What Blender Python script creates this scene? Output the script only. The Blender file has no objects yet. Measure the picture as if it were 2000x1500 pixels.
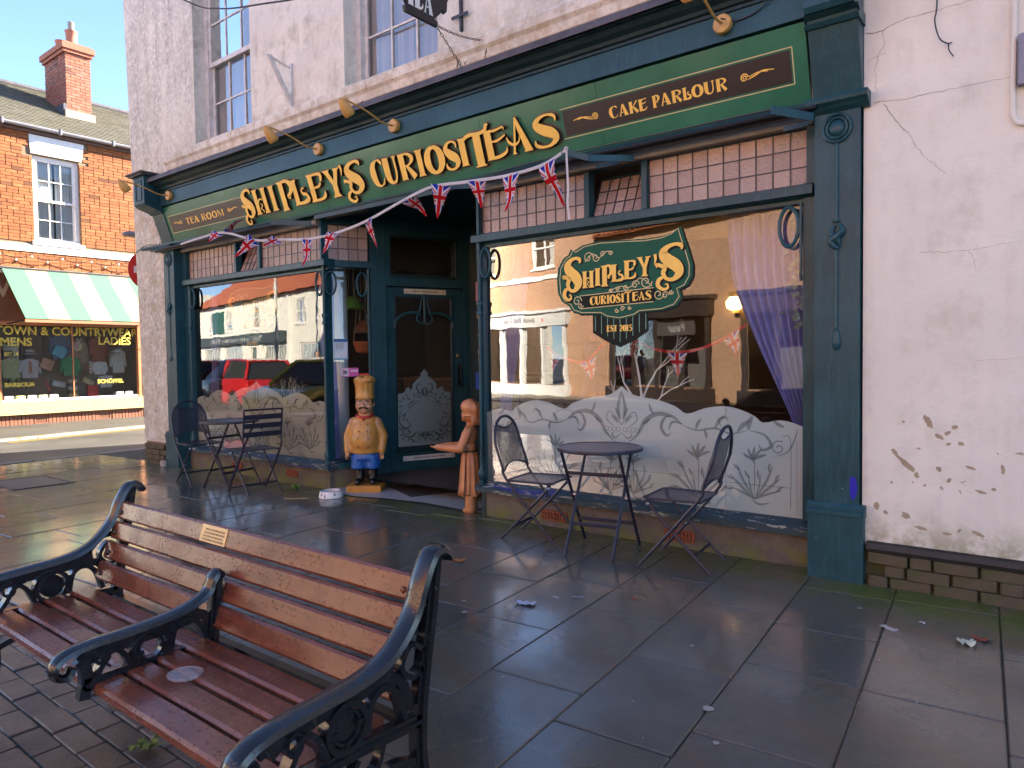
import bpy, bmesh, math, random
from mathutils import Vector, Matrix, noise
random.seed(11)
PI = math.pi
scene = bpy.context.scene
COL = scene.collection

# ---------------------------------------------------------------- camera
def _basis(yaw, pitch, roll):
    d = Vector((-math.sin(yaw) * math.cos(pitch), math.cos(yaw) * math.cos(pitch), -math.sin(pitch)))
    r = Vector((math.cos(yaw), math.sin(yaw), 0)); u = r.cross(d)
    c, s = math.cos(roll), math.sin(roll)
    return c * r + s * u, -s * r + c * u, d
_r, _u, _d = _basis(math.radians(38.045), math.radians(2.07), math.radians(-0.768))
cam_data = bpy.data.cameras.new('camera')
cam = bpy.data.objects.new('camera', cam_data); COL.objects.link(cam)
cam.matrix_world = Matrix(((_r.x, _u.x, -_d.x, 0.968), (_r.y, _u.y, -_d.y, -4.585), (_r.z, _u.z, -_d.z, 1.38), (0, 0, 0, 1)))
cam_data.sensor_fit = 'HORIZONTAL'; cam_data.sensor_width = 36; cam_data.lens = 24.966
cam_data.clip_start = 0.05; cam_data.clip_end = 2000
scene.camera = cam

# ---------------------------------------------------------------- sky, sun, exposure
SUN_AZ, SUN_EL = math.radians(20), math.radians(24)          # azimuth from +Y towards +X: behind the shop
world = bpy.data.worlds.new('World'); scene.world = world; world.use_nodes = True
wn = world.node_tree; wn.nodes.clear()
sky = wn.nodes.new('ShaderNodeTexSky'); sky.sky_type = 'NISHITA'; sky.sun_disc = False
sky.sun_elevation = SUN_EL; sky.sun_rotation = SUN_AZ; sky.air_density = 0.5; sky.dust_density = 0.0; sky.ozone_density = 1.2
bgn = wn.nodes.new('ShaderNodeBackground'); bgn.inputs[1].default_value = 0.09
won = wn.nodes.new('ShaderNodeOutputWorld')
wn.links.new(sky.outputs[0], bgn.inputs[0]); wn.links.new(bgn.outputs[0], won.inputs[0])
sun_data = bpy.data.lights.new('sun', 'SUN'); sun_data.energy = 5.0; sun_data.angle = math.radians(0.53); sun_data.color = (1.0, 0.89, 0.73)
sun = bpy.data.objects.new('sun', sun_data); COL.objects.link(sun)
_sd = Vector((math.sin(SUN_AZ) * math.cos(SUN_EL), math.cos(SUN_AZ) * math.cos(SUN_EL), math.sin(SUN_EL)))
sun.rotation_euler = _sd.to_track_quat('Z', 'Y').to_euler(); sun.location = (5, 10, 20)
scene.view_settings.view_transform = 'Standard'; scene.view_settings.look = 'None'
scene.view_settings.exposure = 3.0; scene.view_settings.gamma = 1.0; scene.view_settings.use_curve_mapping = False
scene.cycles.use_denoising = True
scene.cycles.max_bounces = 10; scene.cycles.transparent_max_bounces = 24
scene.cycles.glossy_bounces = 5; scene.cycles.transmission_bounces = 6; scene.cycles.diffuse_bounces = 4
scene.cycles.caustics_reflective = False; scene.cycles.caustics_refractive = False
scene.cycles.sample_clamp_indirect = 6.0

# ---------------------------------------------------------------- mesh helpers
class MB:
    """Collects shapes; build() links them as one mesh object."""
    def __init__(s):
        s.v = []; s.f = []; s.mi = []; s.m = None
    def add(s, verts, faces, mi=0):
        o = len(s.v)
        for p in verts:
            p = Vector(p)
            s.v.append(s.m @ p if s.m is not None else p)
        for f in faces:
            s.f.append([i + o for i in f]); s.mi.append(mi)
        return s
    def box(s, x0, x1, y0, y1, z0, z1, mi=0):
        return s.hexa([(x0, y0, z0), (x1, y0, z0), (x1, y1, z0), (x0, y1, z0), (x0, y0, z1), (x1, y0, z1), (x1, y1, z1), (x0, y1, z1)], mi)
    def hexa(s, p, mi=0):
        return s.add(p, [(3, 2, 1, 0), (4, 5, 6, 7), (0, 1, 5, 4), (1, 2, 6, 5), (2, 3, 7, 6), (3, 0, 4, 7)], mi)
    def cbox(s, c, sx, sy, sz, mi=0):
        return s.box(c[0] - sx / 2, c[0] + sx / 2, c[1] - sy / 2, c[1] + sy / 2, c[2] - sz / 2, c[2] + sz / 2, mi)
    def rbox(s, x0, x1, y0, y1, z0, z1, b=0.004, mi=0):
        """box with chamfered vertical and top edges"""
        def ring(i, z):
            return [(x0 + i + b, y0 + i, z), (x1 - i - b, y0 + i, z), (x1 - i, y0 + i + b, z), (x1 - i, y1 - i - b, z), (x1 - i - b, y1 - i, z), (x0 + i + b, y1 - i, z), (x0 + i, y1 - i - b, z), (x0 + i, y0 + i + b, z)]
        v = ring(0, z0) + ring(0, z1 - b) + ring(b, z1)
        f = [tuple(range(7, -1, -1))]
        for k in (0, 8):
            for i in range(8):
                j = (i + 1) % 8; f.append((k + i, k + j, k + 8 + j, k + 8 + i))
        f.append(tuple(range(16, 24)))
        return s.add(v, f, mi)
    def prism(s, pts, ext, mi=0, mside=None):
        """planar polygon pts (3D) extruded by vector ext"""
        n = len(pts); e = Vector(ext)
        a = [Vector(p) for p in pts]; b = [p + e for p in a]
        s.add(a + b, [tuple(range(n))], mi)
        o = len(s.v) - 2 * n
        ms = mi if mside is None else mside
        s.f.append([o + n + i for i in range(n - 1, -1, -1)]); s.mi.append(ms)
        for i in range(n):
            j = (i + 1) % n
            s.f.append([o + i, o + n + i, o + n + j, o + j]); s.mi.append(ms)
        return s
    def tube(s, path, r, n=8, mi=0, closed=False, caps=True, flat=None):
        """round tube along a path; r number or list; flat=(a,b) scales the section"""
        P = [Vector(p) for p in path]; k = len(P)
        R = [r] * k if not isinstance(r, (list, tuple)) else r
        verts = []; up = None
        for i in range(k):
            if closed: t = P[(i + 1) % k] - P[i - 1]
            else: t = P[min(i + 1, k - 1)] - P[max(i - 1, 0)]
            if t.length < 1e-9: t = Vector((0, 0, 1))
            t.normalize()
            if up is None:
                up = Vector((0, 0, 1)) if abs(t.z) < 0.9 else Vector((1, 0, 0))
            a = up - t * up.dot(t)
            if a.length < 1e-6: a = t.orthogonal()
            a.normalize(); b = t.cross(a); up = a
            fa, fb = flat if flat else (1, 1)
            for q in range(n):
                th = 2 * PI * q / n + (PI / 4 if n == 4 else 0)
                verts.append(P[i] + (a * math.cos(th) * fa + b * math.sin(th) * fb) * R[i])
        faces = []
        for i in range(k if closed else k - 1):
            for q in range(n):
                i2 = (i + 1) % k; q2 = (q + 1) % n
                faces.append((i * n + q, i * n + q2, i2 * n + q2, i2 * n + q))
        if caps and not closed:
            faces.append(tuple(range(n - 1, -1, -1))); faces.append(tuple((k - 1) * n + q for q in range(n)))
        return s.add(verts, faces, mi)
    def lathe(s, prof, n=20, mi=0, M=None, caps=True):
        verts = []; faces = []
        for (r, z) in prof:
            for q in range(n):
                th = 2 * PI * q / n
                p = Vector((r * math.cos(th), r * math.sin(th), z))
                verts.append(M @ p if M is not None else p)
        k = len(prof)
        for i in range(k - 1):
            for q in range(n):
                q2 = (q + 1) % n
                faces.append((i * n + q, i * n + q2, (i + 1) * n + q2, (i + 1) * n + q))
        if caps:
            faces.append(tuple(range(n - 1, -1, -1))); faces.append(tuple((k - 1) * n + q for q in range(n)))
        return s.add(verts, faces, mi)
    def ball(s, c, r, nu=12, nv=8, mi=0, M=None):
        if not isinstance(r, (list, tuple)): r = (r, r, r)
        T = Matrix.Translation(Vector(c)) @ (M if M is not None else Matrix.Identity(4))
        verts = []; faces = []
        for i in range(nv + 1):
            ph = -PI / 2 + PI * i / nv
            for q in range(nu):
                th = 2 * PI * q / nu
                verts.append(T @ Vector((r[0] * math.cos(ph) * math.cos(th), r[1] * math.cos(ph) * math.sin(th), r[2] * math.sin(ph))))
        for i in range(nv):
            for q in range(nu):
                q2 = (q + 1) % nu
                faces.append((i * nu + q, i * nu + q2, (i + 1) * nu + q2, (i + 1) * nu + q))
        return s.add(verts, faces, mi)
    def capsule(s, a, b, ra, rb, n=10, mi=0):
        a, b = Vector(a), Vector(b); d = (b - a)
        L = d.length or 1e-6; d = d / L
        pts = []; rs = []
        for k in range(5):
            t = -PI / 2 + PI / 2 * k / 4
            pts.append(a + d * (ra * math.sin(t))); rs.append(max(ra * math.cos(t), 1e-4))
        for k in range(5):
            t = PI / 2 * k / 4
            pts.append(b + d * (rb * math.sin(t))); rs.append(max(rb * math.cos(t), 1e-4))
        return s.tube(pts, rs, n, mi)
    def loft(s, rings, mi=0, caps=True):
        n = len(rings[0]); verts = [p for r in rings for p in r]; faces = []
        for i in range(len(rings) - 1):
            for q in range(n):
                q2 = (q + 1) % n
                faces.append((i * n + q, i * n + q2, (i + 1) * n + q2, (i + 1) * n + q))
        if caps:
            faces.append(tuple(range(n - 1, -1, -1))); faces.append(tuple((len(rings) - 1) * n + q for q in range(n)))
        return s.add(verts, faces, mi)
    def ribbon(s, path, w, fmap, d0, d1, mi=0, mside=None):
        """flat stroke: path of (u,v), width number or list, front at depth d0, back at d1; fmap(u,v,d)->3D"""
        k = len(path); W = [w] * k if not isinstance(w, (list, tuple)) else w
        Lp, Rp = [], []
        for i in range(k):
            a = path[max(i - 1, 0)]; b = path[min(i + 1, k - 1)]
            tx, ty = b[0] - a[0], b[1] - a[1]; l = math.hypot(tx, ty) or 1e-9
            nx, ny = -ty / l * W[i] / 2, tx / l * W[i] / 2
            Lp.append((path[i][0] + nx, path[i][1] + ny)); Rp.append((path[i][0] - nx, path[i][1] - ny))
        v = [fmap(p[0], p[1], d0) for p in Lp] + [fmap(p[0], p[1], d0) for p in Rp]
        flat = d1 is None
        if not flat: v += [fmap(p[0], p[1], d1) for p in Lp] + [fmap(p[0], p[1], d1) for p in Rp]
        f = [(i, k + i, k + i + 1, i + 1) for i in range(k - 1)]
        s.add(v, f, mi); o = len(s.v) - len(v)
        if not flat:
            ms = mi if mside is None else mside
            g = []
            for i in range(k - 1):
                g += [(i, i + 1, 2 * k + i + 1, 2 * k + i), (k + i + 1, k + i, 3 * k + i, 3 * k + i + 1), (2 * k + i + 1, 3 * k + i + 1, 3 * k + i, 2 * k + i)]
            g += [(0, 2 * k, 3 * k, k), (k - 1, 2 * k - 1, 4 * k - 1, 3 * k - 1)]
            for q in g: s.f.append([o + x for x in q]); s.mi.append(ms)
        return s
    def poly(s, pts2, fmap, d0, d1=None, mi=0, mside=None):
        a = [fmap(u, v, d0) for u, v in pts2]
        if d1 is None: return s.add(a, [tuple(range(len(a)))], mi)
        e = Vector(fmap(pts2[0][0], pts2[0][1], d1)) - Vector(a[0])
        return s.prism(a, e, mi, mside)
    def mesh(s, name):
        me = bpy.data.meshes.new(name)
        me.from_pydata([tuple(p) for p in s.v], [], s.f)
        if any(s.mi): me.polygons.foreach_set('material_index', s.mi)
        me.update()
        bm = bmesh.new(); bm.from_mesh(me)
        bmesh.ops.recalc_face_normals(bm, faces=bm.faces); bm.to_mesh(me); bm.free()
        return me
    def build(s, name, mats, parent=None, smooth=False, loc=None):
        return obj(name, s.mesh(name), mats, parent, smooth, loc)

def obj(name, me, mats, parent=None, smooth=False, loc=None):
    if not me.materials:
        for m in (mats if isinstance(mats, (list, tuple)) else [mats]): me.materials.append(m)
    if smooth:
        ang = 0.7 if smooth is True else smooth
        me.polygons.foreach_set('use_smooth', [True] * len(me.polygons))
        try: me.set_sharp_from_angle(angle=ang)
        except Exception: pass
    o = bpy.data.objects.new(name, me); COL.objects.link(o)
    if parent is not None: o.parent = parent
    if loc is not None: o.location = loc
    return o

def thing(name, label, cat, loc=(0, 0, 0), rotz=0, group=None):
    o = bpy.data.objects.new(name, None); COL.objects.link(o)
    o.empty_display_size = 0.1
    o.location = loc; o.rotation_euler = (0, 0, rotz)
    return tag(o, label, cat, group)
def tag(o, label, cat, group=None):
    o['label'] = label; o['category'] = cat
    if group: o['group'] = group
    return o
def struct(o):
    o['kind'] = 'structure'; return o
def stuff(o):
    o['kind'] = 'stuff'; return o
def dup(root, loc=None, rotz=None, label=None):
    r = root.copy(); COL.objects.link(r)
    if loc is not None: r.location = loc
    if rotz is not None: r.rotation_euler = (0, 0, rotz)
    if label: r['label'] = label
    for ch in list(root.children):
        c = ch.copy(); COL.objects.link(c); c.parent = r
        for g in list(ch.children):
            d = g.copy(); COL.objects.link(d); d.parent = c
    return r
def spline(pts, n=6, closed=False):
    """Catmull-Rom through tuples of any length"""
    out = []; k = len(pts)
    rng = range(k) if closed else range(k - 1)
    for i in rng:
        if closed: p0, p1, p2, p3 = pts[i - 1], pts[i], pts[(i + 1) % k], pts[(i + 2) % k]
        else: p0, p1, p2, p3 = pts[max(i - 1, 0)], pts[i], pts[i + 1], pts[min(i + 2, k - 1)]
        for j in range(n):
            t = j / n
            out.append(tuple(0.5 * (2 * b + (-a + c) * t + (2 * a - 5 * b + 4 * c - d) * t * t + (-a + 3 * b - 3 * c + d) * t ** 3) for a, b, c, d in zip(p0, p1, p2, p3)))
    if not closed: out.append(tuple(pts[-1]))
    return out
def spiral(cx, cy, r0, r1, a0, a1, n=18):
    return [(cx + (r0 + (r1 - r0) * i / n) * math.cos(a0 + (a1 - a0) * i / n), cy + (r0 + (r1 - r0) * i / n) * math.sin(a0 + (a1 - a0) * i / n)) for i in range(n + 1)]
_fonts = {}
def text_mesh(txt, size, depth=0.0, bold=0.0, squeeze=1.0):
    cu = bpy.data.curves.new('t', 'FONT'); cu.body = txt; cu.size = size; cu.extrude = depth; cu.offset = bold
    cu.align_x = 'CENTER'; cu.align_y = 'CENTER'; cu.resolution_u = 3
    o = bpy.data.objects.new('t', cu); COL.objects.link(o)
    dg = bpy.context.evaluated_depsgraph_get()
    me = bpy.data.meshes.new_from_object(o.evaluated_get(dg))
    bpy.data.objects.remove(o); bpy.data.curves.remove(cu)
    me.materials.clear()
    if squeeze != 1.0: me.transform(Matrix.Diagonal((squeeze, 1, 1, 1)))
    return me
def text(name, txt, size, M, m, parent, bold=0.0, squeeze=1.0, depth=0.0):
    """flat lettering; M maps text-local (x right, y up, z out) to parent space"""
    me = text_mesh(txt, size, depth, bold, squeeze); me.transform(M)
    return obj(name, me, m, parent)
def frame_matrix(origin, right, up):
    r = Vector(right).normalized(); u = Vector(up).normalized(); n = r.cross(u)
    o = Vector(origin)
    return Matrix(((r.x, u.x, n.x, o.x), (r.y, u.y, n.y, o.y), (r.z, u.z, n.z, o.z), (0, 0, 0, 1)))
def remeshed(mb, voxel=0.01, smooth_it=4):
    """closed overlapping shapes fused into one continuous surface"""
    me = mb.mesh('tmp'); o = bpy.data.objects.new('tmp', me); COL.objects.link(o)
    r = o.modifiers.new('r', 'REMESH'); r.mode = 'VOXEL'; r.voxel_size = voxel
    if smooth_it:
        sm = o.modifiers.new('s', 'SMOOTH'); sm.iterations = smooth_it; sm.factor = 0.5
    dg = bpy.context.evaluated_depsgraph_get(); dg.update()
    out = bpy.data.meshes.new_from_object(o.evaluated_get(dg))
    bpy.data.objects.remove(o); bpy.data.meshes.remove(me); out.materials.clear()
    return out
# ---------------------------------------------------------------- materials
class NT:
    def __init__(s, name):
        s.mat = bpy.data.materials.new(name); s.mat.use_nodes = True
        s.t = s.mat.node_tree; s.t.nodes.clear()
        s.out = s.t.nodes.new('ShaderNodeOutputMaterial')
    def n(s, typ, **kw):
        nd = s.t.nodes.new('ShaderNode' + typ)
        for k, v in kw.items(): setattr(nd, k, v)
        return nd
    def link(s, a, b): s.t.links.new(a, b)
    def put(s, sock, v):
        if hasattr(v, 'node'): s.link(v, sock)
        elif isinstance(v, (tuple, list)) and sock.type == 'RGBA' and len(v) == 3: sock.default_value = (*v, 1)
        else: sock.default_value = v
    def pos(s): return s.n('NewGeometry').outputs['Position']
    def objc(s): return s.n('TexCoord').outputs['Object']
    def rnd(s): return s.n('ObjectInfo').outputs['Random']
    def mapping(s, v, scale=(1, 1, 1), loc=(0, 0, 0), rot=(0, 0, 0)):
        m = s.n('Mapping'); s.link(v, m.inputs[0]); m.inputs['Scale'].default_value = scale
        m.inputs['Location'].default_value = loc; m.inputs['Rotation'].default_value = rot
        return m.outputs[0]
    def noise(s, v, scale, detail=4, rough=0.55, dist=0.0):
        n = s.n('TexNoise'); s.link(v, n.inputs['Vector']); n.inputs['Scale'].default_value = scale
        n.inputs['Detail'].default_value = detail; n.inputs['Roughness'].default_value = rough; n.inputs['Distortion'].default_value = dist
        return n.outputs['Fac']
    def ramp(s, f, stops, interp='LINEAR'):
        r = s.n('ValToRGB'); s.link(f, r.inputs[0]); r.color_ramp.interpolation = interp
        e = r.color_ramp.elements
        while len(e) < len(stops): e.new(0.5)
        for q, (p, c) in zip(e, stops):
            q.position = p; q.color = (c, c, c, 1) if isinstance(c, (int, float)) else (*c, 1)
        return r.outputs[0]
    def mix(s, f, a, b, blend='MIX'):
        m = s.n('Mix', data_type='RGBA', blend_type=blend)
        s.put(m.inputs[0], f); s.put(m.inputs[6], a); s.put(m.inputs[7], b)
        return m.outputs[2]
    def math(s, op, a, b=0.0, clamp=False):
        m = s.n('Math', operation=op); m.use_clamp = clamp
        s.put(m.inputs[0], a); s.put(m.inputs[1], b); return m.outputs[0]
    def step(s, v, a, b):
        m = s.n('MapRange'); m.interpolation_type = 'SMOOTHSTEP'; s.put(m.inputs[0], v)
        m.inputs[1].default_value = a; m.inputs[2].default_value = b; return m.outputs[0]
    def sep(s, v):
        x = s.n('SeparateXYZ'); s.link(v, x.inputs[0]); return x.outputs
    def bump(s, h, strength=0.3, dist=0.01):
        b = s.n('Bump'); s.put(b.inputs['Height'], h); b.inputs['Strength'].default_value = strength; b.inputs['Distance'].default_value = dist
        return b.outputs[0]
    def bsdf(s, color, rough=0.5, metal=0.0, normal=None, **kw):
        b = s.n('BsdfPrincipled'); s.put(b.inputs['Base Color'], color); s.put(b.inputs['Roughness'], rough); s.put(b.inputs['Metallic'], metal)
        if normal is not None: s.link(normal, b.inputs['Normal'])
        for k, v in kw.items(): s.put(b.inputs[k.replace('_', ' ')], v)
        s.b = b; s.link(b.outputs[0], s.out.inputs[0]); return s.mat

def simple(name, c, rough=0.5, metal=0.0, var=0.15, scale=14, bump=0.0, bscale=60, coat=0.0, spec=0.5, c2=None):
    t = NT(name); v = t.objc()
    f = t.noise(v, scale, 5)
    dark = c2 if c2 else tuple(x * (1 - var * 2) for x in c)
    col = t.mix(t.ramp(f, [(0.3, 0.0), (0.72, 1.0)]), dark, c)
    nrm = t.bump(t.noise(v, bscale, 3), bump, 0.004) if bump else None
    r = t.math('ADD', t.math('MULTIPLY', t.noise(v, scale * 2.3, 3), 0.16), rough - 0.08)
    return t.bsdf(col, r, metal, nrm, Coat_Weight=coat, Coat_Roughness=0.08, Specular_IOR_Level=spec)

def paint(name, c, rough=0.32, wear=None, streak=0.35):
    """weathered gloss paint on timber: brush marks, dust, faded patches, a few chips"""
    t = NT(name); v = t.pos()
    f = t.noise(v, 2.2, 6, 0.6); g = t.noise(t.mapping(v, (30, 30, 3)), 1.6, 4)
    col = t.mix(t.ramp(f, [(0.35, 0.0), (0.7, 1.0)]), tuple(x * 0.78 for x in c), tuple(min(1, x * 1.15 + 0.006) for x in c))
    col = t.mix(t.math('MULTIPLY', t.ramp(g, [(0.5, 0.0), (0.75, 1.0)]), streak), col, tuple(min(1, x * 1.5 + 0.03) for x in c))
    if wear:
        k = t.noise(v, 34, 5, 0.65, 0.6)
        col = t.mix(t.ramp(k, [(0.69, 0.0), (0.72, 1.0)], 'LINEAR'), col, wear)
    spk = t.noise(v, 210, 1); col = t.mix(t.math('MULTIPLY', t.ramp(spk, [(0.74, 0.0), (0.78, 1.0)]), 0.5), col, (0.35, 0.36, 0.34))
    r = t.math('ADD', t.math('MULTIPLY', t.noise(v, 9, 4), 0.22), rough - 0.1)
    return t.bsdf(col, r, 0, t.bump(t.noise(t.mapping(v, (8, 8, 40)), 5, 3), 0.08, 0.003), Specular_IOR_Level=0.28)

M = {}
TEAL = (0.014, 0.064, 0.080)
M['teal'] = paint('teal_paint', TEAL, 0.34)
M['teal_worn'] = paint('teal_paint_worn', (0.014, 0.066, 0.082), 0.4, wear=(0.33, 0.33, 0.24))
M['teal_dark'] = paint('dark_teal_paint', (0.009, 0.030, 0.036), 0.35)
def _sill():
    t = NT('flaking_sill_paint'); v = t.pos(); w = t.mapping(v, (.35, 1, 3.0))
    k = t.noise(w, 15, 7, 0.72, 0.5); b = t.noise(t.mapping(v, (.3, 1, 2)), 5, 3)
    col = t.mix(t.ramp(b, [(0.60, 0.0), (0.63, 1.0)]), (0.014, 0.04, 0.055), (0.02, 0.03, 0.16))
    col = t.mix(t.ramp(k, [(0.57, 0.0), (0.60, 1.0)]), col, (0.34, 0.33, 0.26))
    return t.bsdf(col, 0.55, 0, t.bump(k, 0.3, 0.003))
M['sill'] = _sill()
def _fascia():
    t = NT('fascia_green'); v = t.pos()
    f = t.noise(v, 1.4, 5, 0.6); g = t.noise(v, 30, 4)
    col = t.mix(t.ramp(f, [(0.35, 0.0), (0.7, 1.0)]), (0.022, 0.125, 0.070), (0.034, 0.17, 0.098))
    col = t.mix(t.math('MULTIPLY', t.ramp(g, [(0.6, 0.0), (0.8, 1.0)]), 0.3), col, (0.10, 0.14, 0.11))
    return t.bsdf(col, t.math('ADD', t.math('MULTIPLY', f, 0.16), 0.10), 0, t.bump(f, 0.10, 0.03))
M['fascia'] = _fascia()
M['gold'] = simple('gold_leaf_paint', (0.93, 0.60, 0.11), 0.5, 0.0, 0.06, 9)
M['gold_dull'] = simple('gold_paint_dull', (0.52, 0.36, 0.13), 0.45, 0.0, 0.1, 9)
M['gold_pale'] = simple('gold_line', (0.62, 0.53, 0.26), 0.45, 0, 0.08)
M['dark_brown'] = simple('letter_edge', (0.016, 0.010, 0.006), 0.5)
M['plum'] = simple('plum_black_panel', (0.017, 0.013, 0.016), 0.35)
M['backing'] = simple('letter_backing', (0.075, 0.065, 0.045), 0.4)
M['black'] = simple('black_metal', (0.012, 0.012, 0.014), 0.35, 0.0, 0.2, 20)
M['lead'] = simple('lead_flashing', (0.10, 0.09, 0.105), 0.6, 0, 0.25, 8, 0.4, 40)
M['lead_came'] = simple('lead_came', (0.06, 0.06, 0.065), 0.45, 0.4)
M['lamp_brass'] = simple('lamp_mustard_paint', (0.62, 0.36, 0.10), 0.45, 0, 0.12, 25)
M['white_wood'] = simple('white_painted_wood', (0.72, 0.70, 0.66), 0.5, 0, 0.12, 12, c2=(0.48, 0.46, 0.42))
M['cream_wood'] = simple('cream_painted_wood', (0.52, 0.42, 0.19), 0.5, 0, 0.06, 6)
M['white'] = simple('white_paint', (0.80, 0.79, 0.76), 0.5, 0, 0.05)
M['steel'] = simple('bright_bolt', (0.55, 0.55, 0.58), 0.3, 1.0)
M['iron_old'] = simple('painted_iron', (0.03, 0.03, 0.04), 0.5, 0, 0.2)
M['rust'] = simple('rusty_plate', (0.22, 0.11, 0.055), 0.7, 0, 0.3, 30, 0.4)

def _render(name, c, dirt, dirt_amt, kind):
    t = NT(name); v = t.pos(); x, y, z = t.sep(v)[0:3]
    big = t.noise(v, 1.1, 6, 0.62); mid = t.noise(v, 5.5, 7, 0.7); st = t.noise(t.mapping(v, (7, 7, 0.55)), 1.3, 5, 0.65)
    fine = t.noise(v, 90, 4, 0.6)
    col = t.mix(t.ramp(big, [(0.3, 0.0), (0.7, 1.0)]), tuple(q * 0.84 for q in c), c)
    d = t.math('MULTIPLY', t.ramp(mid, [(0.45, 0.0), (0.66, 1.0)]), t.ramp(st, [(0.38, 0.0), (0.62, 1.0)]))
    col = t.mix(t.math('MULTIPLY', d, dirt_amt), col, dirt)
    if kind == 'upper':
        g2 = t.noise(t.mapping(v, (1, 1, .9)), 19, 9, 0.8, 0.2); g3 = t.ramp(t.noise(t.mapping(v, (2.2, 2.2, .5)), 1.6, 6, 0.6), [(0.34, 0.25), (0.62, 1.0)])
        grey = t.math('MULTIPLY', t.math('ADD', t.math('MULTIPLY', t.step(x, -6.4, -8.4), 0.75), 0.25), t.math('MULTIPLY', t.ramp(g2, [(0.42, 0.0), (0.56, 1.0)]), g3))
        col = t.mix(t.math('MULTIPLY', grey, 0.72), col, (0.25, 0.24, 0.215))
        low = t.math('MULTIPLY', t.step(z, 4.5, 3.9), t.ramp(t.noise(v, 8, 6, 0.7), [(0.44, 0.0), (0.62, 1.0)]))
        col = t.mix(t.math('MULTIPLY', low, 0.6), col, (0.40, 0.30, 0.17))
        chip = t.math('MULTIPLY', t.step(z, 4.12, 4.0), t.ramp(t.noise(v, 13, 5, 0.6, 0.5), [(0.66, 0.0), (0.68, 1.0)]))
        col = t.mix(chip, col, (0.22, 0.09, 0.08))
    else:
        # flaked patches low on the wall, moss near the ground
        pn = t.noise(t.mapping(v, (1, 1, 1.15)), 7.5, 6, 0.62, 0.35)
        zone = t.math('MULTIPLY', t.step(z, 0.16, 0.42), t.step(z, 1.28, 0.72))
        k = t.math('ADD', pn, t.math('MULTIPLY', zone, 0.155))
        col = t.mix(t.ramp(k, [(0.80, 0.0), (0.812, 1.0)]), col, (0.36, 0.29, 0.19))
        ms = t.math('MULTIPLY', t.step(z, 0.5, 0.2), t.ramp(t.noise(v, 9, 5, 0.6), [(0.42, 0.0), (0.6, 1.0)]))
        col = t.mix(t.math('MULTIPLY', ms, 0.75), col, (0.20, 0.19, 0.06))
        tn = t.math('MULTIPLY', t.step(z, 1.75, 1.2), 0.0)
    sp = t.ramp(t.noise(v, 120, 2), [(0.70, 0.0), (0.75, 1.0)]); col = t.mix(t.math('MULTIPLY', sp, 0.4), col, (0.16, 0.14, 0.11))
    h = t.math('ADD', t.math('MULTIPLY', mid, 0.7), t.math('MULTIPLY', fine, 0.3))
    return t.bsdf(col, 0.85, 0, t.bump(h, 0.45, 0.012))
M['render_upper'] = _render('stained_white_render', (0.80, 0.775, 0.67), (0.34, 0.315, 0.25), 0.72, 'upper')
M['render_right'] = _render('peeling_cream_render', (0.80, 0.78, 0.68), (0.50, 0.46, 0.38), 0.45, 'right')
M['crack'] = simple('crack_line', (0.10, 0.085, 0.07), 0.9)
def _stall():
    t = NT('stall_riser_render'); v = t.pos(); z = t.sep(v)[2]
    n = t.noise(v, 9, 6, 0.65); f = t.noise(v, 70, 4)
    col = t.mix(t.ramp(n, [(0.35, 0.0), (0.65, 1.0)]), (0.085, 0.070, 0.066), (0.145, 0.118, 0.105))
    g = t.math('MULTIPLY', t.step(z, 0.20, 0.03), t.ramp(t.noise(v, 5, 5, 0.6), [(0.42, 0.0), (0.58, 1.0)]))
    col = t.mix(t.math('MULTIPLY', g, 0.9), col, (0.13, 0.14, 0.03))
    col = t.mix(t.ramp(t.noise(v, 150, 1), [(0.72, 0.0), (0.76, 1.0)]), col, (0.3, 0.28, 0.25))
    return t.bsdf(col, 0.8, 0, t.bump(f, 0.5, 0.006))
M['stall'] = _stall()
def _glass(name, tint=(0.9, 0.93, 0.92), boost=2.0, rough=0.0, wav=0.003):
    t = NT(name); v = t.pos()
    nr = t.bump(t.noise(v, 2.6, 2), wav, 0.2)
    fr = t.n('Fresnel'); fr.inputs['IOR'].default_value = 1.5; t.link(nr, fr.inputs['Normal'])
    f = t.math('MULTIPLY', fr.outputs[0], boost, True)
    tr = t.n('BsdfTransparent'); t.put(tr.inputs[0], tint)
    gl = t.n('BsdfGlossy'); gl.inputs['Roughness'].default_value = rough; t.link(nr, gl.inputs['Normal'])
    mx = t.n('MixShader'); t.link(f, mx.inputs[0]); t.link(tr.outputs[0], mx.inputs[1]); t.link(gl.outputs[0], mx.inputs[2])
    t.link(mx.outputs[0], t.out.inputs[0]); return t.mat
M['glass'] = _glass('window_glass', boost=2.1)
M['glass_upper'] = _glass('old_sash_glass', boost=3.6, wav=0.012)
M['glass_far'] = _glass('far_window_glass', boost=1.5)
def _frost(name, c, a):
    t = NT(name); v = t.pos()
    d = t.n('BsdfDiffuse'); t.put(d.inputs[0], c); tl = t.n('BsdfTranslucent'); t.put(tl.inputs[0], c)
    m1 = t.n('MixShader'); m1.inputs[0].default_value = 0.2; t.link(d.outputs[0], m1.inputs[1]); t.link(tl.outputs[0], m1.inputs[2])
    tr = t.n('BsdfTransparent'); m2 = t.n('MixShader')
    t.put(m2.inputs[0], t.math('ADD', t.math('MULTIPLY', t.noise(v, 3, 3), 0.14), a - 0.07))
    t.link(tr.outputs[0], m2.inputs[1]); t.link(m1.outputs[0], m2.inputs[2]); t.link(m2.outputs[0], t.out.inputs[0]); return t.mat
M['frost'] = _frost('frosted_film', (0.72, 0.83, 0.84), 0.86)
M['etch'] = _frost('clear_etching', (0.11, 0.14, 0.15), 0.36)
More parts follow.
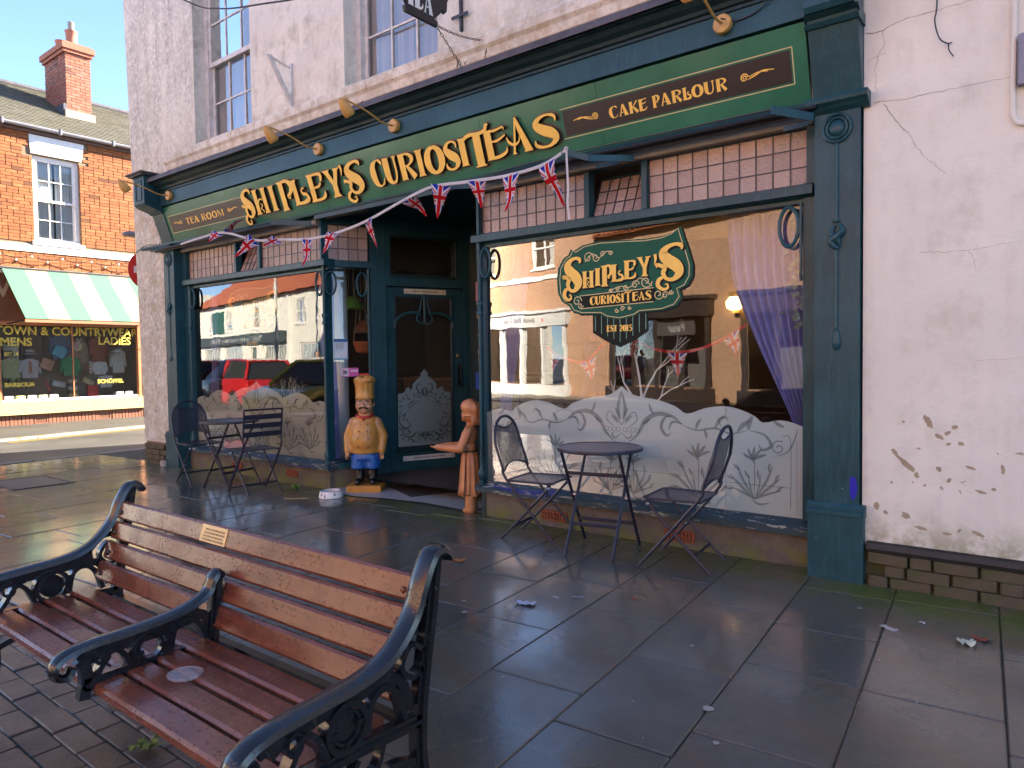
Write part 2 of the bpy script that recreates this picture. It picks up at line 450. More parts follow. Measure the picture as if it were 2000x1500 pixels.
M['decal_dark'] = simple('decal_dark', (0.006, 0.012, 0.011), 0.5, spec=.15)
M['decal_green'] = simple('decal_green', (0.003, 0.085, 0.050), 0.5, 0, 0.04, spec=.2)
M['decal_mint'] = simple('decal_mint', (0.12, 0.36, 0.28), 0.35)
def _pane():
    t = NT('textured_pane'); v = t.pos(); r = t.rnd()
    col = t.mix(r, (0.30, 0.205, 0.165), (0.42, 0.31, 0.25))
    n = t.noise(v, 60, 3, 0.6); nn = t.bump(n, 0.55, 0.02)
    return t.bsdf(col, t.math('ADD', t.math('MULTIPLY', r, 0.1), 0.16), 0, nn, Specular_IOR_Level=0.9)
M['pane_tex'] = _pane()
def _bench_wood():
    t = NT('wet_varnished_slat'); v = t.objc(); w = t.pos()
    g = t.noise(t.mapping(v, (1.2, 30, 30)), 3.5, 6, 0.65, 0.25); b = t.noise(v, 2.4, 3)
    col = t.mix(t.ramp(g, [(0.3, 0.0), (0.7, 1.0)]), (0.060, 0.016, 0.009), (0.190, 0.052, 0.026))
    col = t.mix(t.ramp(b, [(0.42, 0.0), (0.66, 1.0)]), col, t.mix(0.5, col, (0.24, 0.085, 0.040)))
    crk = t.ramp(t.noise(t.mapping(v, (2.0, 60, 60)), 2.0, 3), [(0.68, 0.0), (0.73, 1.0)])
    col = t.mix(t.math('MULTIPLY', crk, 0.7), col, (0.03, 0.010, 0.007))
    vo = t.n('TexVoronoi'); t.link(w, vo.inputs['Vector']); vo.inputs['Scale'].default_value = 85
    vo.inputs['Randomness'].default_value = 1.0
    drop = t.math('MULTIPLY', t.ramp(vo.outputs['Distance'], [(0.16, 1.0), (0.30, 0.0)]), t.ramp(t.noise(w, 16, 3), [(0.46, 0.0), (0.56, 1.0)]))
    h = t.math('ADD', t.math('MULTIPLY', drop, 1.0), t.math('MULTIPLY', g, 0.12))
    r = t.math('SUBTRACT', t.math('ADD', t.math('MULTIPLY', t.noise(v, 7, 4), 0.34), 0.10), t.math('MULTIPLY', drop, 0.1))
    return t.bsdf(col, r, 0, t.bump(h, 0.55, 0.004), Coat_Weight=0.12, Coat_Roughness=0.12, Specular_IOR_Level=0.38)
M['slat'] = _bench_wood()
def _iron():
    t = NT('wet_black_cast_iron'); w = t.pos()
    n = t.noise(w, 40, 4); vo = t.n('TexVoronoi'); t.link(w, vo.inputs['Vector']); vo.inputs['Scale'].default_value = 120
    drop = t.math('MULTIPLY', t.ramp(vo.outputs['Distance'], [(0.2, 1.0), (0.34, 0.0)]), t.ramp(t.noise(w, 20, 3), [(0.5, 0.0), (0.6, 1.0)]))
    h = t.math('ADD', t.math('MULTIPLY', n, 0.25), drop)
    col = t.mix(t.ramp(t.noise(w, 26, 5, 0.65), [(0.64, 0.0), (0.69, 1.0)]), (0.008, 0.009, 0.012), (0.028, 0.027, 0.022))
    return t.bsdf(col, t.math('ADD', t.math('MULTIPLY', n, 0.2), 0.12), 0, t.bump(h, 0.35, 0.004), Coat_Weight=0.25, Coat_Roughness=0.1)
M['cast_iron'] = _iron()
def _mesh_metal():
    t = NT('perforated_steel'); v = t.objc()
    ck = t.n('TexChecker'); t.link(t.mapping(v, (1, 1, 1), rot=(0.0, 0.0, 0.0)), ck.inputs[0]); ck.inputs['Scale'].default_value = 190
    b = t.bsdf((0.016, 0.018, 0.038), 0.5, 0.0)
    a = t.ramp(t.noise(v, 260, 0), [(0.36, 0.0), (0.40, 1.0)])
    t.put(t.b.inputs['Alpha'], t.math('ADD', t.math('MULTIPLY', a, 0.55), 0.35))
    return b
M['mesh'] = _mesh_metal()
M['chair_steel'] = simple('chair_dark_steel', (0.018, 0.020, 0.042), 0.42, 0.0, 0.2, 30)

def _flag():
    t = NT('wet_flagstone'); v = t.pos(); x, y, z = t.sep(v)[0:3]; r = t.rnd()
    n1 = t.noise(v, 1.6, 6, 0.6); n2 = t.noise(v, 13, 6, 0.65); n3 = t.noise(v, 120, 3)
    base = t.mix(r, (0.078, 0.076, 0.068), (0.135, 0.118, 0.090))
    col = t.mix(t.ramp(n1, [(0.35, 0.0), (0.68, 1.0)]), t.mix(0.5, base, (0.03, 0.032, 0.032)), base)
    col = t.mix(t.ramp(n2, [(0.40, 0.0), (0.66, 0.6)]), col, (0.045, 0.042, 0.036)); col = t.mix(t.math('MULTIPLY', n3, 0.35), col, (0.16, 0.15, 0.12))
    # iron-brown bands that curve through some of the stones
    wv = t.n('TexWave', wave_type='RINGS', rings_direction='SPHERICAL'); wv.inputs['Scale'].default_value = 0.85; wv.inputs['Distortion'].default_value = 3.0
    wv.inputs['Detail'].default_value = 2.0; wv.inputs['Detail Scale'].default_value = 0.6
    off = t.n('CombineXYZ'); t.put(off.inputs[0], t.math('MULTIPLY', r, 37.0)); t.put(off.inputs[1], t.math('MULTIPLY', r, 91.0))
    va = t.n('VectorMath', operation='ADD'); t.link(v, va.inputs[0]); t.link(off.outputs[0], va.inputs[1]); t.link(va.outputs[0], wv.inputs['Vector'])
    band = t.math('MULTIPLY', t.ramp(wv.outputs['Fac'], [(0.66, 0.0), (0.80, 0.75), (0.93, 0.35), (1.0, 0.9)]), t.step(r, 0.45, 0.62))
    col = t.mix(t.math('MULTIPLY', band, 0.5), col, (0.12, 0.07, 0.036))
    # algae at the foot of the building
    gm = t.math('MULTIPLY', t.math('ADD', t.step(y, -0.55, 0.0), t.math('MULTIPLY', t.step(x, -0.6, 0.4), t.step(y, -0.75, -0.1))), t.ramp(t.noise(v, 3.4, 6, 0.65), [(0.36, 0.0), (0.6, 1.0)]))
    col = t.mix(t.math('MULTIPLY', gm, 0.85, True), col, (0.075, 0.10, 0.018))
    col = t.mix(t.ramp(t.noise(v, 75, 1, 0.4), [(0.74, 0.0), (0.765, 1.0)]), col, (0.17, 0.16, 0.14))
    wet = t.noise(t.mapping(v, (1, 1, 1), loc=(3, 7, 0)), 0.95, 5, 0.55)
    rr = t.math('ADD', t.ramp(wet, [(0.36, 0.16), (0.50, 0.28), (0.66, 0.48)]), t.math('MULTIPLY', n3, 0.05))
    rr = t.math('ADD', rr, t.math('MULTIPLY', gm, 0.18))
    h = t.math('ADD', t.math('MULTIPLY', n2, 0.6), t.math('MULTIPLY', n3, 0.22))
    nb2 = t.bump(h, 0.22, 0.012); cn = t.bump(t.math('ADD', t.math('MULTIPLY', n2, 0.5), t.math('MULTIPLY', n3, 0.15)), 0.09, 0.012)
    cw = t.math('ADD', t.ramp(wet, [(0.40, 0.75), (0.54, 0.42), (0.66, 0.08)]), t.math('MULTIPLY', t.step(x, -3.2, -5.5), 0.4), True)
    return t.bsdf(col, rr, 0, nb2, Coat_Weight=cw, Coat_Roughness=0.08, Coat_IOR=1.33, Coat_Normal=cn)
M['flag'] = _flag()
def _paver():
    t = NT('wet_clay_paver'); v = t.pos(); r = t.rnd()
    base = t.mix(r, (0.050, 0.044, 0.042), (0.105, 0.082, 0.070))
    n2 = t.noise(t.mapping(v, (1, 3, 1)), 16, 6, 0.7)
    col = t.mix(t.ramp(n2, [(0.35, 0.0), (0.65, 1.0)]), t.mix(0.5, base, (0.02, 0.02, 0.02)), base)
    return t.bsdf(col, t.math('ADD', t.math('MULTIPLY', t.noise(v, 5, 4), 0.5), 0.12), 0, t.bump(n2, 0.5, 0.008))
M['paver'] = _paver()
def _joint():
    t = NT('joint_grit'); v = t.pos()
    col = t.mix(t.noise(v, 6, 5), (0.018, 0.018, 0.015), (0.045, 0.046, 0.028))
    return t.bsdf(col, 0.8, 0, t.bump(t.noise(v, 120, 3), 0.5, 0.006))
M['joint'] = _joint()
def _asphalt():
    t = NT('damp_asphalt'); v = t.pos()
    n = t.noise(v, 0.7, 5); f = t.noise(v, 90, 3)
    col = t.mix(t.ramp(n, [(0.35, 0.0), (0.65, 1.0)]), (0.045, 0.045, 0.046), (0.085, 0.080, 0.072))
    col = t.mix(t.ramp(f, [(0.55, 0.0), (0.7, 1.0)]), col, (0.13, 0.125, 0.115))
    return t.bsdf(col, t.math('ADD', t.math('MULTIPLY', n, 0.5), 0.25), 0, t.bump(f, 0.5, 0.008))
M['asphalt'] = _asphalt()
M['concrete'] = simple('pale_concrete', (0.30, 0.27, 0.22), 0.75, 0, 0.15, 5, 0.4, 60)
M['terrazzo'] = simple('speckled_lobby_floor', (0.50, 0.50, 0.48), 0.4, 0, 0.3, 70, c2=(0.20, 0.21, 0.21))
M['yellow_line'] = simple('worn_yellow_line', (0.50, 0.36, 0.08), 0.7, 0, 0.2, 20)
def _brick(name, a, b, c):
    t = NT(name); v = t.objc(); w = t.pos()
    i = t.n('NewGeometry').outputs['Random Per Island']
    col = t.ramp(i, [(0.0, a), (0.5, b), (0.93, c), (1.0, tuple(x * 0.4 for x in a))])
    col = t.mix(t.ramp(t.noise(w, 12, 5), [(0.4, 0.0), (0.75, 0.55)]), col, tuple(x * 0.55 for x in a))
    return t.bsdf(col, 0.85, 0, t.bump(t.noise(w, 60, 4), 0.5, 0.006))
M['brick_orange'] = _brick('orange_brick', (0.22, 0.070, 0.021), (0.30, 0.10, 0.029), (0.35, 0.13, 0.043))
M['brick_red'] = _brick('red_brick', (0.26, 0.085, 0.05), (0.36, 0.12, 0.07), (0.30, 0.14, 0.10))
M['brick_plinth'] = simple('old_plinth_brick', (0.10, 0.070, 0.052), 0.8, 0, 0.3, 11, 0.6, c2=(0.055, 0.062, 0.016))
M['brick_soldier'] = simple('salmon_brick', (0.24, 0.095, 0.05), 0.75, 0, 0.12, 16, 0.3)
M['airbrick'] = simple('terracotta_airbrick', (0.30, 0.075, 0.03), 0.8, 0, 0.25, 30)
M['mortar'] = simple('mortar', (0.22, 0.16, 0.10), 0.9, 0, 0.15, 20)
M['mortar_red'] = simple('mortar_pale', (0.36, 0.28, 0.22), 0.9, 0, 0.15, 20)
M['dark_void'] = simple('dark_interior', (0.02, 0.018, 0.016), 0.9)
M['tar'] = simple('black_tar_band', (0.02, 0.02, 0.018), 0.55, 0, 0.3, 20, 0.5, 40)
M['slate'] = simple('mossy_slate', (0.13, 0.115, 0.085), 0.75, 0, 0.2, 7, 0.3, c2=(0.085, 0.082, 0.055))
M['pantile'] = simple('orange_pantile', (0.42, 0.13, 0.05), 0.75, 0, 0.2, 5, c2=(0.28, 0.09, 0.04))
M['terracotta'] = simple('terracotta_pot', (0.42, 0.15, 0.09), 0.7, 0, 0.15)
M['gutter'] = simple('grey_gutter', (0.22, 0.22, 0.24), 0.4)
M['awn_green'] = simple('awning_green_canvas', (0.07, 0.19, 0.115), 0.8, 0, 0.05, 5)
M['awn_cream'] = simple('awning_cream_canvas', (0.40, 0.28, 0.155), 0.8, 0, 0.04, 5)
def _cloth(name, c, trans=0.4, bumpy=0.0):
    t = NT(name); v = t.pos()
    cc = t.mix(t.noise(v, 5, 4), tuple(x * 0.75 for x in c), c)
    d = t.n('BsdfDiffuse'); t.put(d.inputs[0], cc); tl = t.n('BsdfTranslucent'); t.put(tl.inputs[0], cc)
    m = t.n('MixShader'); m.inputs[0].default_value = trans; t.link(d.outputs[0], m.inputs[1]); t.link(tl.outputs[0], m.inputs[2]); t.link(m.outputs[0], t.out.inputs[0]); return t.mat
M['violet_curtain'] = _cloth('violet_voile', (0.42, 0.44, 0.86))
M['pale_curtain'] = _cloth('pale_curtain', (0.80, 0.84, 0.90), 0.15)
M['white_cloth'] = _cloth('white_net', (0.75, 0.74, 0.72))
M['flag_blue'] = _cloth('flag_blue', (0.025, 0.045, 0.45), 0.3); M['flag_white'] = _cloth('flag_white', (0.78, 0.78, 0.80), 0.3); M['flag_red'] = _cloth('flag_red', (0.62, 0.02, 0.03), 0.3)
M['room_wall'] = simple('brown_room_wall', (0.085, 0.055, 0.038), 0.8); M['room_floor'] = simple('dark_room_floor', (0.06, 0.045, 0.035), 0.5)
M['room_ceiling'] = simple('room_ceiling', (0.30, 0.24, 0.19), 0.8)
_cc = {}
def cm(c, rough=0.5, metal=0.0):
    k = (tuple(c), rough, metal)
    if k not in _cc: _cc[k] = simple('coloured_%d' % len(_cc), c, rough, metal, 0.1)
    return _cc[k]
def emit(name, c, s):
    t = NT(name); e = t.n('Emission'); t.put(e.inputs[0], c); e.inputs[1].default_value = s; t.link(e.outputs[0], t.out.inputs[0]); return t.mat
# ---------------------------------------------------------------- ground, roads, pavements
def sheet(name, pts, z, m):
    mb = MB(); mb.add([(x, y, z) for x, y in pts], [tuple(range(len(pts)))]); return struct(mb.build(name, m))
ground = sheet('ground', [(-600, -600), (600, -600), (600, 600), (-600, 600)], -0.16, M['asphalt'])
side_road = sheet('road', [(-16.2, -13.5), (-10.62, -13.5), (-10.92, 40), (-16.2, 40)], -0.035, M['asphalt'])
main_road = sheet('road', [(-90, -34), (30, -8.5), (30, -6.6), (-80, -6.6)], -0.03, M['asphalt'])
for (x0, x1) in ((-10.95, -10.70),):
    pass
# shop-side pavement: mortar bed with flagstones laid in courses that run towards the shop
pav = struct(MB().add([(-10.9, -6.4, -0.007), (14, -6.4, -0.007), (14, 1.9, -0.007), (-10.9, 1.9, -0.007)], [(0, 1, 2, 3)]).build('pavement', M['joint']))
TH = math.radians(4.5); CT, ST = math.cos(TH), math.sin(TH)
def uv2(u, v): return (u * CT - v * ST, u * ST + v * CT)
bounds = [3.1, 2.62, 2.13, 1.65, 1.17, 0.69, 0.20, -0.28, -0.75, -1.21, -1.67, -2.12, -2.58, -3.03, -3.5, -3.98, -4.45, -4.93, -5.4, -5.86, -6.33, -6.8, -7.3, -7.82, -8.3, -8.78, -9.25, -9.72, -10.2, -10.62]
known = {5: [-1.48, -0.2, -2.2], 6: [-0.9, -1.455, -2.15, -0.22], 7: [-0.77, -1.65, -2.35], 8: [-1.2, -2.11, -0.45], 9: [-1.59, -0.8, -2.4]}
rs = random.Random(5)
def hidden_slab(x, y):                       # under the pavers, the lobby, or out of view
    return False
lobby_poly = [(-5.27, 0.19), (-4.95, 0.06), (-4.72, 0.05), (-4.32, 0.165), (-3.88, 0.226), (-3.53, 0.21), (-3.29, 0.19), (-3.10, 0.19)]
PAV_X, PAV_Y = -0.80, -3.18
nslab = 0
for i in range(len(bounds) - 1):
    u1, u0 = bounds[i], bounds[i + 1]
    vmin, vmax = -4.75, 0.85
    js = sorted(known.get(i, []))
    if not js:
        v = 0.3 - rs.random() * 0.55
        while v > -4.6:
            js.append(v); v -= rs.uniform(0.58, 0.92)
    else:
        v = js[0] - 0.75
        while v > -4.6: js.append(v); v -= rs.uniform(0.6, 0.9)
    edges = [vmax] + sorted(js, reverse=True) + [vmin]
    for k in range(len(edges) - 1):
        va, vb = edges[k], edges[k + 1]
        if va - vb < 0.05: continue
        cx, cy = uv2((u0 + u1) / 2, (va + vb) / 2)
        if -4.1 < cx < PAV_X - 0.05 and cy < PAV_Y - 0.1: continue
        if -4.1 < cx < PAV_X and vb < PAV_Y and -4.1 < cx: vb = max(vb, (PAV_Y - (u0 + u1) / 2 * ST) / CT); cy = uv2((u0 + u1) / 2, (va + vb) / 2)[1]
        if cy > 0.5 or cx > 1.9 and cy > -0.2: 
            if not (-9.9 > cx): continue
        vtop = va
        # stones stop at the foot of the building
        lim = 0.15 if -8.9 < cx < 2.5 else 0.8
        va2 = min(va, (lim - (u0 + u1) / 2 * ST) / CT)
        if va2 - vb < 0.08: continue
        g = rs.uniform(.002, .0035)
        mb = MB(); dz = rs.uniform(-0.003, 0.003); tilt = rs.uniform(-0.002, 0.002)
        hu, hv = (u1 - u0) / 2 - g, (va2 - vb) / 2 - g
        mb.rbox(-hu, hu, -hv, hv, -0.05, 0.0, 0.005)
        o = mb.build('flagstone', M['flag'], pav, loc=(*uv2((u0 + u1) / 2, (va2 + vb) / 2), dz))
        o.rotation_euler = (tilt, rs.uniform(-0.002, 0.002), TH)
        nslab += 1
# clay pavers under the bench
me_p = MB().rbox(-0.1065, 0.1065, -0.0505, 0.0505, -0.05, 0.0, 0.005).mesh('paver')
for r_ in range(14):
    for c_ in range(15):
        u = -0.92 - c_ * 0.217 - (0.108 if r_ % 2 else 0); v = -3.235 - r_ * 0.105
        if u < -3.95: continue
        o = obj('paver', me_p, M['paver'], pav, loc=(u + rs.uniform(-.002, .002), v + rs.uniform(-.002, .002), rs.uniform(-0.005, 0.003)))
        o.rotation_euler = (rs.uniform(-.012, .012), rs.uniform(-.01, .01), rs.uniform(-.012, .012))
# recessed service cover set in the pavement
sc = MB(); 
for a in ((-9.05, -8.15, -1.86, -1.83), (-9.05, -8.15, -1.28, -1.25), (-9.05, -9.02, -1.83, -1.28), (-8.18, -8.15, -1.83, -1.28)): sc.box(*a, -0.04, 0.008)
cov = thing('service_cover', 'recessed grey service cover in the sunlit flagstones by the kerb', 'manhole cover', (0, 0, 0))
sc.build('frame', M['iron_old'], cov)
MB().box(-9.015, -8.185, -1.825, -1.285, -0.03, 0.004).build('infill', M['asphalt'], cov)
# speckled floor of the entrance lobby
lob = MB(); lob.add([(x, y, 0.006) for x, y in lobby_poly] + [(-3.12, 0.3, 0.006), (-4.0, 1.75, 0.006), (-4.72, 1.75, 0.006)], [tuple(range(len(lobby_poly) + 3))])
struct(lob.build('lobby_floor', M['terrazzo']))
# kerbs: each stone on its own
kb = struct(MB().box(-10.86, -10.80, -6.4, 20, -0.14, -0.02).build('kerb', M['joint']))
y = -6.2; 
while y < 8:
    L = rs.uniform(0.85, 0.95)
    MB().rbox(-10.90, -10.76, y, y + L - 0.008, -0.12, -0.004, 0.012).build('kerbstone', M['concrete'], kb); y += L
# far pavement in front of the brick house, its kerb bends away from the road
def kerb_x(y): return -14.45 - (y + 0.18) * 0.20 if y < 3.2 else -15.13
fp = MB(); ys = [-6, -3, 0, 1.5, 3, 6, 12, 30]
fp.add([(kerb_x(y) - 0.12 if y > -0.2 else -14.57, y, 0.0) for y in ys] + [(-17.62, y, 0.03) for y in reversed(ys)], [tuple(range(2 * len(ys)))])
far_pav = struct(fp.build('pavement', M['asphalt']))
fk = struct(MB().box(-14.8, -14.75, -6, 0, -0.1, -0.01).build('kerb', M['joint']))
y = -4.0
while y < 9:
    L = 0.9; x = kerb_x(y) if y > -0.2 else -14.45; x2 = kerb_x(y + L) if y + L > -0.2 else -14.45
    mb = MB(); mb.hexa([(x - 0.14, y, -0.1), (x, y, -0.1), (x2, y + L - .01, -0.1), (x2 - 0.14, y + L - .01, -0.1), (x - 0.14, y, 0.012), (x, y, 0.008), (x2, y + L - .01, 0.008), (x2 - 0.14, y + L - .01, 0.012)])
    mb.build('kerbstone', M['concrete'], fk); y += L
def road_line(name, pts, w, m, z=-0.030):
    mb = MB(); mb.ribbon(pts, w, lambda u, v, d: (u, v, d), z, None); return struct(mb.build(name, m))
road_line('road_marking', [(kerb_x(y) + 0.22, y) for y in (-0.1, 1, 2, 3, 4, 5, 6)], 0.055, M['yellow_line'])
road_line('road_marking', [(kerb_x(y) + 0.36, y) for y in (-0.1, 1, 2, 3, 4, 5, 6)], 0.055, M['yellow_line'])
for yy in (0.15, 0.55):                       # kerb blips for loading restrictions
    mb = MB(); x = kerb_x(yy); mb.box(x - 0.12, x - 0.01, yy, yy + 0.09, 0.0125, 0.0145); struct(mb.build('kerb_marking', M['yellow_line']))
# opposite pavement
op = MB(); op.m = Matrix.Translation((-7.0, -14.9, 0)) @ Matrix.Rotation(math.radians(14), 4, 'Z'); op.box(-90, 30, 0, 3.2, -0.14, 0.0); struct(op.build('pavement', M['concrete']))
nk = struct(MB().box(-10.9, 30, -6.55, -6.4, -0.14, -0.002).build('kerb', M['concrete']))
# ---------------------------------------------------------------- the tea shop
shop = thing('tea_shop', 'white rendered corner tea shop with dark teal shopfront and gold lettered green fascia', 'building')
WY = 0.06
def xprof(prof, x0, x1, mb=None, mi=0):
    """profile of (y,z) run along X"""
    mb = mb or MB(); mb.prism([(x0, y, z) for y, z in prof], (x1 - x0, 0, 0), mi); return mb
OPEN = [(-7.62, -6.375), (-4.73, -3.45), (-1.84, -0.56)]; WZ0, WZ1 = 4.06, 6.15
wl = MB()
wl.hexa([(-9.21, WY, 0.30), (-8.43, WY, 0.30), (-8.43, 0.40, 0.30), (-9.21, 0.40, 0.30), (-9.48, WY, 7.0), (-8.43, WY, 7.0), (-8.43, 0.40, 7.0), (-9.48, 0.40, 7.0)])
xs = [-8.43] + [q for o in OPEN for q in o] + [0.0]
for i in range(0, len(xs) - 1, 2): wl.box(xs[i] + (0.001 if i else 0.0), xs[i + 1], WY, 0.40, 2.95, 7.0)
for a, b in OPEN:
    wl.box(a, b, WY, 0.40, 2.95, WZ0); wl.box(a, b, WY, 0.40, WZ1, 7.0)
wl.hexa([(-9.205, 0.401, -0.05), (-8.9, 0.401, -0.05), (-8.9, 8, -0.05), (-9.205, 8, -0.05), (-9.475, 0.401, 7.0), (-8.9, 0.401, 7.0), (-8.9, 8, 7.0), (-9.475, 8, 7.0)])
wl.box(-8.9, 0, 7.7, 8, -0.05, 7.0)
wall = wl.build('wall', M['render_upper'], shop)
MB().add([(-9.7, -0.12, 6.98), (0, -0.12, 6.98), (0, 4, 7.9), (-9.7, 4, 7.9), (0, 8.2, 6.98), (-9.7, 8.2, 6.98), (-9.7, -0.12, 6.88), (0, -0.12, 6.88), (0, 8.2, 6.88), (-9.7, 8.2, 6.88)], [(0, 1, 2, 3), (3, 2, 4, 5), (6, 7, 1, 0), (5, 4, 8, 9), (9, 8, 7, 6), (0, 3, 5, 9, 6), (1, 7, 8, 4, 2)]).build('roof', M['slate'], shop)
# plinth bricks of the corner pier
core = MB().box(-9.19, -8.44, 0.075, 0.40, -0.05, 0.302).build('plinth', M['mortar'], shop)
rb = random.Random(3)
me_b = MB().rbox(-0.105, 0.105, -0.03, 0.03, -0.032, 0.032, 0.006).mesh('brick')
me_bs = MB().rbox(-0.052, 0.052, -0.03, 0.03, -0.032, 0.032, 0.006).mesh('brick')
for k in range(4):
    x = -9.19 + 0.003
    while x < -8.46:
        short = rb.random() < 0.45; L = 0.104 if short else 0.21
        if x + L > -8.44: break
        o = obj('brick', me_bs if short else me_b, M['brick_plinth'], core, loc=(x + L / 2, 0.062 + rb.uniform(-.006, .006), 0.02 + 0.073 * k)); x += L + 0.012
# string course under the upper windows
xprof([(WY + .01, 4.075), (-0.02, 4.055), (-0.045, 4.03), (-0.045, 3.955), (-0.02, 3.925), (-0.005, 3.865), (0.02, 3.85), (0.02, 3.72), (WY + .01, 3.715)], -8.25, 0.0).build('string_course', M['render_upper'], shop)
# upper sash windows
def sash_window(a, b, z0, z1, parent, yf, cols=3, rows=2, curtain=True, gm=None, wm=None, right=False):
    W = b - a; zm = (z0 + z1) / 2 - 0.02
    w = MB()
    for s_ in ((a, a + 0.075), (b - 0.075, b)): w.box(*s_, yf, yf + 0.12, z0 + 0.05, z1)
    w.box(a + .075, b - .075, yf, yf + 0.12, z1 - 0.075, z1); w.box(a, b, yf - 0.06, yf + 0.13, z0, z0 + 0.05)
    fr = w.build('window', wm or M['white_wood'], parent)
    for si, (s0, s1, yy) in enumerate(((z0 + 0.05, zm + 0.025, yf + 0.055), (zm - 0.025, z1 - 0.075, yf + 0.02))):
        sm = MB(); x0, x1 = a + 0.075, b - 0.075
        sm.box(x0, x0 + 0.045, yy, yy + 0.035, s0, s1); sm.box(x1 - 0.045, x1, yy, yy + 0.035, s0, s1)
        sm.box(x0 + .045, x1 - .045, yy, yy + 0.035, s0, s0 + 0.055); sm.box(x0 + .045, x1 - .045, yy, yy + 0.035, s1 - 0.045, s1)
        gx0, gx1, gz0, gz1 = x0 + .045, x1 - .045, s0 + .055, s1 - .045
        for c in range(1, cols): q = gx0 + (gx1 - gx0) * c / cols; sm.box(q - 0.010, q + 0.010, yy + .004, yy + 0.03, gz0, gz1)
        for r in range(1, rows): q = gz0 + (gz1 - gz0) * r / rows; sm.box(gx0, gx1, yy + .006, yy + 0.028, q - 0.010, q + 0.010)
        sm.build('sash', wm or M['white_wood'], fr)
        for c in range(cols):
            for r in range(rows):
                pw, ph = (gx1 - gx0) / cols, (gz1 - gz0) / rows
                p = MB().add([(gx0 + c * pw, yy + 0.017, gz0 + r * ph), (gx0 + (c + 1) * pw, yy + 0.017, gz0 + r * ph), (gx0 + (c + 1) * pw, yy + 0.017, gz0 + (r + 1) * ph), (gx0 + c * pw, yy + 0.017, gz0 + (r + 1) * ph)], [(0, 1, 2, 3)]).build('pane', gm or M['glass_upper'], fr)
                cc = Vector((gx0 + (c + .5) * pw, yy + .017, gz0 + (r + .5) * ph))
                p.data.transform(Matrix.Translation(-cc)); p.location = cc; p.rotation_euler = (rb.uniform(-.012, .012), 0, rb.uniform(-.016, .016))
    if curtain:
        for (c0, c1) in ((a + .05, a + W * 0.56), (a + W * 0.50, b - .05)):
            pts = []; n = 60
            for k in range(n + 1):
                x = c0 + (c1 - c0) * k / n; pts.append((x, yf + 0.135 + 0.022 * math.sin(k * 0.9) + 0.012 * math.sin(k * 0.37 + 1)))
            cu = MB(); cu.add([(x, y, z0) for x, y in pts] + [(x, y + 0.02, z1) for x, y in pts], [(k, k + 1, n + 2 + k, n + 1 + k) for k in range(n)])
            cu.build('curtain', M['pale_curtain'], fr, smooth=True)
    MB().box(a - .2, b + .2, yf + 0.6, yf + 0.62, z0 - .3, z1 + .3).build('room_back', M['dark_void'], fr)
    return fr
for a, b in OPEN: sash_window(a, b, WZ0, WZ1, shop, 0.21)

# --- stall risers, sills, window frames
def D(s, z, d=0.0):           # splayed lobby side: s along, z up, d out of the plane towards the street
    q = math.hypot(.386, .923); return (-5.27 + s * .386 / q + d * .923 / q, 0.19 + s * .923 / q - d * .386 / q, z)
P_D0 = Vector(D(0, 0)); DDIR = Vector(D(1, 0)) - P_D0; DN = Vector(D(0, 0, 1)) - P_D0
riser_l = MB().box(-8.2, -5.25, 0.17, 0.45, -0.03, 0.215).build('stall_riser', M['stall'], shop)
riser = MB().box(-3.10, -0.29, 0.17, 0.45, -0.03, 0.215).build('stall_riser', M['stall'], shop)
st = MB(); st.hexa([D(0.0, -.03, 0.0), D(0.50, -.03, 0.0), D(0.50, -.03, -0.2), D(-.10, -.03, -0.2), D(0.0, .215, 0.0), D(0.50, .215, 0.0), D(0.50, .215, -0.2), D(-.10, .215, -0.2)])
st.build('stall_riser', M['stall'], shop)
def airbrick(x, z, w=0.24, h=0.085, y=0.170):
    mb = MB(); mb.box(x - w / 2, x + w / 2, y - 0.012, y + .02, z - h / 2, z - h / 2 + 0.014); mb.box(x - w / 2, x + w / 2, y - 0.012, y + .02, z + h / 2 - 0.014, z + h / 2)
    for k in range(9): q = x - w / 2 + w * k / 8; mb.box(q - .007, q + .007, y - 0.0115, y + .02, z - h / 2 + .014, z + h / 2 - .014)
    mb.box(x - w / 2, x + w / 2, y - 0.0105, y + .02, z - .006, z + .006)
    mb.build('air_brick', M['airbrick'], riser if x > -4 else riser_l)
airbrick(-2.33, 0.085); airbrick(-1.23, 0.08, 0.22); airbrick(-5.92, 0.115, 0.2, .08); airbrick(-7.05, 0.11, 0.2, .08)
def sill_prof(y0): return [(y0, 0.215), (y0, 0.255), (y0 + 0.02, 0.268), (y0 + 0.06, 0.285), (y0 + 0.10, 0.305), (y0 + 0.30, 0.305), (y0 + 0.30, 0.215)]
xprof(sill_prof(0.10), -3.13, -0.31).build('window_sill', M['sill'], shop); xprof(sill_prof(0.10), -8.10, -5.195).build('window_sill', M['sill'], shop)
rs_ = MB(); rs_.hexa([D(-0.03, .215, 0.05), D(0.50, .215, 0.05), D(0.50, .215, -0.12), D(-.03, .215, -0.12), D(-0.03, .275, 0.05), D(0.50, .275, 0.05), D(0.50, .305, -0.12), D(-.03, .305, -0.12)])
rs_.build('window_sill', M['teal'], shop)
tb = MB()
TP = [(0.10, 2.388), (0.10, 2.445), (0.13, 2.458), (0.24, 2.458), (0.24, 2.345), (0.17, 2.345), (0.17, 2.37)]
xprof(TP, -3.135, -0.30).build('transom', M['teal'], shop); xprof(TP, -8.15, -5.18).build('transom', M['teal'], shop)
tb.hexa([D(-0.05, 2.385, 0.06), D(0.50, 2.385, 0.06), D(0.50, 2.385, -0.10), D(-.05, 2.385, -0.10), D(-0.05, 2.445, 0.06), D(0.50, 2.445, 0.06), D(0.50, 2.455, -0.10), D(-.05, 2.455, -0.10)])
tb.build('transom', M['teal'], shop)
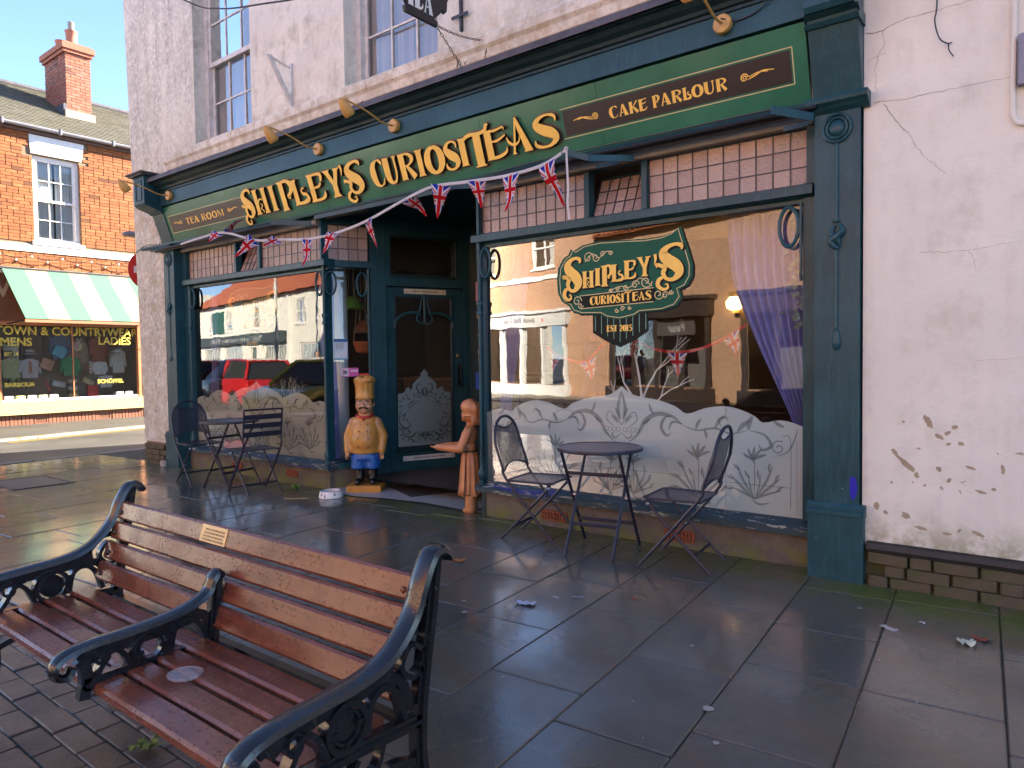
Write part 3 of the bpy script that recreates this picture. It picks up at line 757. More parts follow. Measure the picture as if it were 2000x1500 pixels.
# window frames (jambs and head)
for js, tl, hd_, ml in ((((-8.20, -8.03), (-5.285, -5.25)), ((-8.20, -8.11), (-5.30, -5.27)), (-8.11, -5.30), (-6.965, -6.465)), (((-3.10, -3.065), (-0.37, -0.30)), ((-3.10, -3.075), (-0.345, -0.29)), (-3.075, -0.345), (-1.985, -1.492))):
    wf = MB()
    for x0, x1 in js: wf.box(x0, x1, 0.155, 0.25, 0.305, 2.47)
    for x0, x1 in tl: wf.box(x0, x1, 0.14, 0.249, 2.44, 2.93)
    wf.box(tl[0][0] + .02, tl[1][1] - .02, 0.15, 0.248, 2.815, 2.929)
    for x in ml: wf.box(x - 0.022, x + 0.022, 0.155, 0.235, 2.45, 2.82)
    wf.build('window_frame', M['teal'], shop)

# --- leaded top lights
def leaded(x0, x1, z0, z1, cols, rows, y=0.195, tilt=0.0):
    pw, ph = (x1 - x0) / cols, (z1 - z0) / rows
    cx = (x0 + x1) / 2
    root = MB()
    for c in range(cols + 1): q = -(x1 - x0) / 2 + c * pw; root.box(q - .0045, q + .0045, -0.006, 0.004, 0, z1 - z0)
    for r in range(rows + 1): root.box(-(x1 - x0) / 2, (x1 - x0) / 2, -0.0055, 0.0035, r * ph - .0045, r * ph + .0045)
    L = root.build('leaded_light', M['lead_came'], shop, loc=(cx, y, z0)); L.rotation_euler = (tilt, 0, 0)
    me = MB().box(-pw / 2 + .002, pw / 2 - .002, -0.002, 0.002, -ph / 2 + .002, ph / 2 - .002).mesh('pane')
    for c in range(cols):
        for r in range(rows):
            p = obj('pane', me, M['pane_tex'], L, loc=(-(x1 - x0) / 2 + (c + .5) * pw, 0, (r + .5) * ph))
            p.rotation_euler = (rb.uniform(-.02, .02), 0, rb.uniform(-.02, .02))
    return L
leaded(-8.11, -6.99, 2.458, 2.815, 11, 3); leaded(-6.44, -5.30, 2.458, 2.815, 10, 3)
leaded(-3.075, -2.01, 2.458, 2.815, 11, 3); leaded(-1.465, -0.347, 2.458, 2.815, 10, 3)
for x0, x1 in ((-6.93, -6.50), (-1.95, -1.525)):                      # open hoppers, tipped inwards at the top
    leaded(x0, x1, 2.462, 2.80, 5, 3, 0.20, -0.42)
    hf = MB(); hf.box(x0 - .012, x0 - .002, 0.0, 0.02, 0, .35); hf.box(x1 + .002, x1 + .012, 0.0, 0.02, 0, .35); hf.box(x0, x1, 0, 0.02, .34, .36)
    o = hf.build('hopper_frame', M['teal'], shop, loc=(0, 0.20, 2.462)); o.rotation_euler = (-0.42, 0, 0)
# splayed side light
pw = 0.435 / 4
cam_l = MB()
for c in range(5): q = 0.03 + c * pw; cam_l.hexa([D(q - .004, 2.458, .004), D(q + .004, 2.458, .004), D(q + .004, 2.458, -.006), D(q - .004, 2.458, -.006), D(q - .004, 2.83, .004), D(q + .004, 2.83, .004), D(q + .004, 2.83, -.006), D(q - .004, 2.83, -.006)])
for r in range(4): q = 2.458 + r * 0.124; cam_l.hexa([D(.03, q - .004, .004), D(.465, q - .004, .004), D(.465, q - .004, -.006), D(.03, q - .004, -.006), D(.03, q + .004, .004), D(.465, q + .004, .004), D(.465, q + .004, -.006), D(.03, q + .004, -.006)])
LS = cam_l.build('leaded_light', M['lead_came'], shop)
for c in range(4):
    for r in range(3):
        q0, q1, z0, z1 = .034 + c * pw, .026 + (c + 1) * pw, 2.462 + r * .124, 2.578 + r * .124
        MB().hexa([D(q0, z0, .001), D(q1, z0, .001), D(q1, z0, -.003), D(q0, z0, -.003), D(q0, z1, .001), D(q1, z1, .001), D(q1, z1, -.003), D(q0, z1, -.003)]).build('pane', M['pane_tex'], LS)

# --- plate glass
GY = 0.20
def plate(name, p): return MB().add(p, [(0, 1, 2, 3)]).build(name, M['glass'], shop)
plate('shop_window_pane', [(-3.066, GY, .30), (-0.369, GY, .30), (-0.369, GY, 2.35), (-3.066, GY, 2.35)])
plate('shop_window_pane', [(-8.031, GY, .30), (-5.284, GY, .30), (-5.284, GY, 2.35), (-8.031, GY, 2.35)])
plate('shop_window_pane', [D(0.03, .30, -.02), D(.46, .30, -.02), D(.46, 2.39, -.02), D(.03, 2.39, -.02)])

# --- corner colonnettes with spandrel rings
def colonnette(x, y, sides):
    mb = MB(); T = Matrix.Translation((x, y, 0))
    mb.lathe([(0.03, .275), (0.03, .315), (.018, .32), (.034, .345), (.036, .375), (.022, .41), (.017, .43), (.017, .50), (.022, .505), (.022, .515), (.014, .52), (.0125, 1.70), (.014, 1.76), (.026, 1.765), (.026, 1.79), (.018, 1.80), (.022, 1.845), (.030, 1.85), (.030, 1.872), (.016, 1.885), (.017, 2.39)], 12, 0, T)
    for sx, sy in sides:
        ring = [(x + sx * (.072 + .058 * math.cos(t)), y + sy * (.072 + .058 * math.cos(t)), 2.205 + .125 * math.sin(t)) for t in [2 * PI * k / 20 for k in range(20)]]
        mb.tube(ring, .013, 8, closed=True)
    return mb.build('colonnette', M['teal'], shop, smooth=True)
colonnette(-3.075, 0.135, [(1, 0)]); colonnette(-5.235, 0.135, [(-1, 0), (DDIR.x, DDIR.y)])
p = D(.46, 0, .02); colonnette(p[0], p[1], [(-DDIR.x, -DDIR.y)]); colonnette(-8.05, 0.15, [(1, 0)])
mb = MB(); ring = [(-.385 - .07 - .06 * math.cos(t), .145, 2.20 + .125 * math.sin(t)) for t in [2 * PI * k / 20 for k in range(20)]]; mb.tube(ring, .013, 8, closed=True); mb.box(-.385, -.372, .13, .155, 1.85, 2.345); mb.build('colonnette', M['teal'], shop, smooth=True)

# --- pilasters
def pilaster(x0, x1, ztop):
    w = MB()
    w.box(x0, x1, 0.03, 0.40, 0.47, ztop - 0.07)
    w.box(x0 - .03, x1 + .03, 0.0, 0.40, -0.03, 0.395)
    P = [(0.0, .395), (-.012, .40), (-.012, .425), (0.005, .435), (0.005, .45), (.02, .47), (.3, .47), (.3, .395)]
    xprof(P, x0 - .036, x1 + .036, w)
    C_ = [(0.03, ztop - .07), (0.0, ztop - .05), (-.015, ztop - .035), (-.04, ztop - .02), (-.045, ztop), (-.03, ztop + .02), (.3, ztop + .02), (.3, ztop - .07)]
    xprof(C_, x0 - .04, x1 + .05, w)
    o = w.build('pilaster', M['teal_worn'], shop)
    xm = (x0 + x1) / 2
    k = MB()
    R = Matrix.Translation((xm, 0.03, ztop - .165)) @ Matrix.Rotation(PI / 2, 4, 'X')
    for rr, tr in ((.083, .010), (.060, .009)):
        k.tube([R @ Vector((rr * math.cos(t) * .95, rr * math.sin(t), .008)) for t in [2 * PI * q / 24 for q in range(24)]], tr, 8, closed=True)
    k.ball((xm, 0.03, ztop - .165), (.050, .026, .050), 16, 10)
    k.tube([(xm, .028, ztop - .25), (xm, .028, ztop - .72)], .011, 8); k.tube([(xm, .028, ztop - .88), (xm, .028, ztop - 1.36)], .010, 8)
    k.ball((xm, .028, ztop - .72), (.024, .016, .010)); 
    sp = spline([(xm + .012, .024, ztop - .74), (xm + .034, .018, ztop - .775), (xm + .008, .012, ztop - .81), (xm - .03, .016, ztop - .835), (xm - .012, .018, ztop - .87), (xm + .014, .022, ztop - .885)], 5)
    k.tube(sp, [.010 + .012 * math.sin(PI * i / (len(sp) - 1)) for i in range(len(sp))], 8)
    sp = spline([(xm - .01, .024, ztop - .74), (xm - .028, .02, ztop - .79), (xm + .006, .016, ztop - .825), (xm + .02, .02, ztop - .87)], 5)
    k.tube(sp, [.008 + .009 * math.sin(PI * i / (len(sp) - 1)) for i in range(len(sp))], 8)
    k.lathe([(.006, -.10), (.022, -.085), (.027, -.05), (.022, -.01), (.014, .02), (.017, .026), (.012, .03)], 12, 0, Matrix.Translation((xm, .03, ztop - 1.40)) @ Matrix.Diagonal((1, .7, 1, 1)))
    k.build('drop_ornament', M['teal'], o, smooth=True)
    return o
pilaster(-0.267, -0.010, 2.90); pilaster(-8.47, -8.205, 2.90)
# chipped blue undercoat on the right pilaster
mb = MB(); mb.ribbon(spline([(-.045, .64), (-.040, .58), (-.043, .50)], 5), [.012, .03, .036, .038, .040, .042, .042, .040, .034, .022, .010], lambda u, v, d: (u, d, v), .0285, None); mb.build('paint_chip', cm((0.01, 0.012, 0.42), .45), shop)

# --- fascia, frieze, cornice
FB, FT = Vector((0, 0.05, 2.91)), Vector((0, -0.10, 3.365)); FV = (FT - FB).normalized(); FN = Vector((0, -FV.z, FV.y)); FL = (FT - FB).length
def F(u, v, d=0.0): q = FB + FV * v + FN * d; return (u, q.y, q.z)
fas = MB(); xb = [-8.24, -6.73, -4.99, -2.86, -1.75, -0.29]
fascia = MB().hexa([F(-8.24, -.01, -.006), F(-.29, -.01, -.006), F(-.29, -.01, -.05), F(-8.24, -.01, -.05), F(-8.24, FL, -.006), F(-.29, FL, -.006), F(-.29, FL, -.05), F(-8.24, FL, -.05)]).build('fascia', M['fascia'], shop)
for a, b in zip(xb, xb[1:]):
    MB().hexa([F(a + .0015, 0, 0), F(b - .0015, 0, 0), F(b - .0015, 0, -.005), F(a + .0015, 0, -.005), F(a + .0015, FL, 0), F(b - .0015, FL, 0), F(b - .0015, FL, -.005), F(a + .0015, FL, -.005)]).build('fascia_panel', M['fascia'], fascia)
MB().ribbon([(-8.24, .012), (-.29, .012)], .024, F, .012, -.004).build('fascia_bead', M['teal'], fascia)
xprof([(-.12, 3.38), (-.12, 3.545), (.05, 3.545), (.05, 3.38)], -8.25, -.285).build('frieze', M['teal'], shop)
xprof([(-.135, 3.546), (-.135, 3.566), (-.155, 3.572), (-.165, 3.595), (-.20, 3.615), (-.225, 3.645), (-.25, 3.65), (-.25, 3.662), (.055, 3.662), (.055, 3.546)], -8.25, -.285).build('cornice', M['teal_dark'], shop)
xprof([(-.285, 3.655), (-.285, 3.668), (-.272, 3.712), (-.26, 3.716), (.058, 3.765), (.058, 3.664), (-.27, 3.664)], -8.26, -.28).build('cornice_flashing', M['lead'], shop)
def console(x0, x1, yf, ztop, panel):
    w = MB(); w.hexa([F(x0, 0.0, .012), F(x1, 0.0, .012), (x1, .1, 2.93), (x0, .1, 2.93), F(x0, FL, .012), F(x1, FL, .012), (x1, .1, 3.37), (x0, .1, 3.37)])
    xprof([(yf + .02, 3.37), (yf, 3.40), (yf, ztop), (.055, ztop), (.055, 3.37)], x0 + .002, x1 - .002, w)
    xprof([(-.11, 3.30), (-.13, 3.32), (yf + .10, 3.345), (yf + .035, 3.368), (.05, 3.368), (.05, 3.30)], x0 - .012, x1 + .012, w)
    o = w.build('console', M['teal'], shop)
    c = MB(); c.box(x0 - .05, x1 + .05, yf - .05, .057, ztop + .001, ztop + .02); c.box(x0 - .075, x1 + .075, yf - .075, .058, ztop + .021, ztop + .04); c.build('cap', M['lead'], o)
    if panel:
        p_ = MB(); a, b, z0, z1 = x0 + .06, x1 - .06, 3.44, ztop - .05
        for q in ((a, b, z0, z0 + .012), (a, b, z1 - .012, z1), (a, a + .012, z0 + .012, z1 - .012), (b - .012, b, z0 + .012, z1 - .012)): p_.box(q[0], q[1], yf - .008, yf - .001, q[2], q[3])
        p_.build('panel_mould', M['teal_dark'], o)
    return o
console(-8.48, -8.20, -.32, 3.74, True); console(-.275, .0, -.19, 3.76, False)

# --- lobby: frame, door, fanlight, ceiling
def dbox(mb, s0, s1, z0, z1, d0, d1): return mb.hexa([D(s0, z0, d1), D(s1, z0, d1), D(s1, z0, d0), D(s0, z0, d0), D(s0, z1, d1), D(s1, z1, d1), D(s1, z1, d0), D(s0, z1, d0)])
fr = MB()
for s0, s1, z0, z1 in ((.485, .665, 0.0, 2.93), (1.612, 1.70, 0.0, 2.93), (.665, 1.612, 2.205, 2.30), (.665, 1.612, 2.78, 2.93), (.665, .705, 2.30, 2.78), (1.545, 1.612, 2.30, 2.78)): dbox(fr, s0, s1, z0, z1, -.12, 0.02)
dbox(fr, -.02, .485, 2.84, 2.93, -.12, .02)
for s in (.50, .645): dbox(fr, s - .008, s + .008, 0.0, 2.93, .021, .032)
door_frame = fr.build('door_frame', M['teal'], shop)
dbox(MB(), .705, 1.545, 2.30, 2.78, -.06, -.055).build('fanlight_pane', M['glass'], shop)
fb = MB()
for a in ((.705, 1.545, 2.30, 2.335), (.705, 1.545, 2.745, 2.78), (.705, .725, 2.335, 2.745), (1.525, 1.545, 2.335, 2.745)): dbox(fb, *a, -.045, .012)
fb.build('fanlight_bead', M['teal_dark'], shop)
dl = MB()
for a in ((.672, .765, .012, 2.195), (1.485, 1.605, .012, 2.195), (.765, 1.485, 2.10, 2.195), (.765, 1.485, .012, .365)): dbox(dl, *a, -.065, -.018)
door = dl.build('door', M['teal'], shop)
bd = MB(); 
for a in ((.75, 1.50, .325, .365),): dbox(bd, *a, -.018, .012)
for a in ((.765, .782, .382, 2.085), (1.468, 1.485, .382, 2.085), (.765, 1.485, 2.085, 2.10), (.765, 1.485, .365, .382)): dbox(bd, *a, -.05, -.010)
bd.build('glazing_bead', M['teal_dark'], door)
dbox(MB(), .782, 1.468, .382, 2.085, -.045, -.041).build('door_pane', M['glass'], door)
DM = lambda s, z, d: D(s, z, d - .018)
or_ = MB()
for sg in (-1, 1):
    arc = spline([(1.125 + sg * .36, 1.74), (1.125 + sg * .345, 1.82), (1.125 + sg * .27, 1.885), (1.125 + sg * .15, 1.915), (1.125 + sg * .05, 1.90)], 5)
    or_.tube([DM(a, b, .012) for a, b in arc], .016, 8)
    or_.tube([DM(a, b, .012) for a, b in spline([(1.125 + sg * .02, 2.10), (1.125 + sg * .055, 1.95), (1.125 + sg * .095, 1.845), (1.125 + sg * .06, 1.80), (1.125, 1.79)], 5)], .011, 8)
or_.tube([DM(1.125, 2.12, .014), DM(1.125, 1.80, .014)], .013, 8); or_.ball(DM(1.125, 2.11, .014), .022)
or_.build('door_ornament', M['teal'], door, smooth=True)
hd = MB(); hd.tube([DM(1.555, 1.30, .0), DM(1.555, 1.30, .05), DM(1.555, 1.27, .055), DM(1.555, 1.10, .055), DM(1.555, 1.07, .05), DM(1.555, 1.07, 0)], .010, 8); dbox(hd, 1.535, 1.575, 1.05, 1.32, -.018, -.012)
hd.build('handle', M['black'], door, smooth=True)
lk = MB(); lk.lathe([(.022, 0), (.022, .008), (.016, .012)], 14, 0, frame_matrix(DM(1.54, 1.42, 0), DDIR, (0, 0, 1))); lk.build('lock', cm((.75, .5, .2), .3, 1.0), door, smooth=True)
lb = MB(); lb.lathe([(.008, 0), (.008, .006)], 10, 0, frame_matrix(DM(1.56, .93, 0), DDIR, (0, 0, 1))); lb.build('lock', M['steel'], door)
DROT = lambda s, z, d: frame_matrix(D(s, z, d), DDIR, (0, 0, 1))
for z, s0, s1 in ((2.155, .885, 1.40), (.255, .84, 1.48)):
    lab = dbox(MB(), s0, s1, z - .028, z + .028, -.018, -.0165).build('sticker', cm((.72, .68, .50) if z > 1 else (.72, .72, .70), .4), door)
    text('lettering', 'PLEASE KEEP A SAFE DISTANCE OF 2 METRES', .026, DROT((s0 + s1) / 2, z, -.0155), M['black'], door, bold=.0006, squeeze=.74 * (s1 - s0) / .64)
    for s in (s0 + .03, s1 - .03):
        tr_ = MB(); tr_.ribbon([(s - .017, z - .014), (s, z + .016), (s + .017, z - .014), (s - .017, z - .014)], .004, lambda u, v, d: D(u, v, d), -.0155, None); tr_.build('warning_mark', M['black'], door)
# end panel of the lobby, side wall of the right-hand window, ceiling, threshold
ep = MB(); e0 = Vector(D(1.70, 0)); ep.hexa([(e0.x, e0.y - .02, 0), (-3.95, e0.y - .02, 0), (-3.95, e0.y + .1, 0), (e0.x, e0.y + .1, 0), (e0.x, e0.y - .02, 2.93), (-3.95, e0.y - .02, 2.93), (-3.95, e0.y + .1, 2.93), (e0.x, e0.y + .1, 2.93)])
ep.hexa([(-3.10, .16, 0), (-3.06, .16, 0), (-3.90, e0.y, 0), (-3.95, e0.y, 0), (-3.10, .16, 2.93), (-3.06, .16, 2.93), (-3.90, e0.y, 2.93), (-3.95, e0.y, 2.93)])
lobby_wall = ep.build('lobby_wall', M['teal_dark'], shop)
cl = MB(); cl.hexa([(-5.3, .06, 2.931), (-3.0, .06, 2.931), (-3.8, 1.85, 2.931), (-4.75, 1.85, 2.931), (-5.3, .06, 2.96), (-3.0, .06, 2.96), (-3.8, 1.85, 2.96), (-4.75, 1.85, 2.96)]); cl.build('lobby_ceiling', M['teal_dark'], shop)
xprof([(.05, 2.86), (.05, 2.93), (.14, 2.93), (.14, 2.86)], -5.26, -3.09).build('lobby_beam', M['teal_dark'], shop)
text('lettering', 'O\n\nI\nT\nI\nE\nS', .085, frame_matrix((-4.46, e0.y - .022, 1.62), (1, 0, 0), (0, 0, 1)), M['gold_dull'], lobby_wall, bold=.002)
MB().box(-4.52, -4.36, e0.y - .024, e0.y - .021, 1.02, 1.22).build('sticker', cm((.02, .10, .50), .4), lobby_wall)
MB().box(-4.50, -4.40, e0.y - .024, e0.y - .021, 2.05, 2.28).build('sticker', cm((.6, .3, .45), .4), lobby_wall)
# notices stuck inside the splayed pane
def notice(s0, s1, z0, z1, base, bits):
    o = dbox(MB(), s0, s1, z0, z1, -.0165, -.0155).build('window_notice', cm(base, .5), shop)
    for (a, b, c, d_, colr) in bits:
        dbox(MB(), s0 + (s1 - s0) * a, s0 + (s1 - s0) * b, z0 + (z1 - z0) * c, z0 + (z1 - z0) * d_, -.0154, -.0146).build('print', cm(colr, .5), o)
    return o
nt_ = notice(.075, .225, 1.39, 1.615, (.50, .70, .80), [(0, 1, .86, 1, (.03, .12, .32)), (0.06, .94, .5, .8, (.75, .8, .83)), (.06, .47, .08, .44, (.75, .8, .83)), (.53, .94, .08, .44, (.75, .8, .83)), (0, 1, 0, .05, (.05, .30, .55))])
for k in range(9): dbox(MB(), .092, .092 + rb.uniform(.08, .115), 1.512 + k * .0072, 1.5145 + k * .0072, -.0145, -.0141).build('print_line', cm((.12, .16, .22), .6), nt_)
notice(.145, .34, 1.205, 1.30, (.75, .12, .40), [(0, .45, .05, .95, (.72, .62, .68)), (.55, .95, .55, .75, (.8, .7, .75)), (.1, .35, .3, .7, (.55, .25, .35))])
notice(.345, .465, 1.10, 1.235, (.70, .06, .05), [(.1, .9, .12, .72, (.78, .78, .76)), (.15, .45, .48, .66, (.75, .30, .05)), (.55, .85, .48, .66, (.05, .15, .5)), (.15, .45, .2, .38, (.15, .4, .6)), (.55, .85, .2, .38, (.15, .45, .65))])
# ---------------------------------------------------------------- lettering drawn as broad strokes
def _stem(x, y0, y1, w, se=.07, sh=.10):
    h = w / 2
    return [(x - h - se, y0), (x - h - se * .55, y0 + sh * .45), (x - h, y0 + sh), (x - h, y1 - sh), (x - h - se * .55, y1 - sh * .45), (x - h - se, y1), (x + h + se, y1), (x + h + se * .55, y1 - sh * .45), (x + h, y1 - sh), (x + h, y0 + sh), (x + h + se * .55, y0 + sh * .45), (x + h + se, y0)]
def glyph(ch, a):
    """strokes in a box a wide and 1 high: ('p', polygon) or ('s', [(x,y,w)...])"""
    S = []
    P = lambda *p: S.append(('p', list(p[0]))); K = lambda *p: S.append(('s', list(p)))
    if ch == 'S':                          # plain S, heavy spine
        K((.86 * a, .74, .04), (.84 * a, .90, .10), (.62 * a, .985, .07), (.34 * a, .93, .12), (.20 * a, .74, .25), (.42 * a, .55, .33), (.70 * a, .40, .33), (.80 * a, .22, .24), (.62 * a, .05, .10), (.34 * a, .03, .08), (.12 * a, .12, .12), (.10 * a, .28, .04))
    elif ch == 's':                        # swash S with curled tail below the line
        K((.93 * a, .82, .03), (.92 * a, .93, .12), (.74 * a, .985, .09), (.46 * a, .93, .13), (.30 * a, .76, .26), (.46 * a, .57, .33), (.74 * a, .40, .33), (.84 * a, .20, .26), (.66 * a, .03, .12), (.42 * a, .05, .10), (.30 * a, .22, .13), (.36 * a, .36, .13), (.24 * a, .42, .11), (.06 * a, .47, .08), (.10 * a, .38, .03))
        K((.36 * a, .12, .05), (.16 * a, .04, .12), (.12 * a, -.12, .12), (.30 * a, -.24, .09), (.46 * a, -.20, .07), (.44 * a, -.10, .05), (.36 * a, -.11, .02))
    elif ch == 'H':
        P(_stem(.24 * a, 0, 1, .24)); P(_stem(.78 * a, 0, 1, .24)); K((.36 * a, .46, .06), (.46 * a, .60, .07), (.60 * a, .56, .05), (.68 * a, .62, .03))
        K((.46 * a, .42, .03), (.56 * a, .34, .05), (.44 * a, .22, .05), (.56 * a, .12, .04), (.50 * a, .02, .02))
    elif ch == 'I': P(_stem(.5 * a, 0, 1, .27))
    elif ch == 'i': P(_stem(.5 * a, 0, 1, .30, .05, .05))
    elif ch == 'P':
        P(_stem(.30 * a, 0, 1, .26)); K((.34 * a, .96, .08), (.66 * a, .97, .12), (.88 * a, .78, .24), (.76 * a, .56, .14), (.58 * a, .47, .08), (.66 * a, .38, .06), (.74 * a, .44, .03))
    elif ch == 'L':
        P(_stem(.24 * a, 0, 1, .26)); K((.30 * a, .06, .12), (.62 * a, .06, .14), (.90 * a, .14, .20), (.86 * a, .34, .12), (.66 * a, .40, .12), (.60 * a, .54, .08), (.74 * a, .62, .05), (.78 * a, .54, .02))
    elif ch == 'E':
        P(_stem(.24 * a, 0, 1, .26)); K((.28 * a, .955, .09), (.66 * a, .955, .09), (.88 * a, .90, .14), (.86 * a, .74, .13), (.80 * a, .70, .03)); K((.34 * a, .50, .07), (.62 * a, .51, .10), (.76 * a, .58, .09), (.80 * a, .66, .03)); K((.28 * a, .045, .09), (.66 * a, .05, .10), (.90 * a, .14, .14), (.94 * a, .32, .03))
    elif ch == 'e':
        P(_stem(.20 * a, 0, 1, .30, .04, .05)); K((.26 * a, .955, .08), (.60 * a, .945, .08), (.94 * a, .99, .06), (.95 * a, .90, .03)); K((.30 * a, .60, .05), (.62 * a, .60, .09), (.98 * a, .72, .04)); K((.26 * a, .05, .10), (.60 * a, .06, .12), (.92 * a, .16, .09), (.98 * a, .32, .03))
    elif ch == 'Y':
        P([(.34 * a, 0), (.40 * a, .08), (.44 * a, .12), (.44 * a, .44), (.16 * a, .90), (.02 * a, 1), (.44 * a, 1), (.38 * a, .92), (.54 * a, .60), (.66 * a, .90), (.60 * a, 1), (1.0 * a, 1), (.86 * a, .92), (.68 * a, .44), (.68 * a, .12), (.72 * a, .08), (.80 * a, 0)])
    elif ch == "'": K((.40 * a, 1.0, .30), (.55 * a, .55, .24), (.30 * a, .05, .06))
    elif ch == 'C': K((.92 * a, .80, .05), (.82 * a, .93, .13), (.58 * a, .985, .06), (.26 * a, .80, .26), (.20 * a, .48, .33), (.32 * a, .16, .24), (.58 * a, .015, .06), (.84 * a, .10, .08), (.94 * a, .28, .04))
    elif ch == 'U': K((.20 * a, 1.0, .32), (.20 * a, .55, .32), (.24 * a, .22, .28), (.46 * a, .04, .12), (.70 * a, .10, .10), (.82 * a, .36, .10), (.82 * a, .70, .10), (.82 * a, 1.0, .14)); P([(.0, .955), (.0, 1.0), (.42 * a, 1.0), (.42 * a, .955)]); P([(.68 * a, .955), (.68 * a, 1.0), (.98 * a, 1.0), (.98 * a, .955)])
    elif ch == 'R': P(_stem(.22 * a, 0, 1, .30, .04, .05)); K((.28 * a, .955, .08), (.62 * a, .95, .10), (.86 * a, .76, .20), (.66 * a, .56, .08), (.40 * a, .52, .06)); K((.44 * a, .54, .10), (.66 * a, .30, .20), (.88 * a, .02, .26))
    elif ch == 'O': K(*[(a * (.5 + .37 * math.cos(t)), .5 + .44 * math.sin(t), .12 + .20 * abs(math.cos(t)) ** 1.5) for t in [PI / 2 + 2 * PI * k / 16 for k in range(17)]])
    elif ch == 'T': P([(.36 * a, 0), (.36 * a, .88), (.62 * a, .88), (.62 * a, 0), (.68 * a, 0), (.30 * a, 0)][:4]); K((.02 * a, .76, .03), (.06 * a, .86, .10), (.26 * a, .93, .10), (.60 * a, .91, .10), (.82 * a, .96, .10), (.88 * a, 1.08, .10), (.96 * a, 1.08, .03)); P([(.30 * a, 0), (.30 * a, .04), (.68 * a, .04), (.68 * a, 0)])
    elif ch == 't': P(_stem(.5 * a, 0, .95, .30, .04, .05)); P([(.02 * a, .82), (.02 * a, 1), (.98 * a, 1), (.98 * a, .82), (.88 * a, .91), (.12 * a, .91)])
    elif ch == 'A': P([(.62 * a, 0), (.68 * a, .05), (.46 * a, .70), (.40 * a, 1.0), (.50 * a, 1.0), (1.0 * a, .06), (1.04 * a, 0)]); P([(.10 * a, 0), (.14 * a, .05), (.42 * a, .98), (.47 * a, .90), (.24 * a, .05), (.30 * a, 0)]); K((-.06 * a, .52, .03), (.02 * a, .36, .08), (.26 * a, .26, .07), (.48 * a, .34, .05), (.52 * a, .46, .02))
    elif ch == 'a': P([(.52 * a, 0), (.58 * a, .06), (.40 * a, .78), (.38 * a, 1.0), (.56 * a, 1.0), (.96 * a, .06), (1.02 * a, 0)]); P([(-.02 * a, 0), (.06 * a, .06), (.38 * a, .98), (.44 * a, .86), (.18 * a, .06), (.26 * a, 0)]); K((.2 * a, .30, .06), (.62 * a, .30, .06))
    elif ch == 'K': P(_stem(.22 * a, 0, 1, .30, .04, .05)); K((.40 * a, .50, .06), (.66 * a, .78, .10), (.90 * a, 1.0, .14)); K((.44 * a, .56, .10), (.66 * a, .30, .22), (.90 * a, .02, .28))
    elif ch == 'M': P(_stem(.12 * a, 0, 1, .10, .05, .05)); P(_stem(.84 * a, 0, 1, .26, .05, .05)); K((.16 * a, .98, .22), (.34 * a, .50, .22), (.50 * a, .05, .10)); K((.50 * a, .05, .06), (.66 * a, .55, .06), (.80 * a, .98, .06))
    elif ch == '0': return glyph('O', a)
    elif ch == '1': P(_stem(.5 * a, 0, 1, .26, .06, .05)); K((.2 * a, .80, .04), (.5 * a, .96, .12))
    elif ch == '2': K((.14 * a, .74, .08), (.30 * a, .95, .14), (.68 * a, .92, .14), (.78 * a, .68, .20), (.46 * a, .34, .16), (.14 * a, .06, .10)); P([(.10 * a, 0), (.10 * a, .12), (.92 * a, .12), (.92 * a, 0)])
    elif ch == '5': P([(.22 * a, .86), (.22 * a, 1), (.86 * a, 1), (.86 * a, .86)]); P([(.22 * a, .52), (.22 * a, .9), (.36 * a, .9), (.36 * a, .52)]); K((.24 * a, .54, .08), (.56 * a, .60, .14), (.82 * a, .40, .24), (.66 * a, .08, .14), (.34 * a, .02, .10), (.12 * a, .14, .08))
    return S
def draw(mb, ch, rect, fmap, d0, d1, mi=0, mside=None, grow=0.0, italic=0.0, wk=1.0):
    x0, x1, y0, y1 = rect; h = y1 - y0; a = (x1 - x0) / h
    for k, (kind, pts) in enumerate(glyph(ch, a)):
        e = 0.00035 * k if d1 is not None or True else 0
        tr = lambda x, y: (x0 + (x + italic * y) * h, y0 + y * h)
        if kind == 'p':
            q = [tr(*p) for p in pts]
            if grow:
                cx = sum(p[0] for p in q) / len(q); cy = sum(p[1] for p in q) / len(q)
                q = [(x + math.copysign(grow, x - cx), y + math.copysign(grow, y - cy)) for x, y in q]
            mb.poly(q, fmap, d0 + e, d1, mi, mside)
        else:
            sp = spline(pts, 5)
            mb.ribbon([tr(x, y) for x, y, w in sp], [max(w, .015) * h * wk + 2 * grow for x, y, w in sp], fmap, d0 + e, d1, mi, mside)
    return mb
NAME = [('s', -6.43, -6.20, .115, .415), ('H', -6.20, -5.905, .122, .39), ('I', -5.895, -5.74, .124, .385), ('P', -5.73, -5.42, .10, .40), ('L', -5.48, -5.20, .124, .38), ('E', -5.195, -4.925, .118, .39), ('Y', -4.93, -4.645, .115, .385), ("'", -4.665, -4.60, .29, .40), ('s', -4.64, -4.345, .108, .402)]
SUB = [('C', -4.232, -4.05, .118, .355), ('U', -4.045, -3.86, .115, .352), ('R', -3.845, -3.64, .122, .35), ('I', -3.633, -3.523, .122, .347), ('O', -3.515, -3.29, .112, .351), ('S', -3.290, -3.108, .113, .345), ('i', -3.12, -3.01, .122, .344), ('T', -3.05, -2.74, .087, .372), ('e', -2.826, -2.60, .118, .35), ('A', -2.58, -2.365, .122, .393), ('S', -2.352, -2.076, .117, .353)]
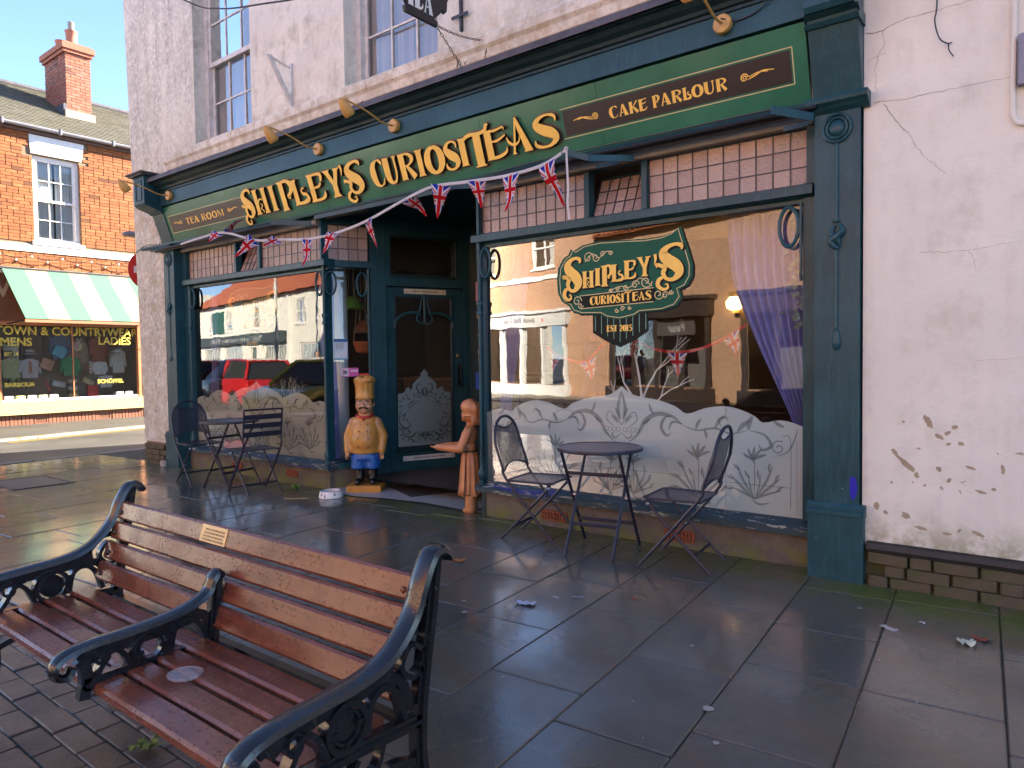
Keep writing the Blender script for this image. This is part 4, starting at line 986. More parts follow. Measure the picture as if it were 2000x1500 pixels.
for k, (ch, x0, x1, y0, y1) in enumerate(NAME + SUB):
    mb = draw(MB(), ch, (x0, x1, y0, y1), F, .034, .006, 0, 1)
    o = mb.build('raised_letter', [M['gold'], M['dark_brown']], fascia)
    draw(MB(), ch, (x0, x1, y0, y1), F, .0015 + .0001 * (k % 3), None, grow=.017).build('letter_outline', M['backing'], fascia)
# painted side panels with fine gold rules
def side_panel(x0, x1, y0, y1, word, xs0, xs1, ys0, ys1, scrolls, arrow):
    MB().poly([(x0, y0), (x1, y0), (x1, y1), (x0, y1)], F, .0011).build('painted_panel', M['plum'], fascia)
    r = MB(); g = .014
    path = [(x0 - .02, y0 - g), (x1 + g, y0 - g), (x1 + g, y1 + g), (x0 - .02, y1 + g)] if arrow > 0 else [(x1 + .02, y0 - g), (x0 - g, y0 - g), (x0 - g, y1 + g), (x1 + .02, y1 + g)]
    for a, b in zip(path, path[1:]): r.ribbon([a, b], .006, F, .0014, None)
    r.build('gold_rule', M['gold_pale'], fascia)
    wd = {'C': 1, 'A': 1, 'K': 1, 'E': .8, 'P': .8, 'R': 1, 'L': .8, 'O': 1.05, 'U': 1, 'T': .9, 'M': 1.25, ' ': .42}
    tot = sum(wd[c] for c in word); x = xs0; unit = (xs1 - xs0) / tot
    for c in word:
        if c != ' ':
            draw(MB(), {'A': 'a', 'E': 'e', 'T': 't'}.get(c, c), (x + unit * .04, x + unit * (wd[c] - .04), ys0, ys1), F, .0022, None).build('painted_letter', M['gold'], fascia)
        x += unit * wd[c]
    for sx, d in scrolls:
        s_ = MB(); yc = (y0 + y1) / 2
        s_.ribbon([(sx + d * p[0], p[1]) for p in spiral(0, yc, .026, .004, 0, 3.6 * PI, 30)], .007, F, .0022, None)
        s_.ribbon([(sx + d * a, yc + b) for a, b in spline([(.02, -.016), (.07, .0), (.12, .016), (.19, .008)], 5)], [.004 + .006 * math.sin(PI * i / 15) for i in range(16)], F, .0024, None)
        s_.ribbon([(sx + d * a, yc + b) for a, b in spline([(.03, .0), (.09, .014), (.15, .006)], 5)], .005, F, .0026, None)
        s_.build('scroll', M['gold'], fascia)
side_panel(-2.06, -.39, .160, .345, 'CAKE PARLOUR', -1.675, -.79, .208, .287, [(-1.785, -1), (-.68, 1)], 1)
side_panel(-8.12, -6.47, .160, .345, 'TEA ROOM', -7.745, -6.86, .208, .287, [(-7.86, -1), (-6.75, 1)], -1)

# ---------------------------------------------------------------- sign painted inside the plate glass
def glass_sign(dx, off):
    GI = lambda u, v, d: (u, GY + off - d, v)
    out = [(-2.297, 2.01), (-2.285, 2.10), (-2.235, 2.175), (-2.185, 2.20), (-2.162, 2.243), (-2.135, 2.225), (-2.05, 2.262), (-1.90, 2.275), (-1.671, 2.262), (-1.50, 2.25), (-1.36, 2.255), (-1.28, 2.275), (-1.222, 2.312), (-1.20, 2.24), (-1.165, 2.14), (-1.133, 2.03), (-1.135, 1.95), (-1.175, 1.885), (-1.235, 1.862), (-1.215, 1.80), (-1.26, 1.745), (-1.36, 1.718), (-1.55, 1.712), (-1.60, 1.685), (-1.727, 1.664), (-1.84, 1.684), (-1.90, 1.715), (-2.08, 1.722), (-2.16, 1.75), (-2.185, 1.795), (-2.25, 1.83), (-2.29, 1.90)]
    out = [(x + dx, z) for x, z in out]; cx, cz = -1.715 + dx, 1.98
    sc = lambda k: [(cx + (x - cx) * k, cz + (z - cz) * k) for x, z in out]
    sh = [(-1.963, 1.72), (-1.483, 1.72), (-1.483, 1.571), (-1.60, 1.50), (-1.722, 1.455), (-1.84, 1.50), (-1.963, 1.571)]
    root = MB().poly([(x + .018, z - .012) for x, z in sc(1.0)], GI, .0000).build('glass_sign', M['decal_dark'], shop)
    MB().poly([(x + dx, z) for x, z in sh], GI, -.0002).build('shield', M['decal_dark'], root)
    MB().poly(out, GI, .0004).build('green_ground', M['decal_green'], root)
    l = MB(); q = sc(.955); l.ribbon(q + [q[0]], .006, GI, .0006, None); l.build('gold_rule', M['gold_pale'], root)
    st_ = MB()
    for k in range(9): x = -1.94 + dx + k * .0545; st_.ribbon([(x, 1.70), (x, 1.575 - .1 * (1 - abs(k - 4) / 4.5) + .02)], .006, GI, .0002, None)
    st_.build('shield_stripe', M['decal_mint'], root)
    L1 = [('s', -2.245, -2.065, 1.905, 2.17, 0), ('H', -2.06, -1.945, 1.925, 2.055, .06), ('I', -1.945, -1.885, 1.935, 2.07, .06), ('P', -1.885, -1.775, 1.925, 2.085, .06), ('L', -1.795, -1.685, 1.955, 2.085, .06), ('E', -1.685, -1.58, 1.965, 2.105, .06), ('Y', -1.58, -1.455, 1.975, 2.12, .06), ("'", -1.44, -1.405, 2.05, 2.13, 0), ('s', -1.43, -1.20, 1.93, 2.19, 0)]
    for ch, x0, x1, y0, y1, it in L1:
        draw(MB(), ch, (x0 + dx + .012, x1 + dx + .012, y0 - .010, y1 - .010), GI, .0008, None, grow=.007).build('letter_shadow', M['decal_dark'], root)
        draw(MB(), ch, (x0 + dx, x1 + dx, y0, y1), GI, .0030, None).build('gilt_letter', M['gold'], root)
    bn = [(-2.06, 1.865), (-1.43, 1.885), (-1.40, 1.84), (-1.43, 1.785), (-2.06, 1.765), (-2.10, 1.815)]
    MB().poly([(x + dx, z) for x, z in bn], GI, .0008).build('banner', M['decal_dark'], root)
    bl = MB()
    for a, b in (((-2.08, 1.866), (-1.44, 1.886)), ((-2.08, 1.764), (-1.44, 1.784))): bl.ribbon([(a[0] + dx, a[1]), (b[0] + dx, b[1])], .006, GI, .0012, None)
    def swirl(x, z, r, s, turns=2.6, w=.007, a0=0):
        bl.ribbon([(p[0] + dx, p[1]) for p in spiral(x, z, r, r * .18, a0, a0 + s * turns * PI, 26)], w, GI, .0012 + rb.random() * .0004, None)
    for x, z, r, s in ((-2.105, 1.825, .042, 1), (-2.075, 1.79, .025, -1), (-1.40, 1.835, .042, -1), (-1.345, 1.825, .028, 1), (-1.30, 1.845, .018, -1), (-2.0, 2.16, .045, 1), (-1.93, 2.155, .034, -1), (-1.87, 2.175, .024, 1), (-1.80, 2.18, .018, -1), (-1.50, 1.935, .05, -1), (-1.59, 1.92, .034, 1), (-1.67, 1.905, .024, -1), (-1.74, 1.897, .018, 1), (-1.80, 1.893, .014, -1), (-1.70, 1.745, .02, 1), (-1.75, 1.735, .018, -1), (-1.64, 1.75, .015, -1)):
        swirl(x, z, r, s)
    for pts in ([(-2.03, 2.13), (-1.96, 2.185), (-1.90, 2.15), (-1.84, 2.19), (-1.78, 2.185)], [(-1.45, 1.90), (-1.55, 1.965), (-1.63, 1.905), (-1.72, 1.915), (-1.82, 1.885)]):
        sp = spline([(x + dx, z) for x, z in pts], 6); bl.ribbon(sp, .006, GI, .0018, None)
    bl.build('scrollwork', M['gold_pale'], root)
    word = [('C', .8), ('U', .85), ('R', .85), ('I', .5), ('O', .9), ('S', .75), ('I', .5), ('T', 1.15), ('e', .85), ('A', .95), ('S', .95)]
    x = -1.985; un = .535 / sum(w for _, w in word)
    for c, w in word:
        z0 = 1.787 + (x + 1.985) * .03; h = .066 if c != 'T' else .078
        draw(MB(), c, (x + dx, x + dx + un * w * .94, z0 - (.008 if c == 'T' else 0), z0 + h), GI, .0034, None).build('gilt_letter', M['gold'], root); x += un * w
    x = -1.835; 
    for c in 'EST 2015':
        w = {' ': .018, '1': .022}.get(c, .030)
        if c != ' ': draw(MB(), {'E': 'e', 'T': 't'}.get(c, c), (x + dx, x + dx + w * .9, 1.575, 1.623), GI, .0012, None).build('gilt_letter', M['gold'], root)
        x += w
    return root
glass_sign(0.0, -.002); glass_sign(-4.995, .004)

# ---------------------------------------------------------------- etched glass
def etched(fm, cx, half, zb, top, parent, seed):
    """frosted panel with scalloped top; pattern left clear"""
    panel = MB().poly(top + [(top[-1][0], zb), (top[0][0], zb)], fm, -.004).build('etched_panel', M['frost'], parent)
    e = MB()
    def st2(pts, w, taper=True, lvl=0):
        sp = spline(pts, 6); n = len(sp)
        for sg in (1, -1):
            e.ribbon([(cx + sg * x, z) for x, z in sp], [w * .72 * (max(.12, math.sin(PI * (i + .4) / n)) if taper else 1) for i in range(n)], fm, -.0025 + .0001 * lvl + (0.00005 if sg > 0 else 0), None)
    def leaf(x, z, ang, L, w):
        c_, s_ = math.cos(ang), math.sin(ang)
        st2([(x, z), (x + c_ * L * .5 - s_ * w * .2, z + s_ * L * .5 + c_ * w * .2), (x + c_ * L, z + s_ * L)], w, True, 2)
    k = half / 1.35
    # central fleur
    st2([(0.0, 1.12), (.030, 1.0), (.012, .90)], .035); st2([(0.0, .86), (.05, .92), (.11, .96), (.13, .90), (.07, .85)], .012, False, 1)
    for q in range(4): st2(spiral(.03 + q * .035, .825, .017, .017, 0, 2 * PI, 10), .006, False, 3)
    st2([(.0, .80), (.05, .76), (.085, .78), (.07, .805)], .02, True, 1); leaf(.03, .87, .8, .09, .03); leaf(.02, .9, 1.2, .1, .03)
    # acanthus scroll
    st2([(.05, .72), (.14, .80), (.20, .90), (.30, .955), (.42, .94), (.50, .88)], .05); st2([(.42, .945), (.36, .93), (.33, .86), (.37, .80), (.41, .82)], .035, True, 1)
    st2([(.50, .89), (.42, .90), (.39, .84)], .025, True, 2); leaf(.27, .95, 2.0, .09, .03); leaf(.24, .92, -2.5, .08, .03)
    st2([(.48, .89), (.60, .85), (.74, .87), (.86, .84), (.98, .87)], .022); leaf(.60, .855, 1.1, .09, .035); leaf(.66, .86, -1.3, .07, .03); leaf(.74, .87, .9, .12, .04)
    leaf(.90, .85, .75, .13, .045); leaf(.98, .87, 1.3, .10, .05); st2([(.80, .86), (.77, .93), (.82, .95), (.84, .92)], .018, True, 1)
    st2([(.98, .87), (1.09, .84), (1.13, .77), (1.07, .74), (1.05, .78)], .03); st2(spiral(1.18 * 1.0, .76, .05, .01, 1, 1 + 2.6 * PI, 18), .012, False, 1)
    st2([(1.15, .70), (1.24, .74), (1.29, .84), (1.30, .90)], .015); leaf(1.22, .90, 2.6, .09, .035)
    # bouquets
    for bx, bz, sc in ((.62, .36, 1.0), (1.02, .40, .9), (.10, .34, .8)):
        for ang, L, w in ((1.57, .34, .02), (1.1, .30, .045), (2.05, .30, .045), (.75, .26, .05), (2.4, .26, .05), (.4, .22, .04), (2.75, .22, .04), (1.35, .2, .03), (1.8, .2, .03)):
            c_, s_ = math.cos(ang), math.sin(ang); L *= sc
            st2([(bx, bz), (bx + c_ * L * .5 - .02 * math.cos(ang * 3), bz + s_ * L * .55), (bx + c_ * L, bz + s_ * L)], w * .55, True, 4)
            if bx + c_ * L < 1.3: leaf(bx + c_ * L * .8, bz + s_ * L * .8, ang + .35, .07 * sc, .028 * sc)
        for q in range(5): leaf(bx, bz + .30 * sc, 1.57 + (q - 2) * .55, .10 * sc, .032 * sc)
        st2([(bx - .02, bz), (bx + .03, bz - .03), (bx + .10, bz - .015)], .02, True, 3)
    # border rules
    st2([(half - .09, .36), (half - .09, .80), (half - .14, .84)], .008, False, 5); st2([(half - .05, .34), (half - .05, .82)], .005, False, 5)
    st2([(.0, .52), (half * .4, .515)], .006, False, 5); st2([(half * .52, .50), (half - .09, .50)], .006, False, 5)
    st2([(.82 * k, .32), (.82 * k, .60)], .005, False, 6); st2([(.82 * k, .94), (.82 * k, 1.02)], .005, False, 6)
    e.build('etching', M['etch'], panel)
GF = lambda u, v, d: (u, GY - d, v)
def scallop(cx, half):
    pk = [(-1.0, .905), (-.94, .935), (-.88, .945), (-.80, .925), (-.76, .965), (-.68, 1.01), (-.60, 1.027), (-.50, 1.01), (-.395, .965), (-.33, 1.015), (-.22, 1.06), (-.12, 1.078), (-.06, 1.10), (0, 1.155)]
    L_ = [(cx + x * half, z) for x, z in pk]; R_ = [(cx - x * half, z) for x, z in reversed(pk[:-1])]
    return spline(L_, 3) + spline(R_, 3)
etched(GF, -1.7175, 1.348, .306, scallop(-1.7175, 1.345), shop, 1)
etched(GF, -6.6575, 1.373, .306, scallop(-6.6575, 1.37), shop, 2)
# door panel
tp = [(.80, .995), (.86, 1.0), (.885, 1.02), (.90, 1.06), (.935, 1.065), (.95, 1.03), (.975, 1.05), (.98, 1.10), (1.02, 1.14), (1.05, 1.165), (1.085, 1.19), (1.075, 1.215), (1.095, 1.235), (1.125, 1.275)]
tpr = [(2.25 - s, z) for s, z in reversed(tp[:-1])]
DF = lambda s, z, d: D(s, z, d - .040)
pn_ = MB().poly(tp + tpr + [(1.455, .392), (.795, .392)], DF, -.004).build('etched_panel', M['frost'], door)
e = MB()
def s2(pts, w, lvl=0, taper=True):
    sp = spline(pts, 6); n = len(sp)
    for sg in (1, -1): e.ribbon([(1.125 + sg * (x - 1.125), z) for x, z in sp], [w * (max(.15, math.sin(PI * (i + .4) / n)) if taper else 1) for i in range(n)], DF, -.0025 + lvl * .0001 + (.00005 if sg > 0 else 0), None)
s2([(1.125, .97), (1.19, 1.0), (1.225, 1.06), (1.20, 1.10), (1.16, 1.09)], .022); s2(spiral(1.19, .985, .05, .012, 2, 2 + 2.4 * PI, 18), .013, 1, False); s2([(1.125, 1.06), (1.15, 1.02), (1.125, .95)], .03, 2)
s2([(1.22, .95), (1.30, .88), (1.37, .84)], .012); s2([(1.37, .84), (1.43, .77), (1.43, .66), (1.37, .60), (1.31, .62), (1.32, .66), (1.35, .66)], .022, 1); s2([(1.14, .93), (1.24, .88), (1.30, .84), (1.33, .83), (1.30, .81)], .012, 2)
for x, z, a in ((1.30, .92, .5), (1.34, .95, 1.2), (1.40, .90, .3), (1.39, .86, -.3), (1.37, .92, .9), (1.41, .73, 2.4), (1.40, .68, 2.0), (1.36, .78, -1.2), (1.27, .90, -.6), (1.36, .72, -2), (1.40, .62, -2.2), (1.25, .95, 1.3)): s2([(x, z), (x + .022 * math.cos(a), z + .022 * math.sin(a)), (x + .05 * math.cos(a), z + .05 * math.sin(a))], .022, 3)
s2([(1.125, .55), (1.15, .52), (1.125, .44)], .03, 1)
for q in range(4): s2([(1.13, .50), (1.14 + .018 * q, .54 - q * .012), (1.145 + .03 * q, .545 - .018 * q)], .012, 2)
s2([(1.15, .53), (1.22, .55), (1.28, .51), (1.34, .50), (1.39, .53), (1.41, .60), (1.40, .62)], .026, 3); s2(spiral(1.20, .49, .042, .01, 1, 1 + 2.6 * PI, 18), .012, 4, False); s2(spiral(1.345, .565, .04, .01, 3, 3 + 2.5 * PI, 18), .012, 4, False)
s2([(1.16, .45), (1.24, .44), (1.30, .47), (1.36, .45)], .016, 5)
for x, z, a in ((1.25, .53, -1), (1.29, .51, -1.2), (1.33, .49, -1.4), (1.38, .50, -.8), (1.40, .52, .2), (1.27, .46, -.9), (1.42, .58, .9), (1.31, .54, 1.1)): s2([(x, z), (x + .02 * math.cos(a), z + .02 * math.sin(a)), (x + .045 * math.cos(a), z + .045 * math.sin(a))], .022, 6)
e.build('etching', M['etch'], pn_)
# ---------------------------------------------------------------- inside the shop
rm = MB()
rm.add([(-8.85, .42, .12), (-.05, .42, .12), (-.05, 4.6, .12), (-8.85, 4.6, .12)], [(0, 1, 2, 3)], 1)
rm.add([(-8.85, .42, 2.94), (-.05, .42, 2.94), (-.05, 4.6, 2.94), (-8.85, 4.6, 2.94)], [(3, 2, 1, 0)], 2)
rm.add([(-8.85, 4.6, .12), (-.05, 4.6, .12), (-.05, 4.6, 2.94), (-8.85, 4.6, 2.94)], [(0, 1, 2, 3)], 0)
rm.add([(-8.2, .25, .12), (-8.2, 4.6, .12), (-8.2, 4.6, 2.94), (-8.2, .25, 2.94)], [(0, 1, 2, 3)], 0)
rm.add([(-.29, .25, .12), (-.29, 4.6, .12), (-.29, 4.6, 2.94), (-.29, .25, 2.94)], [(0, 1, 2, 3)], 0)
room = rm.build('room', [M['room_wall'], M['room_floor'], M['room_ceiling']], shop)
MB().box(-8.15, -5.45, .25, 1.05, .12, .295).build('display_shelf', M['white_wood'], shop)
MB().box(-2.98, -.3, .25, 1.05, .12, .295).build('display_shelf', M['white_wood'], shop)
def curtain(name, edges, y, label, folds=9, amp=.035, m='violet_curtain', ph=0.0):
    """edges: rows of (z, x_left, x_right)"""
    n = folds * 8; rows = spline(edges, 5); v = []
    for r, (z, a, b) in enumerate(rows):
        for k in range(n + 1):
            t = k / n; w = .5 + .5 * (b - a) / max(abs(edges[0][2] - edges[0][1]), .01)
            v.append((a + (b - a) * t, y + amp * math.sin(t * folds * 2 * PI + ph + r * .05) * min(1, w) + .02 * math.sin(t * 5 + r * .2), z))
    f = [(r * (n + 1) + k, r * (n + 1) + k + 1, (r + 1) * (n + 1) + k + 1, (r + 1) * (n + 1) + k) for r in range(len(rows) - 1) for k in range(n)]
    o = MB().add(v, f).build(name, M[m], None, smooth=3.0); return tag(o, label, 'curtain', 'violet voile curtains in the shop windows')
curtain('curtain', [(2.36, -.97, -.34), (1.9, -.93, -.34), (1.5, -.78, -.35), (1.2, -.64, -.36), (.95, -.52, -.37), (.80, -.47, -.38), (.6, -.50, -.36), (.30, -.56, -.34)], .42, 'violet voile curtain swept aside beside the gold lettered window pilaster at the wall')
curtain('curtain', [(2.36, -3.05, -2.70), (1.9, -3.05, -2.76), (1.4, -3.05, -2.88), (1.05, -3.05, -2.95), (.85, -3.05, -2.97), (.6, -3.05, -2.93), (.30, -3.05, -2.88)], .40, 'violet voile curtain beside the statue of the woman in the larger window', 6)
curtain('curtain', [(2.36, -8.0, -7.78), (1.6, -8.0, -7.82), (1.0, -8.0, -7.88), (.3, -8.0, -7.86)], .40, 'narrow violet voile curtain in the window nearest the street corner', 4)
curtain('curtain', [(2.36, -5.62, -5.34), (1.6, -5.62, -5.36), (1.1, -5.55, -5.36), (.3, -5.66, -5.36)], .36, 'violet voile curtain behind the post beside the chef statue', 5)
# white twig tree
tw = MB(); rt = random.Random(4)
def twig(p, d, L, r, lev):
    q = p + d * L; mid = p + d * L * .5 + Vector((rt.uniform(-1, 1), rt.uniform(-1, 1), rt.uniform(-1, 1))) * L * .05
    tw.tube([p, mid, q], [r, r * .85, r * .68], 6)
    if lev == 0: return
    for k in range(3 if lev > 2 else 2):
        a = rt.uniform(0, 2 * PI); sp = rt.uniform(.35, .75)
        dd = (d + Vector((math.cos(a) * sp, math.sin(a) * sp * .6, rt.uniform(-.05, .25)))).normalized()
        twig(q, dd, L * rt.uniform(.55, .8), r * .6, lev - 1)
tw.tube(spline([(-1.775, .62, .30), (-1.77, .62, .6), (-1.762, .62, .9), (-1.765, .62, 1.08)], 4), [.022 - .0008 * k for k in range(13)], 8)
for k, (z, a, L) in enumerate(((.80, -.95, .24), (.88, .8, .26), (.96, -.6, .26), (1.02, .42, .28), (1.06, -.15, .30))):
    twig(Vector((-1.765, .62, z)), Vector((math.sin(a), .2 * math.cos(k * 2), math.cos(a))).normalized(), L, .0105, 2)
tag(tw.build('twig_tree', M['white'], None), 'white twig tree standing behind the larger shop window', 'decoration')
tw = MB(); rt = random.Random(9)
for k in range(4): twig(Vector((-6.62, .62, .55 + .05 * k)), Vector((math.sin(-.8 + k * .5), .1, 1.2)).normalized(), .22, .010, 3)
tw.tube([(-6.62, .62, .30), (-6.62, .62, .75)], .016, 6)
tag(tw.build('twig_tree', M['white'], None), 'white twig tree behind the window beside the slatted chair', 'decoration')
# ornaments standing on the display shelf
def pumpkin(x, y, z, r, m, label, name, cat):
    mb = MB(); n = 48; rings = []
    for i in range(13):
        ph = -PI / 2 + PI * i / 12
        rings.append([(x + r * math.cos(ph) * (1 + .05 * math.cos(8 * t)) * math.cos(t), y + r * math.cos(ph) * (1 + .05 * math.cos(8 * t)) * math.sin(t), z + r * .8 * math.sin(ph)) for t in [2 * PI * k / n for k in range(n)]])
    mb.loft(rings); mb.tube([(x, y, z + r * .75), (x + .01, y, z + r * 1.0)], .012, 6)
    tag(mb.build(name, m, None, smooth=True), label, cat)
pumpkin(-.93, .55, .43, .165, M['white'], 'large round white pot behind the frosted glass near the pilaster', 'round_pot', 'pot')
bx = thing('blue_box', 'pale blue display box behind the frosted glass under the small table', 'box', (-2.26, .58, .296))
MB().rbox(-.16, .16, -.10, .10, 0, .22, .004).build('body', cm((.35, .55, .72), .6), bx); MB().rbox(-.167, .167, -.107, .107, .2215, .26, .004).build('lid', cm((.42, .62, .78), .6), bx)
def posy(x, y, label):
    t = thing('flower_posy', label, 'flowers', (x, y, .296)); mb = MB(); mb.lathe([(.03, 0), (.04, .03), (.028, .08), (.034, .10)], 14); mb.build('vase', M['white'], t, smooth=True)
    fl = MB(); r = random.Random(int(x * 100))
    for k in range(14):
        a, q = r.uniform(0, 2 * PI), r.uniform(0, .05); fl.ball((q * math.cos(a), q * math.sin(a), .11 + r.uniform(0, .04)), r.uniform(.010, .018), 7, 5)
    fl.build('petals', cm((.65, .10, .14), .6), t)
posy(-1.86, .46, 'red and white flower posy on the sill behind the table'); posy(-1.41, .46, 'red and white flower posy on the sill behind the folding chair')
def cup(x, y, label, s=1.0):
    t = thing('teacup', label, 'cup', (x, y, .296)); mb = MB(); mb.lathe([(.075 * s, 0), (.08 * s, .006), (.045 * s, .008), (.03 * s, .02), (.055 * s, .07), (.06 * s, .085), (.055 * s, .085), (.03 * s, .03)], 20, caps=False); mb.build('bowl', M['white'], t, smooth=True)
    h = MB(); h.tube([(.055 * s, 0, .075), (.085 * s, 0, .065), (.085 * s, 0, .04), (.05 * s, 0, .035)], .005, 6); h.build('handle', M['white'], t)
cup(-.60, .40, 'white teacup in the corner of the window by the wide pilaster', 1.3); cup(-.48, .48, 'white teacup tucked behind another at the window corner', 1.2)
mb = MB(); r = random.Random(8)
for k in range(46):
    z = 1.55 + k * .0165; x = -.46 + .05 * math.sin(k * .7) + r.uniform(-.05, .05); y = .34 + r.uniform(-.03, .03); a = r.uniform(0, 6.28); L = r.uniform(.03, .055)
    d = Vector((math.cos(a), .3, math.sin(a))) * L; n = Vector((-math.sin(a), r.uniform(-.4, .4), math.cos(a))) * L * .42; p = Vector((x, y, z))
    mb.add([p, p + d * .5 + n, p + d, p + d * .5 - n], [(0, 1, 2, 3)])
mb.tube([(-.46 + .05 * math.sin(k * .7), .345, 1.55 + k * .0165) for k in range(46)], .004, 5)
tag(mb.build('ivy_garland', cm((.20, .26, .25), .6), None), 'trailing ivy garland hanging over the curtain at the window edge', 'garland')
# lit lamp at the back, green shaded pendant and hanging baskets
t = thing('wall_lamp', 'small lit amber lamp on the back wall inside the shop', 'lamp', (-2.45, 4.5, 2.05))
mb = MB(); mb.lathe([(.05, -.08), (.10, -.05), (.11, .03), (.06, .09)], 18); mb.build('lamp_shade', emit('amber_glow', (1.0, .55, .12), 3.0), t, smooth=True)
MB().box(-.03, .03, .0, .095, -.12, -.085).build('bracket', M['gold_dull'], t)
def pendant(x, y, z, label, c1):
    t = thing('pendant_lamp', label, 'lamp', (x, y, z)); mb = MB()
    mb.lathe([(.03, .15), (.06, .14), (.12, .06), (.135, 0), (.128, 0), (.112, .055), (.055, .13), (.025, .14)], 20, caps=False); mb.build('lamp_shade', cm(c1, .4), t, smooth=True)
    c_ = MB(); 
    for k in range(3): c_.tube([(.05 * math.cos(k * 2.1), .05 * math.sin(k * 2.1), .14), (.01 * math.cos(k * 2.1), .01 * math.sin(k * 2.1), 2.93 - z)], .004, 5)
    c_.build('cord', cm((.5, .38, .2), .7), t)
pendant(-5.83, 1.0, 2.0, 'green shaded pendant lamp inside the side pane', (.16, .42, .04)); pendant(-5.92, 1.25, 1.72, 'brown shaded pendant lamp hanging below the green one', (.28, .10, .04))
t = thing('hanging_basket', 'orange red hanging basket inside the side pane', 'basket', (-5.83, 1.2, 1.45)); mb = MB(); mb.lathe([(.05, 0), (.12, .03), (.15, .12), (.16, .16), (.14, .16), (.12, .06)], 18, caps=False); mb.build('bowl', cm((.5, .13, .04), .6), t, smooth=True)
mb = MB(); [mb.tube([(.15 * math.cos(k * 2.1), .15 * math.sin(k * 2.1), .15), (0, 0, 1.49)], .004, 5) for k in range(3)]; mb.build('cord', cm((.5, .38, .2), .7), t)
po = MB(); po.lathe([(.075, .12), (.075, 2.93)], 20, caps=False, M=Matrix.Translation((-5.70, .72, 0))); po.build('post', M['white'], shop, smooth=True)
# a counter and shelves far inside give the dark room some depth
ct = thing('shop_counter', 'dark wooden counter deep inside the shop seen through the door', 'counter', (-5.9, 3.4, .12)); MB().rbox(-1.3, 1.3, -.3, .3, 0, .95, .01).build('body', cm((.10, .05, .03), .5), ct); MB().rbox(-1.36, 1.36, -.36, .36, .951, .99, .008).build('top', cm((.2, .12, .07), .35), ct)
cb = thing('dresser', 'tall dark dresser with shelves against the back wall of the shop', 'dresser', (-4.9, 4.35, .12))
mb = MB(); mb.box(-.8, -.76, -.2, .2, 0, 2.2); mb.box(.76, .8, -.2, .2, 0, 2.2); mb.box(-.76, .76, .17, .2, 0, 2.2); mb.build('carcass', cm((.07, .045, .03), .5), cb)
for z in (.1, .55, 1.0, 1.45, 1.9): MB().box(-.76, .76, -.19, .168, z, z + .03).build('shelf', cm((.09, .055, .035), .5), cb)
# ---------------------------------------------------------------- bunting
def clip(poly, tri):
    out = poly
    for i in range(len(tri)):
        a, b = tri[i], tri[(i + 1) % len(tri)]
        side = lambda p: (b[0] - a[0]) * (p[1] - a[1]) - (b[1] - a[1]) * (p[0] - a[0])
        inp, out = out, []
        for j in range(len(inp)):
            p, q = inp[j], inp[(j + 1) % len(inp)]; sp, sq = side(p), side(q)
            if sp >= 0: out.append(p)
            if (sp > 0) != (sq > 0) and abs(sp - sq) > 1e-12:
                t = sp / (sp - sq); out.append((p[0] + t * (q[0] - p[0]), p[1] + t * (q[1] - p[1])))
        if len(out) < 3: return []
    return out
def pennant_mesh(w, h, curl):
    tri = [(-w / 2, 0), (-.02 * w, -h), (.02 * w, -h), (w / 2, 0)]
    bar = lambda x0, y0, x1, y1, t: [(x0 - (y1 - y0) / math.hypot(x1 - x0, y1 - y0) * t / 2, y0 + (x1 - x0) / math.hypot(x1 - x0, y1 - y0) * t / 2), (x0 + (y1 - y0) / math.hypot(x1 - x0, y1 - y0) * t / 2, y0 - (x1 - x0) / math.hypot(x1 - x0, y1 - y0) * t / 2), (x1 + (y1 - y0) / math.hypot(x1 - x0, y1 - y0) * t / 2, y1 - (x1 - x0) / math.hypot(x1 - x0, y1 - y0) * t / 2), (x1 - (y1 - y0) / math.hypot(x1 - x0, y1 - y0) * t / 2, y1 + (x1 - x0) / math.hypot(x1 - x0, y1 - y0) * t / 2)]
    cy = -.40 * h; layers = [([tri], 0)]
    layers.append(([bar(-w * .75, 0.10 * h, w * .75, 2 * cy - .10 * h, .034), bar(w * .75, .10 * h, -w * .75, 2 * cy - .10 * h, .034)], 1))
    layers.append(([bar(-w * .75, .10 * h - .008, 0, cy - .008, .009), bar(w * .75, .10 * h - .008, 0, cy - .008, .009), bar(0, cy + .008, w * .75, 2 * cy - .1 * h + .008, .009), bar(0, cy + .008, -w * .75, 2 * cy - .1 * h + .008, .009)], 2))
    layers.append(([bar(0, .01, 0, -h, .046), bar(-w, cy, w, cy, .050)], 1)); layers.append(([bar(0, .01, 0, -h, .028), bar(-w, cy, w, cy, .032)], 2))
    mb = MB(); nz = 10
    def P(x, y, d):
        c = curl * (y / h) ** 2 * .10 + .012 * math.sin(y / h * 7) * abs(curl)
        return (x, c + d, y)
    for k, (polys, mi) in enumerate(layers):
        for j, pl in enumerate(polys):
            # orientation to CCW for the clip
            area = sum(pl[i][0] * pl[(i + 1) % len(pl)][1] - pl[(i + 1) % len(pl)][0] * pl[i][1] for i in range(len(pl)))
            tr = tri[::-1] if sum(tri[i][0] * tri[(i + 1) % 4][1] - tri[(i + 1) % 4][0] * tri[i][1] for i in range(4)) < 0 else tri
            q = clip(pl, tr)
            if not q: continue
            for s in range(nz):                       # cut in strips so that the cloth can curl
                y1, y0 = -h * s / nz, -h * (s + 1) / nz
                band = clip(q, [(-1, y0), (1, y0), (1, y1), (-1, y1)])
                if len(band) < 3: continue
                e = .0006 * k + .0001 * j
                mb.add([P(x, y, -e) for x, y in band], [tuple(range(len(band)))], mi)
                if k: mb.add([P(x, y, e) for x, y in band], [tuple(reversed(range(len(band))))], mi)
    return mb
FM = [M['flag_blue'], M['flag_white'], M['flag_red']]
